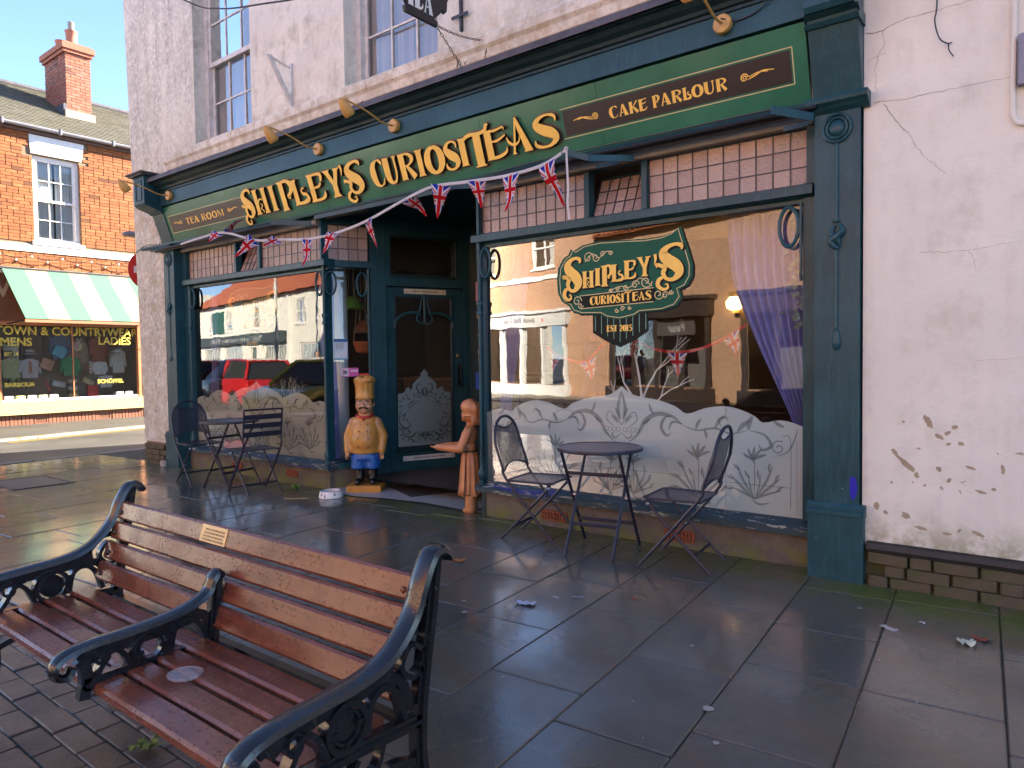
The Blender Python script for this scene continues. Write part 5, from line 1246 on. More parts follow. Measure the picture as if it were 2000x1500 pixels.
def bunting(name, label, group, pts, flags, cordm, cord_r, w, h):
    t = thing(name, label, 'bunting', (0, 0, 0), 0, group)
    sp = spline(pts, 8); mb = MB(); mb.tube(sp, cord_r, 6, flat=(1.6, .5)); mb.build('cord', cordm, t)
    seg = [0]
    for a, b in zip(sp, sp[1:]): seg.append(seg[-1] + (Vector(b) - Vector(a)).length)
    ms = [pennant_mesh(w, h, c).mesh('pennant') for c in (.25, -.8, 1.2)]
    for i, (f, swing, twist, scl) in enumerate(flags):
        d = f * seg[-1]; k = max(j for j in range(len(seg)) if seg[j] <= d + 1e-9); k = min(k, len(sp) - 2)
        a, b = Vector(sp[k]), Vector(sp[k + 1]); u = (d - seg[k]) / max(seg[k + 1] - seg[k], 1e-6); p = a.lerp(b, min(u, 1)); tn = (b - a).normalized()
        o = obj('pennant', ms[i % 3], FM, t, loc=p)
        base = frame_matrix((0, 0, 0), tn, Vector((0, 0, 1)) - tn * tn.z)     # columns: along, up, normal
        X, U, N_ = base.col[0].xyz, base.col[1].xyz, base.col[2].xyz
        Mx = Matrix(((X.x, -N_.x, U.x, 0), (X.y, -N_.y, U.y, 0), (X.z, -N_.z, U.z, 0), (0, 0, 0, 1)))
        o.matrix_world = Matrix.Translation(p) @ Mx @ Matrix.Rotation(swing, 4, 'X') @ Matrix.Rotation(twist, 4, 'Z') @ Matrix.Diagonal((1, 1, scl, 1))
    return t
OP = [(-7.556, -.20, 2.824), (-7.05, -.21, 2.845), (-6.548, -.22, 2.84), (-5.941, -.22, 2.69), (-5.491, -.22, 2.643), (-5.015, -.22, 2.595), (-4.611, -.22, 2.598), (-4.14, -.22, 2.655), (-3.647, -.22, 2.77), (-3.289, -.22, 2.835), (-2.895, -.22, 2.815), (-2.497, -.22, 2.795), (-2.14, -.22, 2.815), (-1.90, -.24, 2.885)]
ob = bunting('flag_bunting', 'union flag bunting strung across the shop entrance', None, OP,
    [(.155, -.9, .5, .5), (.185, 2.6, .9, .8), (.285, -.9, .9, .85), (.36, -1.2, .6, .6), (.45, .06, .1, .9), (.525, -1.0, .4, .7), (.61, .12, -.35, .85), (.705, 1.25, .2, .7), (.775, -.15, .75, .85), (.845, .25, .3, .72), (.905, .02, -.05, .98), (.965, -.02, -.05, 1.1)], M['flag_white'], .008, .17, .30)
rb_ = MB(); sp = spline([(-1.905, -.24, 2.88), (-1.90, -.24, 2.75), (-1.89, -.245, 2.6), (-1.90, -.24, 2.50), (-1.885, -.24, 2.38)], 5); rb_.tube(sp, .007, 5, flat=(1.4, .35)); rb_.ball((-1.905, -.24, 2.89), .016, 8, 6); rb_.build('ribbon_end', M['flag_white'], ob)
bunting('flag_bunting', 'union flag bunting on a red cord inside the larger window', None, [(-2.62, .5, 1.47), (-2.45, .5, 1.38), (-2.22, .5, 1.345), (-2.03, .5, 1.50), (-1.80, .5, 1.53), (-1.60, .5, 1.44), (-1.35, .5, 1.41), (-1.10, .5, 1.47), (-.86, .5, 1.60)],
    [(.06, .1, -.3, .75), (.235, .05, .1, .8), (.50, .1, .4, .8), (.70, .0, .0, .85), (.93, .1, -.3, .75)], M['flag_red'], .007, .165, .22)

# ---------------------------------------------------------------- lamps along the frieze
def fascia_lamp(x, label):
    t = thing('fascia_lamp', label, 'lamp', (x, -.12, 3.475), 0, 'swan neck lamps on the frieze')
    mb = MB(); mb.lathe([(.058, 0.0005), (.060, .004), (.060, .038), (.055, .045), (.02, .047)], 24, M=Matrix.Rotation(PI / 2, 4, 'X')); mb.build('back_plate', M['lamp_brass'], t, smooth=True)
    a = MB(); a.tube(spline([(0, -.045, 0), (0, -.12, -.006), (0, -.20, .008), (0, -.32, .045), (0, -.44, .068), (0, -.55, .082), (0, -.585, .078)], 5), .0085, 8); a.build('arm', M['lamp_brass'], t, smooth=True)
    h = MB(); H = Matrix.Translation((0, -.600, .060)) @ Matrix.Rotation(math.radians(-138), 4, 'X')
    h.lathe([(.012, -.030), (.020, -.026), (.028, -.015), (.036, .01), (.047, .05), (.052, .085), (.050, .115), (.046, .125), (.044, .12), (.046, .085), (.03, .02)], 20, M=H, caps=False); h.build('lamp_head', M['lamp_brass'], t, smooth=True)
    g = MB(); g.lathe([(.001, .095), (.043, .097)], 16, M=H, caps=False); g.build('bulb', cm((.5, .48, .42), .3), t)
    s = MB(); 
    for q in (-.035, .035): s.ball((q * .9, -.047, q), .005, 6, 4)
    s.build('screw', M['lamp_brass'], t)
fascia_lamp(-7.93, 'mustard swan neck lamp above TEA ROOM at the corner console'); fascia_lamp(-4.907, 'mustard swan neck lamp above the first raised gold word of the fascia')
fascia_lamp(-3.812, 'mustard swan neck lamp above the second raised gold word of the fascia'); fascia_lamp(-.776, 'mustard swan neck lamp above CAKE PARLOUR')
mb = MB(); mb.tube(spline([(-.776, -.175, 3.50), (-.72, -.15, 3.48), (-.684, -.13, 3.478), (-.60, -.13, 3.485), (-.52, -.14, 3.52), (-.45, -.2, 3.60), (-.40, -.29, 3.70)], 6), .005, 6); tag(mb.build('lamp_cable', M['black'], None), 'thin black cable looping from the lamp over CAKE PARLOUR to the cornice', 'cable')

# ---------------------------------------------------------------- folded awning gear under the fascia
def awning_gear(x0, x1, arms, label):
    t = thing('awning_gear', label, 'awning', (0, 0, 0))
    xprof([(-.005, 2.845), (-.015, 2.86), (-.012, 2.885), (.03, 2.895), (.042, 2.885), (.04, 2.85)], x0, x1).build('roller_box', M['black'], t)
    MB().tube([(x0 - .05, -.035, 2.872), (x1 + .03, -.035, 2.868)], .013, 8).build('front_rail', M['black'], t, smooth=True)
    MB().tube([(x0 + .2, -.02, 2.905), (x0 + .9, -.03, 2.925), (x1 - .2, -.02, 2.915)], .006, 6).build('pull_cord', M['black'], t)
    for a in arms:
        s = MB()
        for (p, q, w) in a:
            p, q = Vector(p), Vector(q); d = (q - p); n = Vector((-d.y, d.x, 0)).normalized() * .006; u = Vector((0, 0, w / 2))
            s.hexa([p - n - u, q - n - u, q + n - u, p + n - u, p - n + u, q - n + u, q + n + u, p + n + u])
        s.build('folding_arm', M['teal_worn'], t)
    return t
awning_gear(-2.98, -.27, [[((-1.52, .06, 2.815), (-1.74, -.20, 2.80), .045), ((-1.74, -.20, 2.80), (-1.95, -.235, 2.885), .045), ((-1.62, .03, 2.80), (-1.80, .0, 2.79), .03)], [((-.26, -.03, 2.81), (-.42, -.30, 2.82), .05), ((-.30, .03, 2.80), (-.45, .02, 2.79), .03)], [((-2.95, .03, 2.84), (-3.22, -.17, 2.83), .04)]], 'folded awning rail and arms above the larger shop window')
awning_gear(-8.62, -5.62, [[((-5.30, .04, 2.82), (-5.72, -.16, 2.86), .05)], [((-8.15, .05, 2.87), (-8.72, -.14, 2.89), .05), ((-7.30, -.12, 2.885), (-8.72, -.14, 2.895), .02)]], 'folded awning rail above the window nearest the corner')
xprof([(.115, 2.815), (.105, 2.82), (.105, 2.868), (.15, 2.868), (.15, 2.815)], -3.075, -.30).build('blind_board', M['concrete'], shop)
xprof([(.115, 2.815), (.105, 2.82), (.105, 2.868), (.15, 2.868), (.15, 2.815)], -8.18, -5.31).build('blind_board', M['concrete'], shop)

# ---------------------------------------------------------------- teapot sign, brackets, tie plate, cables
sg = thing('teapot_sign', 'black teapot shaped hanging sign reading TEA on chains', 'sign', (-2.85, 0, 0))
YZ = lambda u, v, d: (d, u, v)
body = [(-.913, 3.906), (-.584, 3.906), (-.575, 3.945), (-.615, 3.955), (-.545, 4.02), (-.525, 4.06), (-.50, 4.035), (-.475, 4.06), (-.47, 4.13), (-.435, 4.20), (-.44, 4.30), (-.50, 4.36), (-.56, 4.35), (-.585, 4.30), (-.64, 4.36), (-.70, 4.39), (-.72, 4.44), (-.76, 4.46), (-.80, 4.44), (-.81, 4.39), (-.88, 4.36), (-.94, 4.28), (-1.0, 4.36), (-1.06, 4.38), (-1.08, 4.34), (-1.0, 4.24), (-.985, 4.12), (-.95, 4.03), (-.885, 3.955), (-.925, 3.945)]
MB().poly(body, YZ, .012, -.012).build('board', simple('sign_black', (.012, .011, .012), .45), sg)
x = -.90
for c, w in (('t', .085), ('e', .075), ('a', .10)):
    draw(MB(), c, (x, x + w * .95, 3.968, 4.13), YZ, .0135, None).build('letter', M['white'], sg); x += w + .008
draw(MB(), 't', (-.86, -.78, 4.02, 4.14), YZ, -.0145, None).build('letter', M['white'], sg)
def chain(a, b, sag, parent=None, n=None):
    a, b = Vector(a), Vector(b); L = (b - a).length; n = n or max(4, int(L / .032)); mb = MB()
    for k in range(n):
        t0, t1 = k / n, (k + 1.15) / n
        p = a.lerp(b, t0) - Vector((0, 0, sag * 4 * t0 * (1 - t0))); q = a.lerp(b, min(t1, 1.02)) - Vector((0, 0, sag * 4 * t1 * (1 - t1)))
        d = (q - p).normalized(); s = d.orthogonal().normalized(); s = Matrix.Rotation((k % 2) * PI / 2 + .3, 3, d) @ s
        c = (p + q) / 2; hl = (q - p).length / 2
        mb.tube([c + d * hl * math.cos(t) + s * .0085 * math.sin(t) for t in [2 * PI * j / 8 for j in range(8)]], .0028, 5, closed=True)
    return mb
chain((0, -.586, 3.925), (-.02, .045, 4.03), .03).build('chain', M['rust'], sg); chain((-.0, -.586, 3.92), (-.05, -.235, 3.722), .0).build('chain', M['iron_old'], sg)
chain((-.0, .03, 4.03), (.06, -.10, 3.74), .0).build('chain', M['rust'], sg); chain((-.28, -.02, 3.93), (-.30, -.06, 3.75), .0).build('chain', M['rust'], sg)
MB().tube(spline([(0, .06, 4.55), (0, -.5, 4.56), (0, -1.05, 4.58)], 4), .012, 8).build('support_bar', M['iron_old'], sg)
for yy, zz in ((-.76, 4.46), (-1.04, 4.37)): chain((0, yy, zz), (0, yy, 4.57), 0).build('chain', M['iron_old'], sg)
tp_ = thing('wall_tie', 'dark iron cross shaped wall tie beside the teapot sign', 'wall tie', (-3.155, .045, 4.31))
MB().box(-.012, .012, -.012, .014, -.125, .36).build('upright', M['iron_old'], tp_); q = MB(); q.box(-.092, .092, -.024, -.013, -.012, .012); q.build('cross_bar', M['iron_old'], tp_)
br = thing('sign_bracket', 'old white triangular sign bracket on the wall between the upper windows', 'bracket', (-5.60, .06, 4.1))
def flat(mb, p, q, w, th=.012):
    p, q = Vector(p), Vector(q); d = (q - p).normalized(); s = Vector((1, 0, 0)); n = d.cross(s).normalized() * w / 2; s = s * th / 2
    return mb.hexa([p - n - s, p + n - s, p + n + s, p - n + s, q - n - s, q + n - s, q + n + s, q - n + s])
m1 = MB(); flat(m1, (0, .0, .0), (0, -.27, .46), .05, .03); m1.build('strut', M['white_wood'], br); m1 = MB(); flat(m1, (0, 0, .40), (0, -.30, .46), .02); m1.build('arm', M['white_wood'], br); m1 = MB(); flat(m1, (.0, -.012, -.05), (0, -.012, .45), .022, .04); m1.build('wall_plate', M['white_wood'], br)
mb = MB(); mb.tube(spline([(-8.2, -.9, 6.3), (-7.113, -.3, 5.564), (-6.357, -.3, 5.233), (-5.493, -.3, 5.02), (-4.816, -.25, 4.90), (-3.3, -.05, 4.75), (-2.9, .05, 4.73)], 6), .009, 6); tag(mb.build('overhead_cable', M['black'], None), 'black overhead cable sagging across the upper windows', 'cable')
mb = MB(); mb.tube(spline([(-8.62, .045, 2.95), (-8.55, .04, 2.99), (-8.48, .03, 2.93), (-8.44, .04, 2.70), (-8.455, .045, 2.3)], 6), .006, 6); mb.tube(spline([(-9.3, .05, 2.92), (-9.0, .045, 2.99), (-8.7, .045, 2.97), (-8.5, .02, 2.9)], 6), .006, 6); tag(mb.build('wall_cable', cm((.25, .23, .22), .5), None), 'thin grey cables clipped to the corner wall beside the awning rail', 'cable')
mb = MB(); mb.tube(spline([(-8.47, .03, .36), (-8.50, .02, .20), (-8.53, .0, .06)], 5), .008, 6); wp = tag(mb.build('waste_hose', M['black'], None), 'black hose dropping into a pale pot at the foot of the corner pilaster', 'hose')
mb = MB(); mb.lathe([(.045, 0), (.05, .075), (.042, .075), (.04, .01)], 18, M=Matrix.Translation((-8.54, -.01, 0))); tag(mb.build('pale_pot', cm((.45, .43, .40), .7), None, smooth=True), 'small pale pot on the ground beside the corner pilaster', 'pot')
# ---------------------------------------------------------------- rendered building to the right
nb = thing('rendered_building', 'cream rendered building with peeling paint and cracks next to the teal pilaster', 'building')
w = MB(); w.box(.002, 14, WY, .45, .235, 7.6); w.box(13.6, 14, .451, 8, .0, 7.6); w.box(.002, 13.599, 7.7, 8, .0, 7.6)
nwall = w.build('wall', M['render_right'], nb)
MB().add([(0, -.12, 7.55), (14.2, -.12, 7.55), (14.2, 4, 8.5), (0, 4, 8.5), (14.2, 8.2, 7.55), (0, 8.2, 7.55)], [(0, 1, 2, 3), (3, 2, 4, 5), (0, 3, 5), (1, 4, 2), (0, 5, 4, 1)]).build('roof', M['slate'], nb)
xprof([(.025, .195), (.018, .22), (.03, .25), (.07, .262), (.10, .26), (.10, .195)], .03, 6).build('tar_band', M['tar'], nb)
pl = MB().box(.002, 13.9, .072, .45, -.05, .234).build('plinth', simple('mossy_mortar', (.075, .062, .04), .9, 0, .2, 20, .5, c2=(.05, .06, .016)), nb)
for k in range(3):
    x = .04 + (.09 if k % 2 else 0)
    while x < 2.6:
        L = rb.choice((.21, .21, .104)); dz = rb.uniform(-.003, .003)
        o = obj('brick', me_b if L > .2 else me_bs, M['brick_plinth'], pl, loc=(x + L / 2, .058 + rb.uniform(-.008, .008), .028 + .069 * k + dz)); o.rotation_euler = (0, rb.uniform(-.02, .02), 0); x += L + .014
cr = MB()
WF = lambda u, v, d: (u, WY - d, v)
def crack(pts, w=.004):
    w *= .55
    sp = spline(pts, 6); r = random.Random(int(pts[0][1] * 100)); q = [(x + r.uniform(-.005, .005), z + r.uniform(-.005, .005)) for x, z in sp]; n = len(q)
    cr.ribbon(q, [w * r.uniform(.5, 1.2) * (1 - .6 * i / n) for i in range(n)], WF, .0015, None)
crack([(.013, 3.262), (.089, 3.249), (.195, 3.282), (.372, 3.285), (.54, 3.288)], .008); crack([(.051, 2.852), (.224, 2.833), (.40, 2.834), (.591, 2.838), (.715, 2.834)], .005)
crack([(.105, 2.834), (.159, 2.74), (.238, 2.63), (.303, 2.508), (.378, 2.423), (.423, 2.373)], .005); crack([(.095, 3.247), (.111, 3.175), (.077, 3.118), (.063, 3.027), (.07, 2.878)], .004); crack([(.02, 3.10), (.06, 3.11), (.12, 3.12)], .003)
crack([(.30, 1.952), (.382, 1.945), (.528, 1.937), (.668, 1.956), (.779, 1.965), (.95, 2.0)], .003); crack([(.53, 1.94), (.56, 1.88), (.57, 1.82)], .003); crack([(.55, 1.33), (.7, 1.34), (.8, 1.35)], .002)
cr.build('crack', M['crack'], nwall)
# flaked patches: bare brown render showing in shallow irregular islands
rf = random.Random(21)
def flake(x, z, a, b, rot, ragged=.35):
    n = 22; p = []; a *= .8; b *= .8
    for k in range(n):
        t = 2 * PI * k / n; q = 1 + ragged * (noise.noise(Vector((x * 9 + math.cos(t) * 1.7, z * 9 + math.sin(t) * 1.7, 3))) * 1.6)
        u, v = a * q * math.cos(t), b * q * math.sin(t); p.append((x + u * math.cos(rot) - v * math.sin(rot), z + u * math.sin(rot) + v * math.cos(rot)))
    MB().poly(p, WF, .0012 + rf.random() * .0004).build('flaked_patch', cm((.40, .33, .22), .9), nwall)
for (x, z, a, b, r) in ((.345, .985, .055, .018, -1.1), (.40, .905, .030, .014, -.6), (.44, .925, .022, .014, .7), (.475, .96, .020, .014, .6), (.505, .87, .018, .014, -.5), (.445, .865, .016, .010, .2), (.175, .80, .028, .016, -1.0), (.235, .735, .075, .020, -.72), (.29, .675, .022, .016, -1.2), (.40, .72, .022, .014, -.7), (.55, .74, .028, .010, -.3), (.45, .66, .022, .012, .9), (.60, .61, .035, .009, -.3), (.66, .63, .016, .010, 0), (.08, .475, .020, .026, 0), (.13, .44, .018, .012, -.8), (.235, .435, .030, .022, -.5), (.315, .37, .040, .012, -.2), (.44, .355, .026, .010, 0), (.59, .375, .042, .012, -.35), (.70, .74, .012, .03, .2), (.30, .83, .012, .007, 0), (.22, .98, .010, .008, 0), (.16, .62, .008, .010, 0), (.33, .62, .010, .008, .5)): flake(x, z, a, b, r)
# junction box with its conduit, dangling wire
jb = thing('junction_box', 'grey junction box with conduit at the edge of the cream wall', 'junction box', (.80, .03, 2.90))
MB().rbox(-.055, .12, -.03, .028, -.13, .13, .006).build('body', cm((.22, .23, .30), .45), jb)
mb = MB(); mb.tube(spline([(-.072, .012, .9), (-.072, .012, .2), (-.075, .012, -.2), (-.065, .012, -.29), (-.03, .012, -.325), (.1, .012, -.33)], 5), .013, 8); mb.build('conduit', M['render_right'], jb, smooth=True)
mb = MB(); mb.tube(spline([(.375, .05, 3.9), (.375, .04, 3.333), (.365, .035, 3.224), (.388, .03, 3.119), (.425, .035, 3.081), (.445, .05, 3.085)], 6), .004, 5); mb.tube(spline([(.43, .05, 3.08), (.435, .035, 3.04), (.455, .045, 3.005)], 5), .003, 5); tag(mb.build('dangling_wire', M['iron_old'], None), 'thin wire dangling down the cream wall into a hole', 'wire')
# ---------------------------------------------------------------- bench
bench = thing('park_bench', 'wet slatted wooden bench with black cast iron scroll arms and a plaque', 'bench', (0, 0, 0))
def slat(y, z, w, t, tilt, x0=-2.205, x1=-.415, parent=bench, name='slat'):
    mb = MB(); L = (x1 - x0) / 2; b = .008
    prof = [(-w / 2 + b, -t / 2), (w / 2 - b, -t / 2), (w / 2, -t / 2 + b), (w / 2, t / 2 - b), (w / 2 - b, t / 2), (-w / 2 + b, t / 2), (-w / 2, t / 2 - b), (-w / 2, -t / 2 + b)]
    rings = []
    for k in range(25):
        x = -L + 2 * L * k / 24; rings.append([(x, a + .0004 * math.sin(k * 1.3 + y * 50), c + .0004 * math.sin(k * .9 + z * 40)) for a, c in prof])
    mb.loft(rings); o = mb.build(name, M['slat'], parent, smooth=.4, loc=((x0 + x1) / 2, y, z)); o.rotation_euler = (tilt, 0, 0); return o
BS = [(-3.245, .757), (-3.272, .678), (-3.302, .600), (-3.335, .522)]
for y, z in BS: slat(y, z, .073, .030, math.radians(72))
for y in (-3.415, -3.508, -3.600): slat(y, .432 + (y + 3.6) * .08, .080, .032, math.radians(2))
slat(-3.690, .424, .082, .036, math.radians(5))
def arm(kind, x):
    """cast end frame drawn in the Y-Z plane"""
    W = MB(); fm = lambda u, v, d: (x + d, u, v)
    def st(pts, w, th, sm=True, off=0.0):
        sp = spline(pts, 6) if sm else pts; W.ribbon([(p[0], p[1]) for p in sp], w if not isinstance(w, list) else [w[min(int(i * len(w) / len(sp)), len(w) - 1)] for i in range(len(sp))], fm, off - th / 2, off + th / 2)
    dy = 0.0
    if kind == 'end':
        top = [(-3.150, .828), (-3.166, .850), (-3.192, .860), (-3.222, .846), (-3.258, .782), (-3.290, .708), (-3.345, .646), (-3.405, .610), (-3.485, .592), (-3.615, .582), (-3.725, .572), (-3.788, .552), (-3.815, .520), (-3.805, .492), (-3.780, .488), (-3.768, .508)]
        post = [(-3.200, .850), (-3.222, .70), (-3.250, .55), (-3.268, .42), (-3.268, .30), (-3.235, .14), (-3.190, .0)]
    else:
        top = [(-3.318, .660), (-3.335, .672), (-3.352, .655), (-3.372, .615), (-3.42, .588), (-3.50, .570), (-3.63, .560), (-3.74, .556), (-3.805, .543), (-3.832, .515), (-3.822, .486), (-3.795, .482), (-3.784, .503)]
        post = [(-3.335, .665), (-3.345, .56), (-3.355, .45), (-3.352, .38), (-3.33, .36)]
    # broad top rail
    sp = spline(top, 6); P = MB()
    hw, ht = (.034, .014) if kind == 'end' else (.030, .013)
    rings = []
    for i, p in enumerate(sp):
        a, b = sp[max(i - 1, 0)], sp[min(i + 1, len(sp) - 1)]; t = Vector((b[0] - a[0], b[1] - a[1])).normalized(); n = Vector((-t.y, t.x))
        k = hw * (1 if i < len(sp) - 14 else .75)
        sec = [(-k, -ht * .6), (-k * .85, ht * .4), (-k * .5, ht * .9), (0, ht), (k * .5, ht * .9), (k * .85, ht * .4), (k, -ht * .6), (0, -ht)]
        s_ = -1 if t.x < 0 else 1
        rings.append([(x + q[0], p[0] + n.x * q[1] * s_, p[1] + n.y * q[1] * s_) for q in sec])
    W.loft(rings)
    ho = top[7] if kind == 'end' else top[4]
    st(post, .040 if kind == 'end' else .034, .030)
    st(post, .012, .046, off=0)                                                   # raised rib
    yb, yf = (-3.27, -3.76) if kind == 'end' else (-3.355, -3.755)
    zt = .585 if kind == 'end' else .562; zb = .415 if kind == 'end' else .432
    st([(yb, zb), ((yb + yf) / 2, zb + .012), (yf, zb + .010)], .036, .030); st([(yb, zb), ((yb + yf) / 2, zb + .012), (yf, zb + .010)], .010, .044)
    st([(yf + .01, zb), (yf + .005, zb + .06), (yf - .01, .52)], .032, .030)
    # web under the rail
    st([(-3.36 if kind == 'end' else -3.40, zt - .005), (-3.50, zt - .018), (-3.66, zt - .025), (-3.75, zt - .04)], .055, .014)
    cy, cz, R_ = (-3.515, .497, .058) if kind == 'end' else (-3.560, .492, .055)
    for rr, w_, th in ((R_, .016, .036), (R_ - .018, .008, .022)): st([(cy + rr * math.cos(t), cz + rr * math.sin(t)) for t in [2 * PI * k / 20 for k in range(21)]], w_, th, False)
    st([(cy + R_, cz), (cy + R_ - .03, cz)], .014, .030, False); st([(cy - R_, cz - .01), (cy - R_ + .03, cz - .006)], .014, .030, False)
    st([(cy, cz - R_), (cy, cz - R_ + .022)], .012, .028, False); st([(cy, cz + R_), (cy, zt)], .02, .02, False)
    if kind == 'end': W.lathe([(.034, -.004), (.036, 0), (.034, .004)], 24, 0, Matrix.Translation((x, cy, cz)) @ Matrix.Rotation(PI / 2, 4, 'Y'))
    # arches either side of the roundel
    st([(cy + R_ + .002, cz - .045), (cy + R_ + .018, cz + .03), (cy + R_ + .06, cz + .052), (cy + R_ + .105, cz + .02), (cy + R_ + .13, cz - .055)], .016, .034)
    st([(cy - R_ - .002, cz - .05), (cy - R_ - .030, cz + .01), (cy - R_ - .065, cz + .030), (cy - R_ - .105, cz - .03), (cy - R_ - .13, cz - .06)], .016, .034)
    st([(cy + R_ + .05, cz + .06), (cy + R_ + .12, cz + .05), (cy + R_ + .16, cz - .04)], .03, .012); st([(cy - R_ - .03, cz + .05), (cy - R_ - .1, cz + .045), (cy - R_ - .15, cz + .02)], .032, .012)
    e_ = (cy - R_ - .088, cz + .022)
    st([(e_[0] + .020 * math.cos(t), e_[1] + .026 * math.sin(t)) for t in [2 * PI * k / 14 for k in range(15)]], .008, .030, False)
    if kind == 'end':
        st([(-3.255, .60), (-3.30, .63), (-3.335, .58), (-3.30, .54), (-3.262, .555)], .014, .030); st([(-3.27, .66), (-3.32, .655), (-3.38, .60)], .022, .014)
        st([(-3.745, .43), (-3.715, .30), (-3.735, .14), (-3.80, .0)], .036, .032); st([(-3.265, .30), (-3.38, .33), (-3.50, .30), (-3.62, .33), (-3.73, .30)], .022, .026)
        st([(-3.40, .41), (-3.42, .36), (-3.47, .34), (-3.50, .37), (-3.48, .40)], .014, .026); st([(-3.62, .41), (-3.60, .36), (-3.56, .34), (-3.52, .37), (-3.54, .40)], .014, .026)
        W.box(x - .03, x + .03, -3.84, -3.76, 0, .016); W.box(x - .03, x + .03, -3.23, -3.15, 0, .016)
    else:
        st([(-3.75, .44), (-3.757, .40)], .03, .030, False); st([(-3.352, .40), (-3.365, .36), (-3.34, .345), (-3.315, .36)], .018, .03)
    o = W.build('arm_frame', M['cast_iron'], bench, smooth=.6)
    # bolts holding the slats
    for y, z in (BS if kind == 'end' else []):
        sx = 1 if x > -1 else -1; b = MB(); b.ball((x - sx * .055, y - .018, z - .004), (.0105, .008, .0105), 10, 6); b.build('bolt', M['slat'] if x > -1 else M['cast_iron'], bench, smooth=True)
    return o
arm('end', -.398); arm('end', -2.222); arm('mid', -1.292)
MB().box(-2.2, -.42, -3.30, -3.27, .395, .412).build('seat_rail', M['cast_iron'], bench)
pq = MB(); R = Matrix.Translation((-1.435, -3.2455, .757)) @ Matrix.Rotation(math.radians(72), 4, 'X')
pq.m = R; pq.rbox(-.085, .085, -.031, .031, .0151, .0175, .001); pq.build('plaque', simple('brass_plaque', (.42, .30, .16), .35, .6, .1), bench)
pl_ = MB(); pl_.m = R; rp = random.Random(2)
for row in range(4):
    x = -.070 + rp.uniform(0, .015)
    while x < .060:
        L = rp.uniform(.006, .018); pl_.add([(x, .018 - row * .012, .0178), (x + L, .018 - row * .012, .0178), (x + L, .012 - row * .012, .0178), (x, .012 - row * .012, .0178)], [(0, 1, 2, 3)]); x += L + .004
pl_.build('engraving', cm((.12, .08, .04), .6), bench)
mb = MB(); mb.lathe([(.001, .0), (.050, .0), (.052, .004), (.047, .006), (.044, .003), (.001, .002)], 28, M=Matrix.Translation((-1.085, -3.555, .4545)) @ Matrix.Diagonal((1.05, .95, 1, 1))); 
tag(mb.build('plastic_lid', _frost('clear_plastic', (.75, .78, .82), .18), None, smooth=True), 'clear plastic cup lid lying on the bench seat', 'lid')

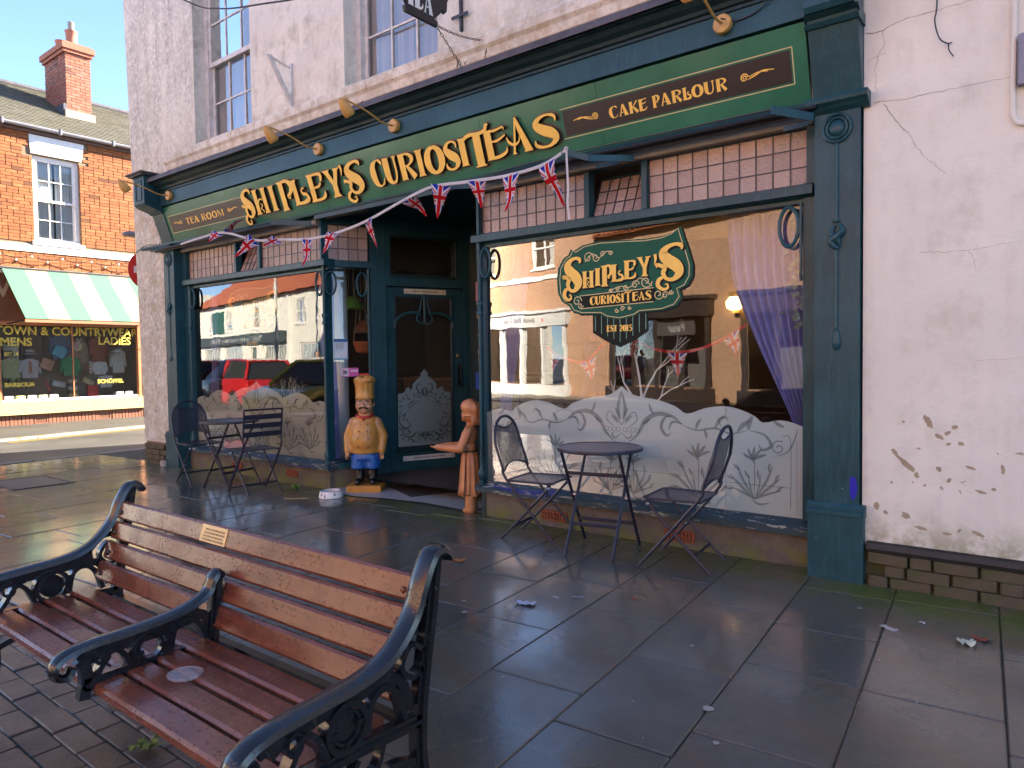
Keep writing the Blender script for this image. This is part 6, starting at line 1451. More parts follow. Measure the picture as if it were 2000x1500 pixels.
# ---------------------------------------------------------------- bistro tables and folding chairs (local: +x is the front)
def rod(mb, pts, r=.0105): return mb.tube(spline(pts, 4), r, 8)
def chair_mesh_back(label, loc, rotz, group, slatted=False):
    t = thing('folding_chair', label, 'chair', loc, rotz, group); W_ = .205
    for s in (-1, 1):
        y = s * W_
        if slatted:
            rod(MB(), [(-.225, y, .885), (-.185, y, .62), (-.15, y, .45), (.235, y * 1.02, .0)]).build('back_leg', M['chair_steel'], t, smooth=True)
        else:
            rod(MB(), [(-.258, y * .98, .72), (-.20, y, .56), (-.155, y, .45), (.235, y * 1.02, .0)]).build('back_leg', M['chair_steel'], t, smooth=True)
        rod(MB(), [(-.235, y * .86, .0), (-.06, y * .86, .17), (.175, y * .86, .415)], .010).build('front_leg', M['chair_steel'], t, smooth=True)
        [MB().ball(p_, r_, 8, 6).build('rivet', M['steel'], t) for p_, r_ in (((.04, y * .95, .222), (.009, .02, .009)), ((.175, y * .9, .415), (.012, .02, .012)))]
        k = MB(); k.box(.160, .19, y * .86 - .004, y * .86 + .004, .41, .45); k.build('lug', M['chair_steel'], t)
    MB().tube([(-.13, -W_ * .86, .105), (-.13, W_ * .86, .105)], .009, 6, flat=(1.2, .6)).build('rear_stretcher', M['chair_steel'], t)
    if slatted:
        MB().tube([(.20, -W_, .04), (.20, W_, .04)], .009, 6).build('front_stretcher', M['chair_steel'], t)
        f = MB(); f.tube([(-.2255, -W_, .885), (-.2255, W_, .885)], .010, 8); f.build('top_rail', M['chair_steel'], t, smooth=True)
        for z, x in ((.81, -.216), (.72, -.202), (.63, -.187)):
            s_ = MB(); s_.rbox(-.008, .002, -W_, W_, -.026, .026, .002); o = s_.build('back_slat', M['chair_steel'], t, loc=(x, 0, z)); o.rotation_euler = (0, math.radians(-8), 0)
        f = MB(); [f.tube([(-.17, s * .19, .452), (.21, s * .19, .452)], .009, 8) for s in (-1, 1)]; f.build('seat_frame', M['chair_steel'], t)
        for k in range(8):
            x = -.16 + k * .050; MB().rbox(x - .018, x + .018, -.20, .20, .456, .464, .002).build('seat_slat', M['chair_steel'], t)
        return t
    # hoop back with hand hole, perforated panel
    hoop = [(-.258, -W_ * .98, .72), (-.272, -W_ * .90, .80), (-.284, -W_ * .66, .875), (-.291, -W_ * .34, .915), (-.293, 0, .925), (-.291, W_ * .34, .915), (-.284, W_ * .66, .875), (-.272, W_ * .90, .80), (-.258, W_ * .98, .72)]
    MB().tube(spline(hoop, 5), .0115, 8).build('hoop', M['chair_steel'], t, smooth=True)
    MB().tube(spline([(-.286, -W_ * .62, .868), (-.280, -W_ * .3, .846), (-.278, 0, .838), (-.280, W_ * .3, .846), (-.286, W_ * .62, .868)], 5), .007, 6).build('grip_rail', M['chair_steel'], t, smooth=True)
    lo = spline([(-.183, -W_, .525), (-.205, -W_ * .5, .565), (-.212, 0, .578), (-.205, W_ * .5, .565), (-.183, W_, .525)], 5)
    MB().tube(lo, .007, 6).build('lower_rail', M['chair_steel'], t, smooth=True)
    n = 24; v = []; pts_t = []
    for k in range(n + 1):
        y = -W_ * .97 + 2 * W_ * .97 * k / n; q = abs(y) / W_
        zt = .838 + .03 * min(1, (q / .62) ** 2) if q < .62 else .872 - .14 * ((q - .62) / .35) ** 1.6
        zb = .578 - .053 * q * q
        for j in range(7):
            z = zb + (zt - zb) * j / 6; v.append((-.183 - (z - .525) * .285 - .022 * (1 - q * q) * .5, y, z))
    MB().add(v, [(k * 7 + j, k * 7 + j + 1, (k + 1) * 7 + j + 1, (k + 1) * 7 + j) for k in range(n) for j in range(6)]).build('back_mesh', M['mesh'], t, smooth=3.0)
    sq = [(-.175, -.185), (.17, -.205), (.205, -.175), (.205, .175), (.17, .205), (-.175, .185)]
    MB().tube([(x, y, .452) for x, y in sq], .0085, 8, closed=True).build('seat_rim', M['chair_steel'], t, smooth=True)
    MB().add([(x * .99, y * .99, .455) for x, y in sq] + [(0, 0, .449)], [(i, (i + 1) % 6, 6) for i in range(6)]).build('seat_mesh', M['mesh'], t)
    return t
def bistro_table(label, loc, rotz, group):
    t = thing('bistro_table', label, 'table', loc, rotz, group); R_ = .305
    MB().lathe([(.001, .738), (R_ - .008, .738), (R_ - .008, .732), (.001, .732)], 48, caps=False).build('table_top', M['chair_steel'], t)
    MB().lathe([(R_ - .01, .716), (R_, .718), (R_ + .003, .730), (R_, .742), (R_ - .010, .743), (R_ - .014, .736)], 48, caps=False).build('rim', M['chair_steel'], t, smooth=True)
    for s in (-1, 1):
        rod(MB(), [(-.19, s * .215, .715), (.0, s * .215, .39), (.235, s * .215, .0)], .0115).build('leg', M['chair_steel'], t, smooth=True)
        rod(MB(), [(.19, s * .175, .715), (.0, s * .175, .39), (-.235, s * .175, .0)], .0115).build('leg', M['chair_steel'], t, smooth=True)
        b = MB(); b.ball((0, s * .2, .385), (.009, .03, .009), 8, 6); b.build('rivet', M['steel'], t)
    for p in ([(.115, -.215, .185), (.115, .215, .185)], [(-.12, -.175, .20), (-.12, .175, .20)], [(-.095, -.215, .555), (-.095, .215, .555)]): MB().tube(p, .010, 6, flat=(1.3, .6)).build('stretcher', M['chair_steel'], t)
    return t
G1, G2 = 'bistro tables outside the windows', 'folding chairs outside the windows'
tR = bistro_table('round dark metal bistro table between two mesh chairs by the larger window', (-1.66, -.22, 0), math.radians(100), G1)
bistro_table('round dark metal bistro table with the slatted chair near the street corner', (-6.30, -.36, 0), math.radians(10), G1)
chair_mesh_back('mesh backed folding chair beside the statue of the woman', (-2.245, -.17, 0), math.radians(10), G2)
chair_mesh_back('mesh backed folding chair beside the wide pilaster, back turned to the wall', (-1.04, -.19, 0), math.radians(186), G2)
chair_mesh_back('hoop backed folding chair in front of the corner pilaster', (-6.93, -.37, 0), math.radians(-4), G2)
chair_mesh_back('folding chair with three flat back slats beside the chef statue', (-5.81, -.36, 0), math.radians(172), G2, True)

# ---------------------------------------------------------------- statues
def paint_by(me, fn):
    for p in me.polygons: p.material_index = fn(p.center)
chefm = [cm((.58, .29, .065), .35), cm((.52, .27, .13), .4), cm((.02, .12, .42), .35), cm((.010, .010, .012), .3), cm((.06, .03, .02), .4), cm((.45, .02, .015), .4)]
def chef(loc, rz):
    t = thing('chef_statue', 'painted chef statue with tall hat, blue trousers and black boots by the door', 'statue', loc, rz)
    b = MB()                                              # head and hands: one carved surface with the neck and torso core
    b.ball((0, -.005, .815), (.088, .085, .098), 20, 14); b.ball((0, -.045, .775), (.082, .06, .055), 16, 10); b.capsule((0, .0, .66), (0, 0, .77), .07, .07)
    b.ball((0, -.090, .812), (.016, .022, .016)); b.ball((0, -.10, .800), (.020, .016, .012)); b.ball((.05, -.072, .79), (.03, .025, .028)); b.ball((-.05, -.072, .79), (.03, .025, .028)); b.ball((0, -.078, .745), (.035, .025, .022)); b.ball((.088, .0, .81), (.012, .02, .028)); b.ball((-.088, .0, .81), (.012, .02, .028))
    b.ball((0, 0, .52), (.13, .11, .18), 16, 12)
    for s in (-1, 1): b.capsule((s * .12, -.01, .63), (s * .170, .0, .47), .05, .045); b.capsule((s * .170, 0, .47), (s * .168, -.05 if s < 0 else -.03, .335), .04, .03)
    for s, fy in ((-1, -.075), (1, -.045)):
        b.ball((s * .170, fy, .318), (.025, .022, .032))
        for k in range(4):
            q = (k - 1.5) * .011; a = Vector((s * .170 + (q if s > 0 else q * .4), fy - .006 + (q if s < 0 else 0), .298))
            m_ = a + Vector((s * .004, -.010 if s < 0 else -.003, -.022 - .003 * (1.5 - abs(k - 1.5)))); e_ = m_ + Vector((-s * .004, .008 if s < 0 else 0, -.014)); b.capsule(a, m_, .0075, .007, 6); b.capsule(m_, e_, .007, .006, 6)
        b.capsule((s * .158, fy - .018, .322), (s * .154, fy - .034, .296), .008, .0065, 6)
    me = remeshed(b, .006, 3); o = obj('body', me, [chefm[1]], t, smooth=1.2)
    f = MB()
    for s in (-1, 1): f.ball((s * .032, -.083, .826), (.014, .008, .007)); 
    f.build('eye', cm((.55, .50, .42), .3), o, smooth=True)
    f = MB(); [f.ball((s * .032, -.089, .826), (.0055, .004, .0055)) for s in (-1, 1)]; f.build('pupil', chefm[4], o)
    [MB().tube(spline([(s * .012, -.090, .846), (s * .034, -.092, .854), (s * .056, -.078, .842)], 4), .005, 6).build('brow', chefm[4], o, smooth=True) for s in (-1, 1)]; f = MB()
    for s in (-1, 1): f.tube(spline([(s * .003, -.104, .785), (s * .022, -.104, .783), (s * .042, -.092, .772), (s * .050, -.086, .778)], 4), [.007 + .004 * math.sin(PI * k / 12) for k in range(13)], 8)
    f.build('moustache', chefm[4], o, smooth=True)
    h = MB(); h.ball((0, .018, .830), (.092, .080, .072), 18, 10); h.ball((.08, -.01, .835), (.014, .03, .04)); h.ball((-.08, -.01, .835), (.014, .03, .04)); h.build('hair', chefm[4], o, smooth=True)
    l = MB(); l.tube(spline([(-.016, -.101, .755), (0, -.104, .752), (.016, -.101, .755)], 4), .0045, 6); l.build('mouth', cm((.35, .10, .07), .4), o)
    # tall pleated hat
    rings = []; n = 40
    for r_, z in ((.093, .868), (.096, .872), (.092, .905), (.090, .91), (.087, .93), (.089, .99), (.098, 1.03), (.104, 1.05), (.100, 1.07), (.080, 1.086), (.040, 1.095), (.004, 1.097)):
        k = .0 if z < .915 else .06
        rings.append([((r_ * (1 + k * math.cos(11 * q) + (.03 * math.sin(3 * q + z * 30) if z > 1.02 else 0))) * math.cos(q), (r_ * .95 * (1 + k * math.cos(11 * q))) * math.sin(q), z + (.010 * math.sin(5 * q) if z > 1.02 else 0)) for q in [2 * PI * i / n for i in range(n)]])
    hm = MB(); hm.loft(rings); hm.build('hat', chefm[0], t, smooth=1.0)
    for s, y in ((1, 0), (-1, .02)):
        pf = MB(); pf.ball((s * .035, -.06 + y, 1.058), (.065, .045, .034), 14, 8); pf.build('hat_puff', chefm[0], t, smooth=True)
    # jacket
    j = MB(); j.ball((0, -.005, .50), (.150, .146, .205), 24, 16); j.ball((0, -.035, .45), (.148, .14, .15), 20, 14); j.ball((0, .0, .635), (.135, .105, .075), 18, 12); j.lathe([(.140, .318), (.146, .325), (.150, .40), (.146, .46)], 28, M=Matrix.Translation((0, -.012, 0)) @ Matrix.Diagonal((1, .9, 1, 1)))
    for s in (-1, 1): j.capsule((s * .112, 0, .628), (s * .176, .002, .485), .058, .052, 14); j.capsule((s * .176, .002, .485), (s * .168, -.05 if s < 0 else -.03, .365), .050, .040, 14); j.capsule((s * .168, -.05 if s < 0 else -.03, .362), (s * .168, -.055 if s < 0 else -.033, .348), .043, .041, 14)
    obj('jacket', remeshed(j, .009, 4), [chefm[0]], t, smooth=1.2)
    sc_ = MB(); sc_.tube([(.083 * math.cos(q), -.010 + .082 * math.sin(q), .702 + .018 * math.sin(q)) for q in [2 * PI * k / 24 for k in range(24)]], .013, 8, closed=True); sc_.ball((0, -.105, .672), (.014, .010, .022)); sc_.build('neckerchief', chefm[5], t, smooth=True)
    for s in (-1, 1):
        for k, (x, z) in enumerate(((.032, .612), (.042, .55), (.052, .48), (.05, .40))):
            y_ = -math.sqrt(max(.0, 1 - ((z - .48) / .21) ** 2)) * .158 - .018; y_ = {.612: -.118, .55: -.158, .48: -.176, .40: -.176}[z]
            bt = MB(); bt.ball((s * x + .010, y_, z), (.0075, .006, .0075), 8, 6); bt.build('button', chefm[3], t)
    tr_ = MB(); tr_.lathe([(.130, .33), (.136, .30), (.140, .26)], 28, M=Matrix.Translation((0, -.008, 0)) @ Matrix.Diagonal((1, .86, 1, 1)))
    for s in (-1, 1): tr_.lathe([(.076, .162), (.080, .165), (.080, .22), (.080, .30)], 24, M=Matrix.Translation((s * .070, -.008, 0)) @ Matrix.Diagonal((1, 1.25, 1, 1)))
    obj('trousers', remeshed(tr_, .008, 3), [chefm[2]], t, smooth=1.2)
    for s in (-1, 1):
        bo = MB(); bo.capsule((s * .066, .005, .20), (s * .066, .002, .05), .052, .046, 14); bo.capsule((s * .068, -.005, .035), (s * .078, -.075, .026), .036, .030, 14); bo.tube([(s * .066 + .054 * math.cos(q), .004 + .054 * math.sin(q), .165) for q in [2 * PI * k / 16 for k in range(16)]], .008, 6, closed=True)
        obj('boot', remeshed(bo, .007, 3), [chefm[3]], t, smooth=1.2)
    bs = MB(); bs.rbox(-.175, .175, -.15, .13, -.068, 0, .010); bs.build('base', cm((.56, .25, .045), .4), t)
    return t
ch_ = chef((-4.88, .36, .072), math.radians(38)); ch_.scale = (1.04, 1.04, 1.04)
wc = simple('terracotta_carving', (.58, .25, .10), .42, 0, .12, 9, .15, 40, c2=(.38, .145, .055))
def waitress(loc, rz):
    """facing local -y, one arm held out forward"""
    t = thing('waitress_statue', 'carved terracotta statue of a woman in mob cap and apron holding out a hand', 'statue', loc, rz)
    b = MB()
    b.ball((0, -.005, .885), (.060, .070, .080), 18, 12); b.ball((0, -.068, .880), (.012, .018, .014)); b.ball((0, -.055, .835), (.024, .024, .018)); b.ball((.035, -.045, .862), (.024, .024, .024)); b.ball((-.035, -.045, .862), (.024, .024, .024))
    b.capsule((0, .0, .76), (0, 0, .84), .035, .034); b.ball((0, 0, .70), (.085, .065, .10), 18, 12); b.ball((0, .0, .74), (.105, .055, .05), 16, 10); b.ball((0, -.045, .69), (.07, .04, .05), 14, 10)
    b.ball((0, 0, .58), (.068, .055, .06)); b.ball((0, .0, .52), (.085, .070, .06))
    s = -1
    for s, el, hd_ in ((1, (.135, -.06, .585), (.06, -.29, .590)), (-1, (-.14, -.05, .585), (-.06, -.27, .585))):
        b.capsule((s * .095, 0, .735), el, .042, .040, 12); b.capsule(el, hd_, .042, .030, 12); b.capsule(Vector(el).lerp(Vector(hd_), .80), Vector(el).lerp(Vector(hd_), .86), .036, .034, 12)
        h = Vector(hd_); d = (h - Vector(el)).normalized(); b.ball(h + d * .02, (.022, .028, .016))
        for k in range(4):
            q = Vector((1, 0, 0)) * ((k - 1.5) * .0105); p = h + d * .038 + q; m_ = p + d * .022; e2 = m_ + d * .012 + Vector((0, 0, .008)); b.capsule(p - d * .015, m_, .007, .0065, 6); b.capsule(m_, e2, .0065, .0055, 6)
        b.capsule(h + Vector((-s * .018, 0, .004)), h + d * .03 + Vector((-s * .03, 0, .012)), .0075, .006, 6)
    for s in (-1, 1): b.capsule((s * .042, .0, .30), (s * .044, .0, .03), .040, .052, 14); b.capsule((s * .044, 0, .02), (s * .046, -.05, .018), .030, .020, 10)
    obj('body', remeshed(b, .006, 3), [wc], t, smooth=1.2)
    cp = MB(); n = 36; rings = []
    for r_, z in ((.074, .865), (.085, .872), (.080, .885), (.086, .90), (.100, .93), (.104, .96), (.088, .995), (.05, 1.018), (.004, 1.024)):
        rings.append([(r_ * (1 + .045 * math.cos(9 * q + z * 8)) * math.cos(q), .022 + r_ * 1.02 * (1 + .045 * math.cos(9 * q + z * 8)) * math.sin(q), z - .032 * (math.sin(q) > 0) * math.sin(q)) for q in [2 * PI * k / n for k in range(n)]])
    cp.loft(rings); cp.build('mob_cap', wc, t, smooth=1.0)
    f = MB(); [f.ball((s * .024, -.064, .893), (.009, .006, .006)) for s in (-1, 1)]; f.build('eye', cm((.55, .42, .32), .4), t); f = MB(); f.tube([(-.013, -.074, .852), (0, -.077, .850), (.013, -.074, .852)], .004, 6); f.build('mouth', cm((.3, .09, .05), .4), t)
    hr = MB()
    for k in range(9):
        a = PI * .12 + k * PI * .76 / 8; hr.tube(spline([(.070 * math.cos(a), .01 + .06 * math.sin(a), .87), (.082 * math.cos(a), .02 + .07 * math.sin(a), .83), (.07 * math.cos(a), .02 + .06 * math.sin(a), .795)], 4), .016, 6)
    hr.build('hair', wc, t, smooth=True)
    # skirt with deep folds, apron over it
    rings = []; n = 60
    for z, r_ in ((.545, .072), (.50, .088), (.42, .094), (.33, .098), (.25, .106), (.20, .112), (.165, .116)):
        k = .02 + .09 * (.545 - z) / .38; rings.append([(r_ * (1 + k * math.cos(10 * q)) * math.cos(q), r_ * .85 * (1 + k * math.cos(10 * q)) * math.sin(q), z + (.012 * math.cos(5 * q) if z < .2 else 0)) for q in [2 * PI * i / n for i in range(n)]])
    sk = MB(); sk.loft(rings); sk.build('skirt', wc, t, smooth=1.2)
    ap = MB(); v = []; nn = 24
    for z, r_ in ((.55, .080), (.48, .094), (.38, .104), (.28, .115), (.20, .126), (.15, .132)):
        for i in range(nn + 1):
            q = -PI / 2 + (i / nn - .5) * 2.5; kk = 1 + .035 * math.cos(9 * q); v.append((r_ * kk * math.cos(q), r_ * .9 * kk * math.sin(q), z + .03 * abs(i / nn - .5)))
    ap.add(v, [(r_ * (nn + 1) + i, r_ * (nn + 1) + i + 1, (r_ + 1) * (nn + 1) + i + 1, (r_ + 1) * (nn + 1) + i) for r_ in range(5) for i in range(nn)]); a_ = ap.build('apron', wc, t, smooth=1.2)
    md = a_.modifiers.new('thick', 'SOLIDIFY'); md.thickness = .008
    ed = MB()
    for i in (0, nn): ed.tube([Vector(v[r_ * (nn + 1) + i]) * 1.0 + Vector((0, 0, 0)) for r_ in range(6)], .0035, 5)
    ed.tube([(.084 * math.cos(q), .072 * math.sin(q), .556) for q in [2 * PI * k / 24 for k in range(24)]], .006, 6, closed=True); ed.build('apron_edge', M['dark_brown'], t)
    return t
waitress((-3.265, .205, .0), math.radians(-62))

# ---------------------------------------------------------------- dog bowl, mat, litter, leaves, weeds
db = thing('dog_bowl', 'white dog water bowl with dark paw prints on the flagstones', 'bowl', (-4.90, -.09, 0))
mb = MB(); mb.lathe([(.118, .0), (.122, .004), (.108, .066), (.104, .070), (.098, .068), (.100, .03), (.09, .012), (.001, .010)], 32, caps=False); mb.build('shell', M['white'], db, smooth=True)
mb = MB(); mb.lathe([(.097, .0665), (.103, .0712), (.1085, .068)], 32, caps=False); mb.build('rim', M['steel'], db, smooth=True); mb = MB(); mb.lathe([(.001, .045), (.0985, .045)], 28, caps=False); mb.build('water', _glass('bowl_water', (.8, .85, .85), 2.0), db)
pw_ = MB()
def bowl_pt(a, z): r_ = .122 - (z - .004) / .062 * .014 + .0008; return (r_ * math.cos(a), r_ * math.sin(a), z)
for a0, z0 in ((-1.55, .038), (-1.2, .026), (-.35, .040), (-2.5, .034)):
    for da, dz, w in ((0, -.004, .010), (-.085, .008, .0045), (-.035, .015, .0045), (.035, .015, .0045), (.085, .008, .0045)):
        n = 8; pw_.add([bowl_pt(a0 + da + w / .118 * math.cos(q), z0 + dz + w * .85 * math.sin(q)) for q in [2 * PI * k / n for k in range(n)]], [tuple(range(n))])
pw_.build('paw_print', cm((.09, .02, .03), .5), db)
mt = MB(); mt.m = Matrix.Translation((-4.29, .88, .008)) @ Matrix.Rotation(math.atan2(.923, .386) - PI / 2, 4, 'Z'); mt.rbox(-.30, .30, -.46, .46, 0, .012, .004); tag(mt.build('door_mat', simple('rubber_mat', (.035, .028, .028), .8, 0, .2, 60, .6, 200), None), 'dark doormat on the speckled lobby floor at the shop door', 'mat')
def leaf_mesh(L, lobes, seed):
    r = random.Random(seed); pts = []; n = lobes * 4
    for k in range(n): a = 2 * PI * k / n; q = L * ((.95 if k % 4 == 0 else .55 if k % 2 else .32) * r.uniform(.8, 1.15)); pts.append((q * math.cos(a), q * math.sin(a) * .8, .004 + .012 * r.random()))
    mb = MB(); mb.add([(0, 0, .004)] + pts, [(0, 1 + k, 1 + (k + 1) % n) for k in range(n)]); mb.tube([(0, 0, .004), (-L * .6, -L * .7, .003)], .0012, 5); return mb
for i, (x, y, L, c, lab) in enumerate(((-2.282, -1.042, .075, (.40, .16, .035), 'curled orange maple leaf on the flagstones near the bench'), (-3.088, -.755, .035, (.30, .07, .03), 'small red brown leaf on the dark flagstones in front of the door'), (.66, -.58, .065, (.20, .045, .02), 'flattened russet leaf beside the pale paper scraps near the wall'), (-.95, -1.02, .024, (.36, .10, .03), 'tiny orange leaf scrap on the flagstones in front of the table'), (-4.2, -1.45, .05, (.10, .14, .03), 'limp green leaf on the flagstones behind the bench'))):
    tag(leaf_mesh(L, 5, i).build('fallen_leaf', cm(c, .55), None, loc=(x, y, .001)), lab, 'leaf', 'fallen leaves')
def scrap(x, y, L, W_, c, label, seed, crumple=.012):
    r = random.Random(seed); n = 7; mb = MB(); v = []
    for i in range(n + 1):
        for j in range(4): v.append((L * (i / n - .5) + r.uniform(-.1, .1) * L * .3, W_ * (j / 3 - .5) * r.uniform(.5, 1.2), .002 + r.random() * crumple))
    mb.add(v, [(i * 4 + j, i * 4 + j + 1, i * 4 + j + 5, i * 4 + j + 4) for i in range(n) for j in range(3)]); o = mb.build('paper_scrap', cm(c, .6), None, smooth=1.0, loc=(x, y, .001)); o.rotation_euler = (0, 0, r.uniform(-.5, .5)); tag(o, label, 'litter', 'paper litter')
scrap(-1.414, -1.447, .11, .06, (.55, .58, .72), 'crumpled torn white tissue on the flagstones in front of the chairs', 1); scrap(-1.335, -1.26, .045, .012, (.6, .62, .75), 'short white paper strip beside the torn tissue', 2, .002); scrap(-1.235, -1.18, .06, .012, (.6, .62, .75), 'longer thin white paper strip beyond the torn tissue', 3, .002)
scrap(.276, -.666, .085, .045, (.50, .46, .44), 'flat beige ring of trodden paper near the peeling wall', 4, .004); scrap(.607, -.676, .075, .05, (.62, .66, .50), 'scrunched white paper ball nearest the peeling wall corner', 5, .03); scrap(.40, -.50, .025, .02, (.6, .62, .62), 'tiny white paper speck near the mossy foot of the peeling wall', 6, .01)
def fluff(x, y, n, label, seed, c=(.11, .22, .04), s=1.0):
    r = random.Random(seed); mb = MB()
    for k in range(n):
        a = r.uniform(0, 6.28); d = Vector((math.cos(a), math.sin(a), 0)); L = r.uniform(.03, .07) * s; h = r.uniform(.01, .05) * s; b_ = Vector((r.uniform(-.03, .03), r.uniform(-.03, .03), 0)) * s; p = d.cross(Vector((0, 0, 1))) * .008 * s
        mb.add([b_, b_ + d * L * .5 + p * 1.6 + Vector((0, 0, h)), b_ + d * L + Vector((0, 0, h * .7)), b_ + d * L * .5 - p * 1.6 + Vector((0, 0, h))], [(0, 1, 2, 3)])
    tag(mb.build('weed', cm(c, .6), None, loc=(x, y, .002)), label, 'weed', 'weeds between the stones')
fluff(-5.58, -.02, 18, 'small bright green weed at the foot of the stall riser by the slatted chair', 1, (.13, .30, .04)); fluff(-1.62, -3.44, 14, 'grassy weed between the pavers under the bench', 2, (.14, .20, .05)); fluff(-2.06, -3.36, 8, 'sparse weed between the pavers near the middle bench arm', 3, (.14, .17, .05), .6)
mb = MB(); rr_ = random.Random(6)
for k in range(90):
    x, y = rr_.uniform(-5, 1.4), rr_.uniform(-3.2, .1); s = rr_.uniform(.002, .007); n = 6
    mb.add([(x + s * rr_.uniform(.6, 1.2) * math.cos(q), y + s * rr_.uniform(.6, 1.2) * math.sin(q), .0052) for q in [2 * PI * j / n for j in range(n)]], [tuple(range(n))])
o = mb.build('litter_specks', cm((.40, .38, .34), .8), None); stuff(o); o['label'] = 'pale gum spots and grit scattered over the flagstones'; o['category'] = 'grit'
gum = MB()
for (x, y, s) in ((-1.60, -1.75, .016), (-1.72, -1.62, .013), (-.12, -1.98, .022), (.0, -2.2, .012), (-.42, -1.45, .01), (.1, -.45, .014)):
    gum.add([(x + s * (1 + .2 * math.sin(3 * q)) * math.cos(q), y + s * math.sin(q), .0055) for q in [2 * PI * j / 10 for j in range(10)]], [tuple(range(10))])
o = stuff(gum.build('gum_spots', cm((.38, .36, .33), .8), None)); o['label'] = 'flattened pale chewing gum on the paving'; o['category'] = 'gum'
mb = MB(); mb.tube(spline([(-5.22, -.42, .004), (-5.12, -.36, .006), (-5.02, -.28, .004)], 5), .004, 5); tag(mb.build('straw_wisp', cm((.40, .32, .14), .7), None), 'wisp of straw on the flagstones beside the dog bowl', 'straw')
# ---------------------------------------------------------------- brick house with the striped awning across the side street
HX = -17.6
house = thing('brick_house', 'orange brick house with slate roof, chimney and a clothes shop under a striped awning', 'building')
hw = MB(); WY0, WY1, HZ0, HZ1 = 1.58, 2.545, 4.20, 6.16
for a in ((-5, WY0, 3.5, 6.72), (WY1, 9, 3.5, 6.72), (WY0, WY1, 3.5, HZ0), (WY0, WY1, HZ1, 6.72)): hw.box(HX - .35, HX - .012, *a)
hw.box(HX - 6.5, HX - .36, -5, -4.7, 0, 6.72); hw.box(HX - 6.5, HX - .36, 8.7, 9, 0, 6.72)
hw.box(HX - .35, HX - .012, -5, .72, 0, 3.5); hw.box(HX - .35, HX - .012, 3.98, 9, 0, 3.5)
hwall = hw.build('wall', M['mortar'], house)
me_hb = MB().rbox(-.031, .031, -.1075, .1075, -.0325, .0325, .005); me_hb = me_hb.mesh('brick'); me_hh = MB().rbox(-.031, .031, -.0515, .0515, -.0325, .0325, .005).mesh('brick')
def _bo(name, a, b, c):
    t = NT(name); r = t.rnd(); w = t.pos()
    col = t.ramp(r, [(0.0, a), (0.5, b), (0.9, c), (1.0, tuple(x * .45 for x in a))]); col = t.mix(t.ramp(t.noise(w, 14, 5), [(.4, 0.0), (.75, .5)]), col, tuple(x * .55 for x in a))
    return t.bsdf(col, .85, 0, t.bump(t.noise(w, 60, 4), .5, .006))
bo = _bo('orange_brick_single', (0.22, 0.068, 0.020), (0.295, 0.096, 0.028), (0.34, 0.125, 0.041))
bulk = MB(); nb_ = 0; rh = random.Random(12)
for row in range(43):
    z = 3.54 + row * .0745; y = -1.2 + (.112 if row % 2 else 0)
    while y < 6:
        head = rh.random() < .12; L = .103 if head else .215
        adv = L + .011; y_ = y; c = y + L / 2
        if HZ0 - .03 < z < HZ1 + .03 and y < WY0 and y + L > WY0 - .012: L = max(WY0 - .012 - y, .0)
        elif HZ0 - .03 < z < HZ1 + .03 and y < WY1 and y + L > WY1 + .012 and y > WY0: L = y + L - (WY1 + .012); y_ = WY1 + .012
        cutb = adv - .011 - L > .001
        if L < .02: y += adv; continue
        c = y_ + L / 2
        inside = (WY0 - .01 < y_ + L and y_ < WY1 + .01 and HZ0 - .03 < z < HZ1 + .03) or (1.45 < c < 2.72 and 6.14 < z < 6.62) or z > 6.70 or 3.93 < z < 4.19
        if not inside:
            if .85 < c < 3.75 and 4.2 < z < 6.45 and nb_ < 295 and not cutb:
                obj('brick', me_hh if head else me_hb, bo, hwall, loc=(HX - .022 + rh.uniform(-.004, .004), c, z)); nb_ += 1
            else: bulk.box(HX - .05, HX + .009 + rh.uniform(-.004, .004), y_, y_ + L, z - .0325, z + .0325)
        y += adv
stuff(bulk.build('brickwork', M['brick_orange'], hwall))
# window, lintel, band, gutter
MBx = lambda: MB()
sw = sash_window(0, WY1 - WY0, 4.20, 6.16, house, 0, 3, 2, False, M['glass_far'], M['white'])
Rz = Matrix.Translation((HX - .08, WY0, 0)) @ Matrix.Rotation(PI / 2, 4, 'Z')
sw.matrix_local = Rz
cu = MB(); n = 50
for s0, s1 in ((.03, .46), (.50, .94)):
    pts = [(s0 + (s1 - s0) * k / n, .105 + .004 * math.sin(k * .9)) for k in range(n + 1)]; cu.add([(x, y, 4.2) for x, y in pts] + [(x, y, 6.16) for x, y in pts], [(k, k + 1, n + 2 + k, n + 1 + k) for k in range(n)])
cu.build('net_curtain', M['white'], sw, smooth=True)
MB().prism([(HX + .02, 1.52, 6.60), (HX + .02, 2.67, 6.60), (HX + .02, 2.60, 6.18), (HX + .02, 1.55, 6.18)], (-.1, 0, 0)).build('lintel', M['white'], house)
MB().box(HX - .08, HX + .06, 1.52, 2.61, 4.115, 4.195).build('window_sill', M['white'], house)
MB().box(HX - .03, HX + .035, -4, 8.9, 3.945, 4.11).build('string_band', M['white'], house)
mb = MB(); mb.tube([(HX + .17, -5, 6.74), (HX + .17, 9, 6.74)], .055, 10); mb.build('gutter', M['gutter'], house, smooth=True)
mb = MB()
for k in range(12): mb.box(HX + .10, HX + .235, -4.8 + k * 1.15, -4.76 + k * 1.15, 6.67, 6.80)
mb.build('gutter_bracket', M['gutter'], house)
MB().box(HX - .02, HX + .09, -5, 9, 6.62, 6.70).build('eaves_board', cm((.10, .05, .03), .6), house)
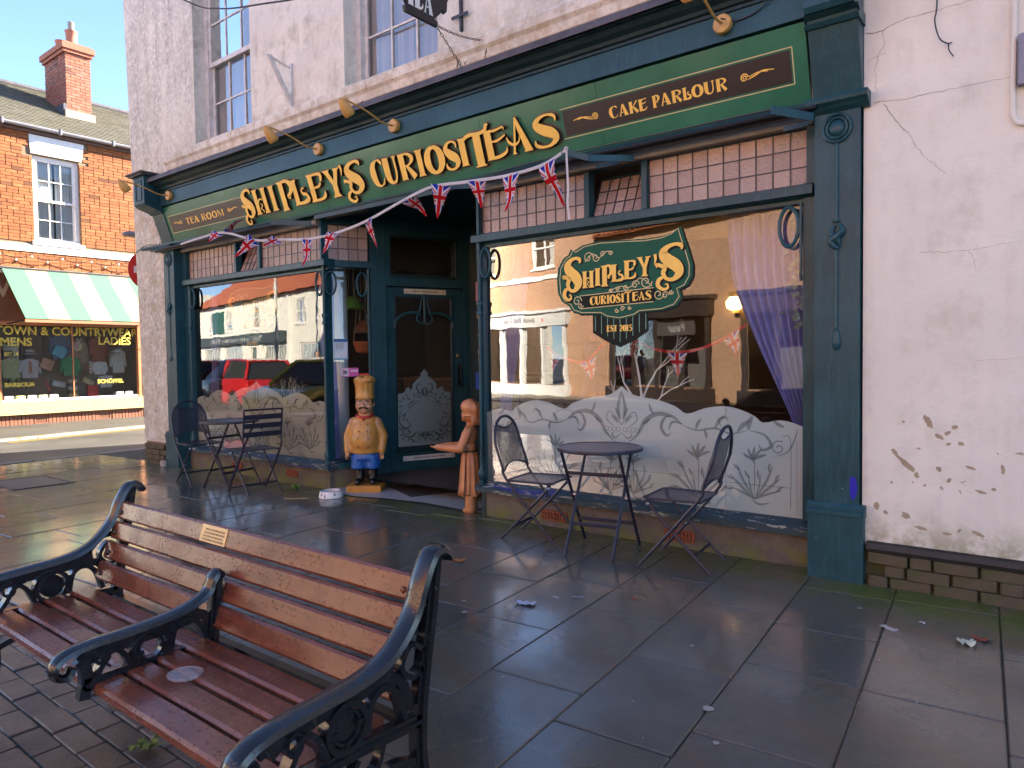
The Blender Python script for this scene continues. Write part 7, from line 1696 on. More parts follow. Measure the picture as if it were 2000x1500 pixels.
# slate roof in overlapping courses, slates broken up along each course
rf = MB(); ns = 26; rr = random.Random(31)
e0, r0 = Vector((HX + .20, 0, 6.76)), Vector((HX - 3.6, 0, 8.80)); sl_ = (r0 - e0).normalized(); nn = Vector((-sl_.z, 0, sl_.x)) * -1
nn = Vector((-sl_.z, 0, sl_.x)); nn = nn if nn.z > 0 else -nn
Lr = (r0 - e0).length
for k in range(ns):
    y = -5.1 + (.13 if k % 2 else 0)
    while y < 9.1:
        w_ = .26; p0, p1 = k * Lr / ns - .01, (k + 1.25) * Lr / ns; lift = rr.uniform(.0, .008)
        a, b = e0 + sl_ * p0 + nn * (.026 + lift), e0 + sl_ * p1 + nn * .006
        rf.add([(a.x, y, a.z), (a.x, y + w_ - .006, a.z), (b.x, y + w_ - .006, b.z), (b.x, y, b.z), (a.x - nn.x * .02, y, a.z - nn.z * .02), (a.x - nn.x * .02, y + w_ - .006, a.z - nn.z * .02)], [(0, 1, 2, 3), (4, 5, 1, 0)]); y += w_
roof = MB().add([(e0.x, -5.1, e0.z - .01), (e0.x, 9.1, e0.z - .01), (r0.x, 9.1, r0.z - .01), (r0.x, -5.1, r0.z - .01), (r0.x - 3.4, -5.1, 6.76), (r0.x - 3.4, 9.1, 6.76)], [(0, 1, 2, 3), (3, 2, 5, 4), (1, 5, 2), (0, 3, 4)]).build('roof', M['slate'], house)
stuff(rf.build('slates', M['slate'], roof))
mb = MB(); mb.tube([(r0.x, -5.1, r0.z + .02), (r0.x, 9.1, r0.z + .02)], .09, 8); mb.build('ridge', M['lead'], roof, smooth=True)
def brick_stack(x0, x1, y0, y1, z0, z1, mat, parent, name, seed):
    r = random.Random(seed); core = MB().box(x0 + .012, x1 - .012, y0 + .012, y1 - .012, z0, z1).build(name, M['mortar_red'], parent); b = MB(); row = 0; z = z0
    while z + .065 < z1:
        for axis in (0, 1):
            a0, a1 = (x0, x1) if axis == 0 else (y0, y1); q = a0 + (.0 if row % 2 else -.11)
            while q < a1:
                s0, s1 = max(q, a0), min(q + .213, a1)
                if s1 - s0 > .03:
                    d = r.uniform(-.003, .003)
                    if axis == 0: b.box(s0, s1, y0 - d, y0 + .03, z, z + .064); b.box(s0, s1, y1 - .03, y1 + d, z, z + .064)
                    else: b.box(x1 - .03, x1 + d, s0, s1, z, z + .064)
                q += .225
        z += .075; row += 1
    stuff(b.build('brickwork', mat, core)); return core
ch = brick_stack(-20.35, -19.0, 2.86, 3.44, 7.0, 9.25, M['brick_red'], house, 'chimney', 1)
ch2 = MB(); ch2.box(-20.40, -18.95, 2.81, 3.49, 9.25, 9.33); ch2.box(-20.44, -18.91, 2.77, 3.53, 9.33, 9.47); ch2.box(-20.38, -18.97, 2.83, 3.47, 9.47, 9.52); ch2.build('chimney_cap', M['brick_red'], ch)
MB().box(-19.01, -18.93, 2.80, 3.50, 7.55, 7.80).build('flashing', M['concrete'], ch); MB().box(-20.4, -18.99, 2.78, 2.86, 7.3, 7.95).build('flashing', M['lead'], ch)
for x, h in ((-19.35, .42), (-20.0, .35)):
    mb = MB(); mb.lathe([(.15, 0), (.14, .05), (.125, h * .5), (.135, h - .05), (.15, h - .03), (.15, h), (.12, h), (.11, .05)], 18, M=Matrix.Translation((x, 3.15, 9.52)), caps=False); mb.build('chimney_pot', M['terracotta'], ch, smooth=True)
mb = MB(); mb.lathe([(.07, .35), (.075, .62), (.08, .64), (.06, .66)], 14, M=Matrix.Translation((-19.35, 3.15, 9.52))); mb.build('chimney_cowl', M['concrete'], ch, smooth=True)
# shop: fascia, awning, window, display box, stall riser
MB().box(HX - .3, HX + .05, -2.0, 4.6, 2.36, 3.42).build('shop_fascia', cm((.16, .055, .02), .5), house)
MB().box(HX - .3, HX + .10, -2.0, 4.6, 3.42, 3.56).build('shop_cornice', M['white_wood'], house)
text('fascia_letter', 'W', .55, frame_matrix((HX + .052, 1.03, 3.06), (0, 1, 0), (0, 0, 1)), M['awn_cream'], house, bold=.01)
aw = thing('striped_awning', 'green and cream striped awning over the clothes shop window', 'awning')
A0, A1 = (HX + .18, 3.50), (-16.42, 2.36); y = .86; k = 0
while y < 5.0:
    W_ = .435; m_ = M['awn_green'] if k % 2 == 0 else M['awn_cream']; v = []; n = 8
    for i in range(n + 1):
        t_ = i / n; sag = -.012 * math.sin(PI * t_)
        for yy in (y, y + W_ - .001): v.append((A0[0] + (A1[0] - A0[0]) * t_, yy + .10 * t_, A0[1] + (A1[1] - A0[1]) * t_ + sag))
    o = MB().add(v, [(2 * i, 2 * i + 1, 2 * i + 3, 2 * i + 2) for i in range(n)]).build('awning_stripe', m_, aw); md = o.modifiers.new('s', 'SOLIDIFY'); md.thickness = .004
    y += W_; k += 1
MB().box(-16.445, -16.395, .94, 5.1, 2.285, 2.345).build('front_bar', cm((.40, .17, .09), .5), aw)
for yy in (.98, 5.02):
    mb = MB(); mb.tube([(-16.42, yy, 2.33), (HX + .06, yy - .02, 2.30)], .014, 6); mb.build('side_arm', M['iron_old'], aw)
MB().box(HX + .05, HX + .19, .80, 5.0, 3.50, 3.545).build('awning_box', cm((.03, .02, .02), .5), aw)
# festoon of small bulbs along the cornice
fs = thing('festoon_lights', 'string of unlit bulbs looped above the striped awning', 'string lights')
mb = MB(); pts = []
for k in range(8):
    y0_ = -.4 + k * .62
    for j in range(6): q = j / 6; pts.append((HX + .12, y0_ + .62 * q, 3.86 - .10 * math.sin(PI * q)))
mb.tube(pts, .008, 5); mb.build('cable', M['black'], fs)
for k in range(16):
    q = pts[min(k * 3, len(pts) - 1)]; mb = MB(); mb.ball((q[0], q[1], q[2] - .04), (.022, .022, .03), 8, 6); mb.build('bulb', cm((.55, .5, .4), .3), fs)
SW0, SW1 = .82, 3.72
fr_ = MB()
for a in ((SW0 - .10, SW0 - .03), (SW1 + .03, SW1 + .10), (3.86, 3.98)): fr_.box(HX - .05, HX + .06, *a, .0 if a[0] > 3.8 else .27, 2.36)
fr_.box(HX - .03, HX + .03, SW0 - .03, SW1 + .03, 2.27, 2.36); fr_.box(HX - .02, HX + .03, SW0 - .03, SW0, .60, 2.27); fr_.box(HX - .02, HX + .03, SW1, SW1 + .03, .60, 2.27); fr_.box(HX - .02, HX + .02, 2.26, 2.285, .60, 2.27)
fr_.build('shop_window_frame', cm((.48, .20, .085), .45), house)
MB().box(HX - .10, HX + .14, .60, 3.98, .265, .555).build('shop_sill', M['cream_wood'], house); MB().box(HX - .9, HX + .04, SW0 - .03, SW1 + .03, .556, .60).build('display_floor', M['white'], house)
MB().add([(HX, SW0, .60), (HX, SW1, .60), (HX, SW1, 2.27), (HX, SW0, 2.27)], [(0, 1, 2, 3)]).build('shop_pane', M['glass_far'], house)
bx_ = MB(); bx_.box(HX - 1.05, HX - 1.0, .5, 4.0, .3, 2.5); bx_.box(HX - 1.0, HX - .1, .66, .70, .3, 2.5); bx_.box(HX - 1.0, HX - .1, 3.84, 3.88, .3, 2.5); bx_.box(HX - 1.0, HX - .1, .70, 3.84, 2.40, 2.45); bx_.build('display_back', cm((.42, .33, .24), .7), house)
so = MB().box(HX - .3, HX + .02, -2, 4.0, -.05, .262).build('stall_riser', M['mortar_red'], house)
me_so = MB().rbox(-.025, .025, -.033, .033, -.125, .125, .004).mesh('brick')
y = .05
while y < 3.95:
    if not (1.40 < y < 1.72 or 2.78 < y < 3.08): obj('brick', me_so, M['brick_soldier'], so, loc=(HX + .022 + rh.uniform(-.003, .003), y, .128))
    y += .077
for yc in (1.56, 2.93):
    v_ = MB(); v_.box(HX, HX + .04, yc - .14, yc + .14, .02, .05); v_.box(HX, HX + .04, yc - .14, yc + .14, .20, .25); v_.box(HX, HX + .041, yc - .14, yc - .11, .05, .2); v_.box(HX, HX + .041, yc + .11, yc + .14, .05, .2)
    for k in range(6): v_.box(HX, HX + .035, yc - .11, yc + .11, .055 + k * .025, .070 + k * .025)
    v_.build('air_vent', M['brick_soldier'], so)
TX = lambda y, z: frame_matrix((HX + .004, y, z), (0, 1, 0), (0, 0, 1))
yl = simple('yellow_window_letter', (.72, .55, .08), .5)
text('window_lettering', 'TOWN & COUNTRYWEAR', .27, TX(2.25, 2.14), yl, house, bold=.006, squeeze=.93); text('window_lettering', 'MENS', .26, TX(1.13, 1.89), yl, house, bold=.006, squeeze=.95)
text('window_lettering', 'LADIES', .26, TX(3.22, 1.93), yl, house, bold=.006, squeeze=.95); text('window_lettering', 'EST.18', .10, TX(1.03, 1.62), yl, house, bold=.003)
text('window_lettering', 'BARBOUR', .13, TX(1.17, .93), yl, house, bold=.004); text('window_lettering', 'SCHÖFFEL', .13, TX(3.10, .95), yl, house, bold=.004)
cg = lambda c, r=.6, m=0.0: cm(tuple(min(.75, x * 2.3 + .02) for x in c), r, m)
# --- goods in the window: (local: y across, z up, x towards the street)
def good(name, label, cat, y, z, parts, x=HX - .45, rx=0.0, group='clothes in the shop window'):
    x = HX + (x - HX) * .62
    t = thing(name, label, cat, (x, y, z), 0, group); t.rotation_euler = (rx, 0, 0)
    for pn, mb, m_ in parts: mb.build(pn, m_, t, smooth=.8)
    return t
def shirt(w, h, c, collar=(.7, .7, .68), sleeve=True, tie=None):
    b = MB(); out = [(-w / 2 * .9, 0), (w / 2 * .9, 0), (w / 2, h * .72), (w / 2 * .96, h * .86), (w * .16, h), (-w * .16, h), (-w / 2 * .96, h * .86), (-w / 2, h * .72)]
    b.poly(out, lambda u, v, d: (d, u, v), .05, -.05); P_ = [('torso', b, cg(c, .8))]
    if sleeve:
        for s in (-1, 1): q = MB(); q.capsule((0, s * w * .47, h * .82), (.02, s * w * .60, h * .30), .05, .035, 8); P_.append(('sleeve', q, cg(c, .8)))
    k = MB(); k.tube([(.055, -w * .15, h), (.06, 0, h * .90), (.055, w * .15, h)], .018, 6); P_.append(('collar', k, cg(collar, .7)))
    if tie: q = MB(); q.poly([(-.02, h * .9), (.02, h * .9), (.035, h * .3), (0, h * .22), (-.035, h * .3)], lambda u, v, d: (d, u, v), .070, .056); P_.append(('tie', q, cg(tie, .6)))
    return P_
def hat(r, h, c):
    b = MB(); b.lathe([(r, 0), (r, .012), (r * .62, .02), (r * .6, h * .7), (r * .52, h), (r * .2, h * .96)], 20); k = MB(); k.lathe([(r * .625, .025), (r * .63, .06)], 20, caps=False); return [('crown', b, cg(c, .8)), ('band', k, cg(tuple(x * .4 for x in c), .7))]
def box_(w, h, d, c, lid=None):
    b = MB(); b.rbox(-d / 2, d / 2, -w / 2, w / 2, 0, h, .006); P_ = [('body', b, cg(c, .6))]
    if lid: q = MB(); q.rbox(-d / 2 - .006, d / 2 + .006, -w / 2 - .006, w / 2 + .006, h + .001, h * 1.25 + .001, .005); P_.append(('lid', q, cg(lid, .6)))
    return P_
def folded(w, c):
    P_ = []
    for k in range(2): b = MB(); b.rbox(-.12, .12, -w / 2, w / 2, k * .042, k * .042 + .04, .015); P_.append(('fold', b, cg(c, .8)))
    return P_
good('shirt', 'slate blue shirt hanging at the top of the clothes shop window', 'shirt', 2.12, 1.50, shirt(.36, .60, (.07, .10, .17), (.12, .14, .2)), HX - .5)
good('shirt', 'bright blue folded shirt tipped sideways in the clothes shop window', 'shirt', 1.98, 1.57, shirt(.28, .26, (.06, .22, .62), (.1, .3, .7), False), HX - .25, -.5)
good('jumper', 'bottle green jumper in the middle of the clothes shop window', 'jumper', 2.30, 1.10, shirt(.34, .46, (.03, .16, .07), (.06, .25, .12)), HX - .4)
good('jacket', 'sage green jacket on a stand at the MENS end of the window', 'jacket', 1.08, 1.08, shirt(.36, .46, (.20, .22, .12), (.4, .4, .3)), HX - .4)
good('shirt', 'grey checked shirt with brown tie in the clothes shop window', 'shirt', 1.44, 1.08, shirt(.34, .44, (.24, .24, .27), (.6, .6, .6), True, (.2, .08, .05)), HX - .35)
good('shirt', 'pale green shirt on a stand towards the LADIES end', 'shirt', 2.93, 1.12, shirt(.28, .32, (.48, .54, .46), (.7, .72, .66)), HX - .35)
good('shirt', 'white striped shirt low in the clothes shop window', 'shirt', 3.02, .80, shirt(.28, .30, (.66, .66, .64), (.75, .75, .74)), HX - .2)
good('coat', 'tan coat hanging behind the blue shirt', 'coat', 2.58, 1.2, shirt(.34, .8, (.18, .12, .08)), HX - .8)
good('coat', 'dark brown coat hanging behind the yellow MENS lettering', 'coat', 1.6, 1.45, shirt(.36, .7, (.09, .06, .05)), HX - .8)
good('coat', 'grey coat with pale sleeves under the LADIES lettering', 'coat', 3.42, 1.15, shirt(.30, .6, (.26, .25, .24)), HX - .55)
good('coat', 'rust coloured coat at the back of the clothes shop window', 'coat', 3.05, 1.4, shirt(.34, .7, (.17, .05, .03)), HX - .85)
good('waistcoat', 'cream waistcoat high behind the MENS lettering', 'waistcoat', 1.15, 1.5, shirt(.32, .5, (.36, .32, .26), (.5, .5, .45), False), HX - .75)
good('hat', 'brown brimmed hat in front of the sage jacket', 'hat', 1.02, 1.58, hat(.15, .13, (.08, .06, .045)), HX - .3); good('hat', 'grey flat topped hat above the checked shirt', 'hat', 1.45, 1.62, hat(.15, .11, (.24, .24, .23)), HX - .3)
good('hat', 'olive brimmed hat below the sage jacket', 'hat', 1.10, .98, hat(.14, .11, (.15, .16, .07)), HX - .3); good('hat', 'pale straw hat beside the grey coat', 'hat', 3.30, 1.60, hat(.16, .10, (.34, .33, .30)), HX - .3)
good('handbag', 'scarlet red bag standing on the display floor', 'bag', 2.72, .602, box_(.24, .26, .10, (.50, .02, .02)), HX - .2); good('handbag', 'brown leather bag hung beside the checked shirt', 'bag', 1.72, 1.28, box_(.26, .24, .12, (.28, .15, .10)), HX - .25, -.4)
good('shoe_box', 'white open shoe box tilted in the clothes shop window', 'box', 1.98, .86, box_(.28, .10, .2, (.55, .55, .52), (.62, .62, .58)), HX - .3, -.25); good('shoe_box', 'tan shoe box lying at an angle by the striped tie', 'box', 2.62, .90, box_(.26, .09, .2, (.32, .24, .15), (.36, .28, .18)), HX - .35, -.55)
for i, c in enumerate(((.30, .22, .10), (.14, .10, .07), (.42, .36, .24), (.10, .08, .07), (.36, .30, .20))): good('glove_box', ('tan', 'chocolate', 'cream', 'black', 'sand')[i] + ' flat box in the stack below the green jumper', 'box', 2.30 + .01 * (i % 2), .602 + i * .085, box_(.19, .06, .12, c, tuple(min(1, x * 1.4) for x in c)), HX - .25)
tie_ = MB(); tie_.poly([(-.03, .36), (.03, .36), (.05, .05), (0, 0), (-.05, .05)], lambda u, v, d: (d, u, v), .008, -.008); st3 = MB()
for k in range(6): st3.poly([(-.04, .05 + k * .05), (.04, .075 + k * .05), (.04, .095 + k * .05), (-.04, .07 + k * .05)], lambda u, v, d: (d, u, v), .0095)
good('tie', 'brown and cream striped tie hanging in the clothes shop window', 'tie', 2.70, 1.10, [('blade', tie_, cg((.15, .09, .06), .6)), ('stripe', st3, cg((.55, .45, .35), .6))], HX - .2)
dsc = MB(); dsc.lathe([(.105, -.006), (.105, .006)], 24, M=Matrix.Rotation(PI / 2, 4, 'Y')); ds2 = MB(); ds2.poly([(-.09, .05), (-.03, .12), (.04, .05), (.02, -.06), (-.06, -.05)], lambda u, v, d: (d, u, v), .0085)
good('hanging_card', 'round yellow card with a pink corner hung in the clothes shop window', 'card', 2.40, 1.80, [('disc', dsc, cg((.75, .65, .15), .6)), ('print', ds2, cg((.60, .18, .22), .6))], HX - .08)
for i, (y, c, nm) in enumerate(((.95, (.55, .50, .36), 'oatmeal'), (1.17, (.62, .48, .12), 'mustard'), (1.40, (.60, .58, .50), 'ivory'), (1.62, (.60, .52, .18), 'primrose'), (1.84, (.62, .62, .60), 'chalk white'), (3.30, (.45, .45, .36), 'stone'), (3.52, (.40, .38, .28), 'khaki'))): good('folded_jumper', nm + ' jumper folded on the display floor of the clothes shop', 'jumper', y, .602, folded(.19, c), HX - .16)
good('tie', 'narrow burgundy tie laid across the display', 'tie', 1.80, .75, [('blade', MB().poly([(-.025, .3), (.025, .3), (.035, .04), (0, 0), (-.035, .04)], lambda u, v, d: (d, u, v), .008, -.008), cg((.22, .05, .06), .6))], HX - .12, .35)
# no-entry sign on its pole and the lamp arm that peek round the corner
ne = thing('no_entry_sign', 'red round no entry sign on a pole half hidden behind the shop corner', 'sign', (-10.2, .62, 0))
mb = MB(); mb.lathe([(.30, 0), (.30, .012), (.29, .014)], 36, M=Matrix.Translation((.03, 0, 2.80)) @ Matrix.Rotation(PI / 2, 4, 'Y')); mb.build('disc', cm((.60, .02, .02), .35), ne, smooth=True)
MB().box(.0445, .0465, -.22, .22, 2.75, 2.85).build('white_bar', M['white'], ne); MB().tube([(0, 0, 0), (0, 0, 3.15)], .035, 12).build('pole', M['gutter'], ne, smooth=True)
ll = thing('street_lamp', 'grey street lamp head reaching out from behind the shop corner', 'street lamp', (-9.9, 1.15, 0))
mb = MB(); mb.loft([[(q[0] * s, y, 3.27 + q[1] * s) for q in ((-.07, -.03), (.07, -.03), (.09, .01), (.04, .05), (-.04, .05), (-.09, .01))] for y, s in ((-1.0, .5), (-.92, .9), (-.7, 1.0), (-.5, .8), (-.40, .45))]); mb.build('lamp_head', M['gutter'], ll, smooth=.8); MB().tube([(0, -.45, 3.28), (0, 0, 3.34), (.35, 0, 3.30)], .03, 8).build('lamp_arm', M['gutter'], ll, smooth=True)
# ---------------------------------------------------------------- the opposite side of the street, seen in the shop windows
OY = 0.0
PHI = math.radians(14); OM = Matrix.Translation((-7.0, -14.9, 0)) @ Matrix.Rotation(PHI, 4, 'Z')
ob_ = thing('opposite_brick_building', 'two storey brick building with white shopfront reflected in the larger window', 'building', (-7.0, -14.9, 0), PHI)
tb_ = thing('opposite_tiled_building', 'brick building with orange pantile roof reflected at the top of the larger window', 'building', (-7.0, -14.9, 0), PHI)
def facade(parent, x0, x1, z0, z1, opens, mat, depth=.3, y=OY):
    xs = sorted(set([x0, x1] + [o[0] for o in opens] + [o[1] for o in opens])); mb = MB()
    for a, b in zip(xs, xs[1:]):
        cut = sorted([(o[2], o[3]) for o in opens if o[0] <= a and o[1] >= b]); z = z0
        for c0, c1 in cut:
            if c0 > z: mb.box(a, b, y - depth, y, z, c0)
            z = c1
        if z < z1: mb.box(a, b, y - depth, y, z, z1)
    return mb.build('wall', mat, parent)
def _bricktex(name, c1, c2, mo):
    t = NT(name); v = t.mapping(t.pos(), rot=(PI / 2, 0, 0)); b = t.n('TexBrick'); t.link(v, b.inputs['Vector']); b.inputs['Scale'].default_value = 1.0; b.inputs['Brick Width'].default_value = .225; b.inputs['Row Height'].default_value = .075; b.inputs['Mortar Size'].default_value = .006
    t.put(b.inputs['Color1'], c1); t.put(b.inputs['Color2'], c2); t.put(b.inputs['Mortar'], mo); b.offset = .5
    return t.bsdf(t.mix(t.ramp(t.noise(t.pos(), 2, 5), [(.3, 0.0), (.7, .5)]), b.outputs[0], c2), .85)
mbk = _bricktex('opposite_brick', (.50, .28, .16), (.42, .22, .125), (.54, .46, .37))
def far_window(parent, a, b, z0, z1, bars=2, y=OY, wm=None):
    mb = MB(); 
    for q in ((a, a + .07, z0, z1), (b - .07, b, z0, z1), (a + .07, b - .07, z1 - .08, z1), (a + .07, b - .07, z0, z0 + .07), (a + .07, b - .07, (z0 + z1) / 2 - .025, (z0 + z1) / 2 + .025)): mb.box(q[0], q[1], y - .14, y - .06, q[2], q[3])
    for k in range(1, bars): x = a + (b - a) * k / bars; mb.box(x - .014, x + .014, y - .13, y - .08, z0 + .07, z1 - .08)
    o = mb.build('window', wm or M['white'], parent); MB().add([(a, y - .11, z0), (b, y - .11, z0), (b, y - .11, z1), (a, y - .11, z1)], [(0, 1, 2, 3)]).build('pane', M['glass_far'], o)
    MB().box(a - .06, b + .06, y - .1, y + .05, z0 - .09, z0 - .001).build('sill', M['white'], o); MB().add([(a, y - .28, z0), (b, y - .28, z0), (b, y - .28, z1), (a, y - .28, z1)], [(0, 1, 2, 3)]).build('blind', cm((.45, .43, .38), .8), o)
    return o
def shopfront(parent, x0, x1, fas, sign, signc, fc):
    MB().box(x0 - .2, x1 + .2, OY, OY + .22, 2.56, 3.05).build('shop_fascia', cm(fc, .4), parent); MB().box(x0 - .3, x1 + .3, OY, OY + .32, 3.05, 3.16).build('shop_cornice', cm(fas, .5), parent)
    MB().box(x0 - .2, x1 + .2, OY, OY + .16, 0, .40).build('stall_riser', cm(fas, .5), parent); mb = MB(); n = 4
    for k in range(n + 1): x = x0 + (x1 - x0) * k / n; mb.box(x - .06, x + .06, OY - .02, OY + .12, .40, 2.56)
    mb.build('shop_window_frame', cm(fas, .5), parent); MB().add([(x0, OY, .4), (x1, OY, .4), (x1, OY, 2.56), (x0, OY, 2.56)], [(0, 1, 2, 3)]).build('shop_pane', M['glass_far'], parent); MB().box(x0 - .1, x1 + .1, OY - 1.6, OY - 1.55, .1, 2.7).build('display_back', cm((.22, .2, .2), .8), parent)
    if sign: text('shop_lettering', sign, .26, frame_matrix(((x0 + x1) / 2, OY + .223, 2.80), (-1, 0, 0), (0, 0, 1)), cm(signc, .5), parent, bold=.004)

ups = [(-17.5, -16.3), (-14.6, -13.4), (-11.9, -10.75), (-8.4, -7.1)]
facade(ob_, -19, -4.95, 0, 6.9, [(a, b, 4.75, 6.25) for a, b in ups] + [(-11.6, -6.4, .45, 2.62), (-18.2, -13.2, .45, 2.62)], mbk)
for a, b in ups: far_window(ob_, a, b, 4.75, 6.25)
MB().box(-19, -4.95, OY, OY + .07, 4.28, 4.46).build('string_band', M['white'], ob_); MB().box(-19, -4.95, -7, -6.7, 0, 6.9).build('rear_wall', mbk, ob_); MB().box(-5.3, -4.95, -6.7, -.31, 0, 6.9).build('gable_wall', mbk, ob_)
MB().add([(-19.2, .3, 6.85), (-4.8, .3, 6.85), (-4.8, -3.5, 9.2), (-19.2, -3.5, 9.2), (-4.8, -7.2, 6.85), (-19.2, -7.2, 6.85)], [(0, 1, 2, 3), (3, 2, 4, 5), (0, 3, 5), (1, 4, 2)]).build('roof', M['slate'], ob_)
facade(tb_, -4.94, 14, 0, 5.4, [(-4.3, -.2, .45, 2.5), (.8, 5.0, .45, 2.5), (-2.0, -1.1, 3.5, 4.7), (2.6, 3.5, 3.5, 4.7)], mbk)
for a in (-2.0, 2.6): far_window(tb_, a, a + .9, 3.5, 4.7, 2, wm=cm((.25, .24, .22), .5))
MB().box(-4.94, 14, -7, -6.7, 0, 5.4).build('rear_wall', mbk, tb_)
pt = MB(); e0_, r0_ = Vector((0, .28, 5.42)), Vector((0, -3.6, 8.3)); sv = (r0_ - e0_); n_ = 14
for k in range(n_):
    x = -4.85; v = []; cnt = 0
    a, b = e0_ + sv * (k / n_), e0_ + sv * ((k + 1.08) / n_)
    while x < 14:
        h = .035 * math.sin((x * 2 * PI) / .24) + .03; v.append((x, a.y, a.z + h + .04)); v.append((x, b.y, b.z + h)); v.append((x, a.y + .004, a.z + h)); x += .04; cnt += 1
    pt.add(v, [(3 * i, 3 * i + 3, 3 * i + 4, 3 * i + 1) for i in range(cnt - 1)] + [(3 * i + 2, 3 * i + 5, 3 * i + 3, 3 * i) for i in range(cnt - 1)])
rf_ = MB().add([(-4.9, e0_.y, 5.38), (14, e0_.y, 5.38), (14, r0_.y, 8.28), (-4.9, r0_.y, 8.28), (14, -7, 5.38), (-4.9, -7, 5.38)], [(0, 1, 2, 3), (3, 2, 4, 5), (0, 3, 5), (1, 4, 2)]).build('roof', M['pantile'], tb_); stuff(pt.build('pantiles', M['pantile'], rf_, smooth=1.0))
shopfront(ob_, -11.5, -6.5, (.72, .71, .68), 'British Red Cross', (.12, .1, .1), (.62, .62, .60)); shopfront(ob_, -18.1, -13.3, (.60, .58, .52), '', (.2, .2, .2), (.5, .48, .42))
shopfront(tb_, -4.2, -.3, (.05, .035, .03), '', (.5, .45, .42), (.045, .032, .028)); shopfront(tb_, .9, 4.9, (.06, .05, .05), '', (.5, .5, .5), (.07, .05, .045))
q_ = MB(); q_.box(-2.1, -.7, .165, .20, 2.02, 2.42); q_.build('sign_board', cm((.10, .085, .08), .4), tb_); text('shop_lettering', 'Peter', .30, frame_matrix((-1.4, .2025, 2.22), (-1, 0, 0), (0, 0, 1)), cm((.42, .40, .38), .5), tb_, bold=.006)
mb = MB(); mb.box(-7.62, -7.52, .223, .226, 2.74, 2.82); mb.box(-7.59, -7.55, .224, .2275, 2.71, 2.85); mb.build('red_cross', cm((.7, .02, .02), .4), ob_)
for i, (x, z, c, r_) in enumerate(((-10.4, 2.05, (.6, .02, .03), .19), (-10.4, 1.6, (.05, .35, .10), .17), (-10.4, 1.15, (.6, .03, .04), .18))):
    mb = MB(); mb.m = OM; mb.ball((x, -.35, z), r_, 16, 10); mb.tube([(x, -.35, z + r_), (x, -.35, 2.6)], .005, 4); tag(mb.build('hanging_bauble', cm(c, .3), None, smooth=True), ('upper red', 'green', 'lower red')[i] + ' bauble hanging in the reflected charity shop window', 'bauble', 'baubles in the charity shop')
for i, (x, w_, h_, c) in enumerate(((-9.5, .6, 1.2, (.55, .08, .10)), (-8.6, .5, 1.4, (.6, .6, .58)), (-7.6, .6, 1.1, (.45, .25, .12)))):
    mb = MB(); mb.m = OM; mb.rbox(x - w_ / 2, x + w_ / 2, -.9, -.5, .45, .45 + h_, .02); tag(mb.build('display_unit', cm(c, .6), None), ('red', 'white', 'brown')[i] + ' display unit inside the reflected charity shop', 'display', 'charity shop displays')
WPHI = math.radians(12.7)
wb = thing('opposite_white_building', 'white painted row with red tiled roof reflected in the window nearest the corner', 'building', (-37.3, -18.4, 0), WPHI)
wup = [(-7.2, -6.1), (-3.4, -2.3), (1.4, 2.5), (7.6, 8.7)]
wop = [(a, b, 3.3, 4.5) for a, b in wup] + [(-8.2, -4.6, .5, 2.3), (-3.8, -.4, .5, 2.3), (1.0, 2.0, 0, 2.2), (3.0, 6.2, .5, 2.3), (8.0, 10.4, .6, 2.3)]
cream = simple('cream_stucco', (.80, .77, .68), .7, 0, .06, 3)
facade(wb, -9.6, 11.6, 0, 4.95, wop, cream); MB().box(-9.6, 11.6, -7, -6.7, 0, 4.9).build('rear_wall', cream, wb); MB().box(11.3, 11.6, -6.7, -.31, 0, 4.9).build('gable_wall', cream, wb)
for a, b in wup: far_window(wb, a, b, 3.3, 4.5, 3)
for a, b in ((-8.2, -4.6), (-3.8, -.4), (3.0, 6.2), (8.0, 10.4)): far_window(wb, a, b, .5 if a < 7 else .6, 2.3, 8)
far_window(wb, 1.0, 2.0, 0.05, 2.2, 2, wm=cm((.06, .1, .09), .4))
MB().add([(-9.9, .35, 4.92), (11.8, .35, 4.92), (11.8, -3.5, 8.1), (-6.0, -3.5, 8.1), (11.8, -7.2, 4.92), (-9.9, -7.2, 4.92)], [(0, 1, 2, 3), (3, 2, 4, 5), (0, 3, 5), (1, 4, 2)]).build('roof', simple('red_tile_roof', (.46, .13, .06), .8, 0, .15, 6), wb)
MB().box(-9.2, 6.6, 0, .25, 2.42, 2.98).build('shop_fascia', cm((.05, .06, .06), .4), wb); text('shop_lettering', 'Plumbing - Gardening - House Furnishing - Decorating', .42, frame_matrix((-1.2, .253, 2.70), (-1, 0, 0), (0, 0, 1)), cm((.5, .5, .48), .5), wb, squeeze=1.0)
MB().box(-6.0, -3.7, 0, .08, 3.2, 4.55).build('sign_board', cm((.02, .10, .07), .4), wb); MB().box(6.6, 6.8, .0, .12, 0, 4.9).build('downpipe', M['white'], wb)
far = MB(); far.m = Matrix.Translation((-37.3, -18.4, 0)) @ Matrix.Rotation(WPHI, 4, 'Z'); far.box(-40, -14, -8, 0, 0, 6.5); tag(far.build('distant_terrace', cream, None), 'pale terrace further along the street in the reflection', 'building')
wn_ = thing('opposite_cream_house', 'tall cream house beside the white row reflected near the window post', 'building', (-37.3, -18.4, 0), WPHI)
facade(wn_, 11.7, 19, 0, 6.6, [(12.6, 13.7, 3.6, 5.2), (15.5, 16.6, 3.6, 5.2), (12.6, 13.7, .9, 2.5), (15.2, 16.9, .6, 2.5)], cream)
for a, b, z0, z1 in ((12.6, 13.7, 3.6, 5.2), (15.5, 16.6, 3.6, 5.2), (12.6, 13.7, .9, 2.5), (15.2, 16.9, .6, 2.5)): far_window(wn_, a, b, z0, z1, 2)
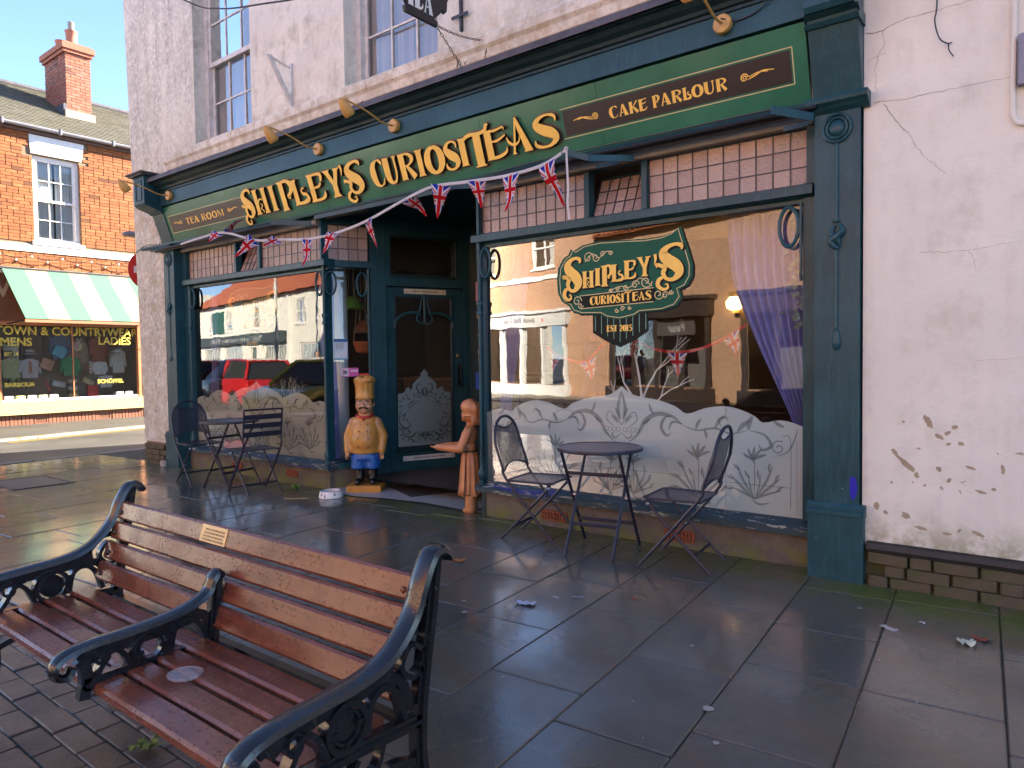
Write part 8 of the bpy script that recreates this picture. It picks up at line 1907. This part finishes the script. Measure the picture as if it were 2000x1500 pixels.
MB().add([(11.6, .3, 6.6), (19.1, .3, 6.6), (19.1, -3.5, 8.8), (11.6, -3.5, 8.8), (19.1, -7, 6.6), (11.6, -7, 6.6)], [(0, 1, 2, 3), (3, 2, 4, 5), (0, 3, 5), (1, 4, 2), (0, 5, 4, 1)]).build('roof', M['slate'], wn_)
# lamp post and parked cars
lp = thing('lamp_post', 'tall pale lamp post standing in front of the reflected white row', 'street lamp', (-26.3, -13.2, 0)); mb = MB(); mb.tube([(0, 0, 0), (0, 0, 7)], .07, 10); mb.build('pole', M['white_wood'], lp, smooth=True); mb = MB(); mb.tube(spline([(0, 0, 6.9), (0, .3, 7.3), (0, 1.0, 7.4)], 5), .04, 8); mb.build('arm', M['white_wood'], lp)
def car(loc, rz, c, label, s=1.0):
    t = thing('parked_car', label, 'car', loc, rz, 'cars parked along the street'); paint_ = simple('car_paint_%d' % int(abs(loc[0]) * 10), c, .22, 0, .03, 3, coat=1.0)
    # body: cross sections along x (length 4.2)
    secs = []
    for x, zb, zs, hw in ((-2.08, .42, .78, .70), (-2.0, .28, .92, .80), (-1.6, .24, .96, .85), (-.8, .22, .95, .87), (.4, .22, .93, .87), (1.2, .24, .86, .85), (1.8, .28, .76, .78), (2.08, .42, .64, .62)):
        secs.append([(x, -hw * .9, zb), (x, hw * .9, zb), (x, hw, zb + .12), (x, hw * 1.0, zs - .12), (x, hw * .93, zs), (x, -hw * .93, zs), (x, -hw * 1.0, zs - .12), (x, -hw, zb + .12)])
    b = MB(); b.loft(secs); b.build('body', paint_, t, smooth=.6)
    g = MB(); g.loft([[(x, -w_, z), (x, w_, z), (x2, w2, z2), (x2, -w2, z2)] for x, w_, z, x2, w2, z2 in ((-1.95, .76, .93, -1.62, .56, 1.42), (-1.2, .80, .93, -1.1, .60, 1.47), (0, .80, .93, -.1, .60, 1.46), (1.05, .78, .90, .35, .57, 1.40))]); g.build('cabin_glass', cm((.03, .035, .04), .08), t)
    r_ = MB(); r_.loft([[(x, -w_, z), (x, w_, z), (x, w_ * .9, z + .045), (x, -w_ * .9, z + .045)] for x, w_, z in ((-1.66, .57, 1.41), (-1.1, .62, 1.46), (-.1, .62, 1.455), (.38, .58, 1.395))])
    for sy in (-1, 1):
        for (p, q) in (((-1.95, .77, .92), (-1.64, .57, 1.44)), ((-.45, .815, .93), (-.5, .62, 1.46)), ((1.06, .79, .90), (.36, .58, 1.42))): r_.tube([(p[0], sy * p[1], p[2]), (q[0], sy * q[1], q[2])], .045, 6)
    r_.build('roof', paint_, t, smooth=.6)
    for x in (-1.32, 1.30):
        for sy in (-1, 1):
            w_ = MB(); w_.lathe([(.20, -.1), (.31, -.10), (.325, -.06), (.325, .06), (.31, .10), (.20, .1)], 24, M=Matrix.Translation((x, sy * .79, .325)) @ Matrix.Rotation(PI / 2, 4, 'X')); wo = w_.build('wheel', cm((.015, .015, .015), .7), t, smooth=.6)
            h_ = MB(); h_.lathe([(.02, .105), (.19, .09), (.20, .07)], 20, M=Matrix.Translation((x, sy * .79, .325)) @ Matrix.Rotation(-sy * PI / 2, 4, 'X')); h_.build('rim', cm((.4, .4, .42), .3, .8), wo)
    for sy in (-1, 1):
        MB().rbox(-2.075, -1.93, sy * .66 - .11, sy * .66 + .11, .70, .90, .01).build('tail_light', cm((.45, .01, .01), .15), t); MB().rbox(1.86, 2.03, sy * .56 - .14, sy * .56 + .14, .55, .68, .01).build('headlight', cm((.6, .6, .62), .1), t)
    MB().box(-2.10, -2.085, -.26, .26, .50, .61).build('number_plate', cm((.75, .55, .05), .4), t); MB().rbox(-2.11, -2.0, -.7, .7, .34, .47, .02).build('bumper', cm((.03, .03, .03), .5), t)
    return t
car((-18.3, -6.7, -.03), math.radians(188), (.42, .015, .02), 'red hatchback parked in front of the white row, reflected in the corner window'); car((-23.6, -7.9, -.03), math.radians(188), (.40, .02, .05), 'red car parked farthest along the reflected street'); car((-12.9, -5.6, -.03), math.radians(75), (.50, .42, .02), 'yellow car parked nearest in the reflected street')
# someone inside the shop, and a passer-by seen only in the glass
def person(loc, rz, label, shirt_c, trouser_c, hair_c, h=1.75):
    t = thing('person', label, 'person', loc, rz); k = h / 1.75; b = MB(); b.m = Matrix.Diagonal((k, k, k, 1))
    b.ball((0, -.01, 1.63), (.075, .095, .115), 16, 12); b.ball((0, -.10, 1.62), (.016, .022, .022)); b.ball((0, -.07, 1.55), (.05, .045, .04)); b.capsule((0, .01, 1.45), (0, 0, 1.56), .055, .052)
    for s in (-1, 1): b.ball((s * .078, .0, 1.625), (.012, .022, .032))
    b.ball((0, 0, 1.28), (.17, .11, .20), 16, 12); b.ball((0, 0, 1.41), (.20, .09, .07), 14, 10); b.ball((0, 0, 1.02), (.155, .11, .14), 14, 10)
    for s in (-1, 1):
        b.capsule((s * .20, 0, 1.40), (s * .25, .01, 1.13), .055, .045); b.capsule((s * .25, .01, 1.13), (s * .235, -.06, .88), .043, .030); b.ball((s * .235, -.075, .82), (.022, .038, .05))
        for q in range(4): b.capsule((s * .235 + (q - 1.5) * .004, -.105 + q * .018, .79), (s * .235, -.10 + q * .018, .725 + .008 * abs(q - 1.5)), .0095, .008, 6)
        b.capsule((s * .225, -.11, .82), (s * .215, -.13, .77), .010, .008, 6)
        b.capsule((s * .09, 0, .98), (s * .10, -.01, .52), .088, .062); b.capsule((s * .10, -.01, .52), (s * .10, .02, .10), .060, .042); b.capsule((s * .10, .02, .05), (s * .11, -.13, .04), .045, .038)
    me = remeshed(b, .014, 3); o = obj('body', me, [cm((.48, .28, .20), .5), cm(shirt_c, .8), cm(trouser_c, .8), cm((.02, .02, .02), .5)], t, smooth=1.2)
    def fn(c):
        z = c.z / k
        if z < .10: return 3
        if z < .97 and abs(c.x) / k < .21: return 2
        if z < .90: return 0
        return 1 if z < 1.47 else 0
    paint_by(me, fn); hr = MB(); hr.m = Matrix.Diagonal((k, k, k, 1)); hr.ball((0, .022, 1.665), (.082, .092, .095), 14, 10); hr.build('hair', cm(hair_c, .7), t, smooth=True)
    f = MB(); f.m = Matrix.Diagonal((k, k, k, 1)); [f.ball((s * .03, -.098, 1.645), (.010, .006, .006)) for s in (-1, 1)]; f.tube([(-.025, -.108, 1.565), (0, -.112, 1.563), (.025, -.108, 1.565)], .005, 5); f.build('eyes_and_mouth', cm((.06, .03, .03), .4), t)
    return t
person((-2.62, 1.3, .12), math.radians(-75), 'person in a dark blue shirt standing inside the shop below the window sign', (.03, .05, .14), (.04, .04, .05), (.30, .25, .22), 1.68)
person((-18.6, -9.6, 0), math.radians(150), 'person in a blue jacket by the parked cars, reflected in the corner window', (.06, .09, .18), (.05, .05, .06), (.12, .08, .06), 1.72)
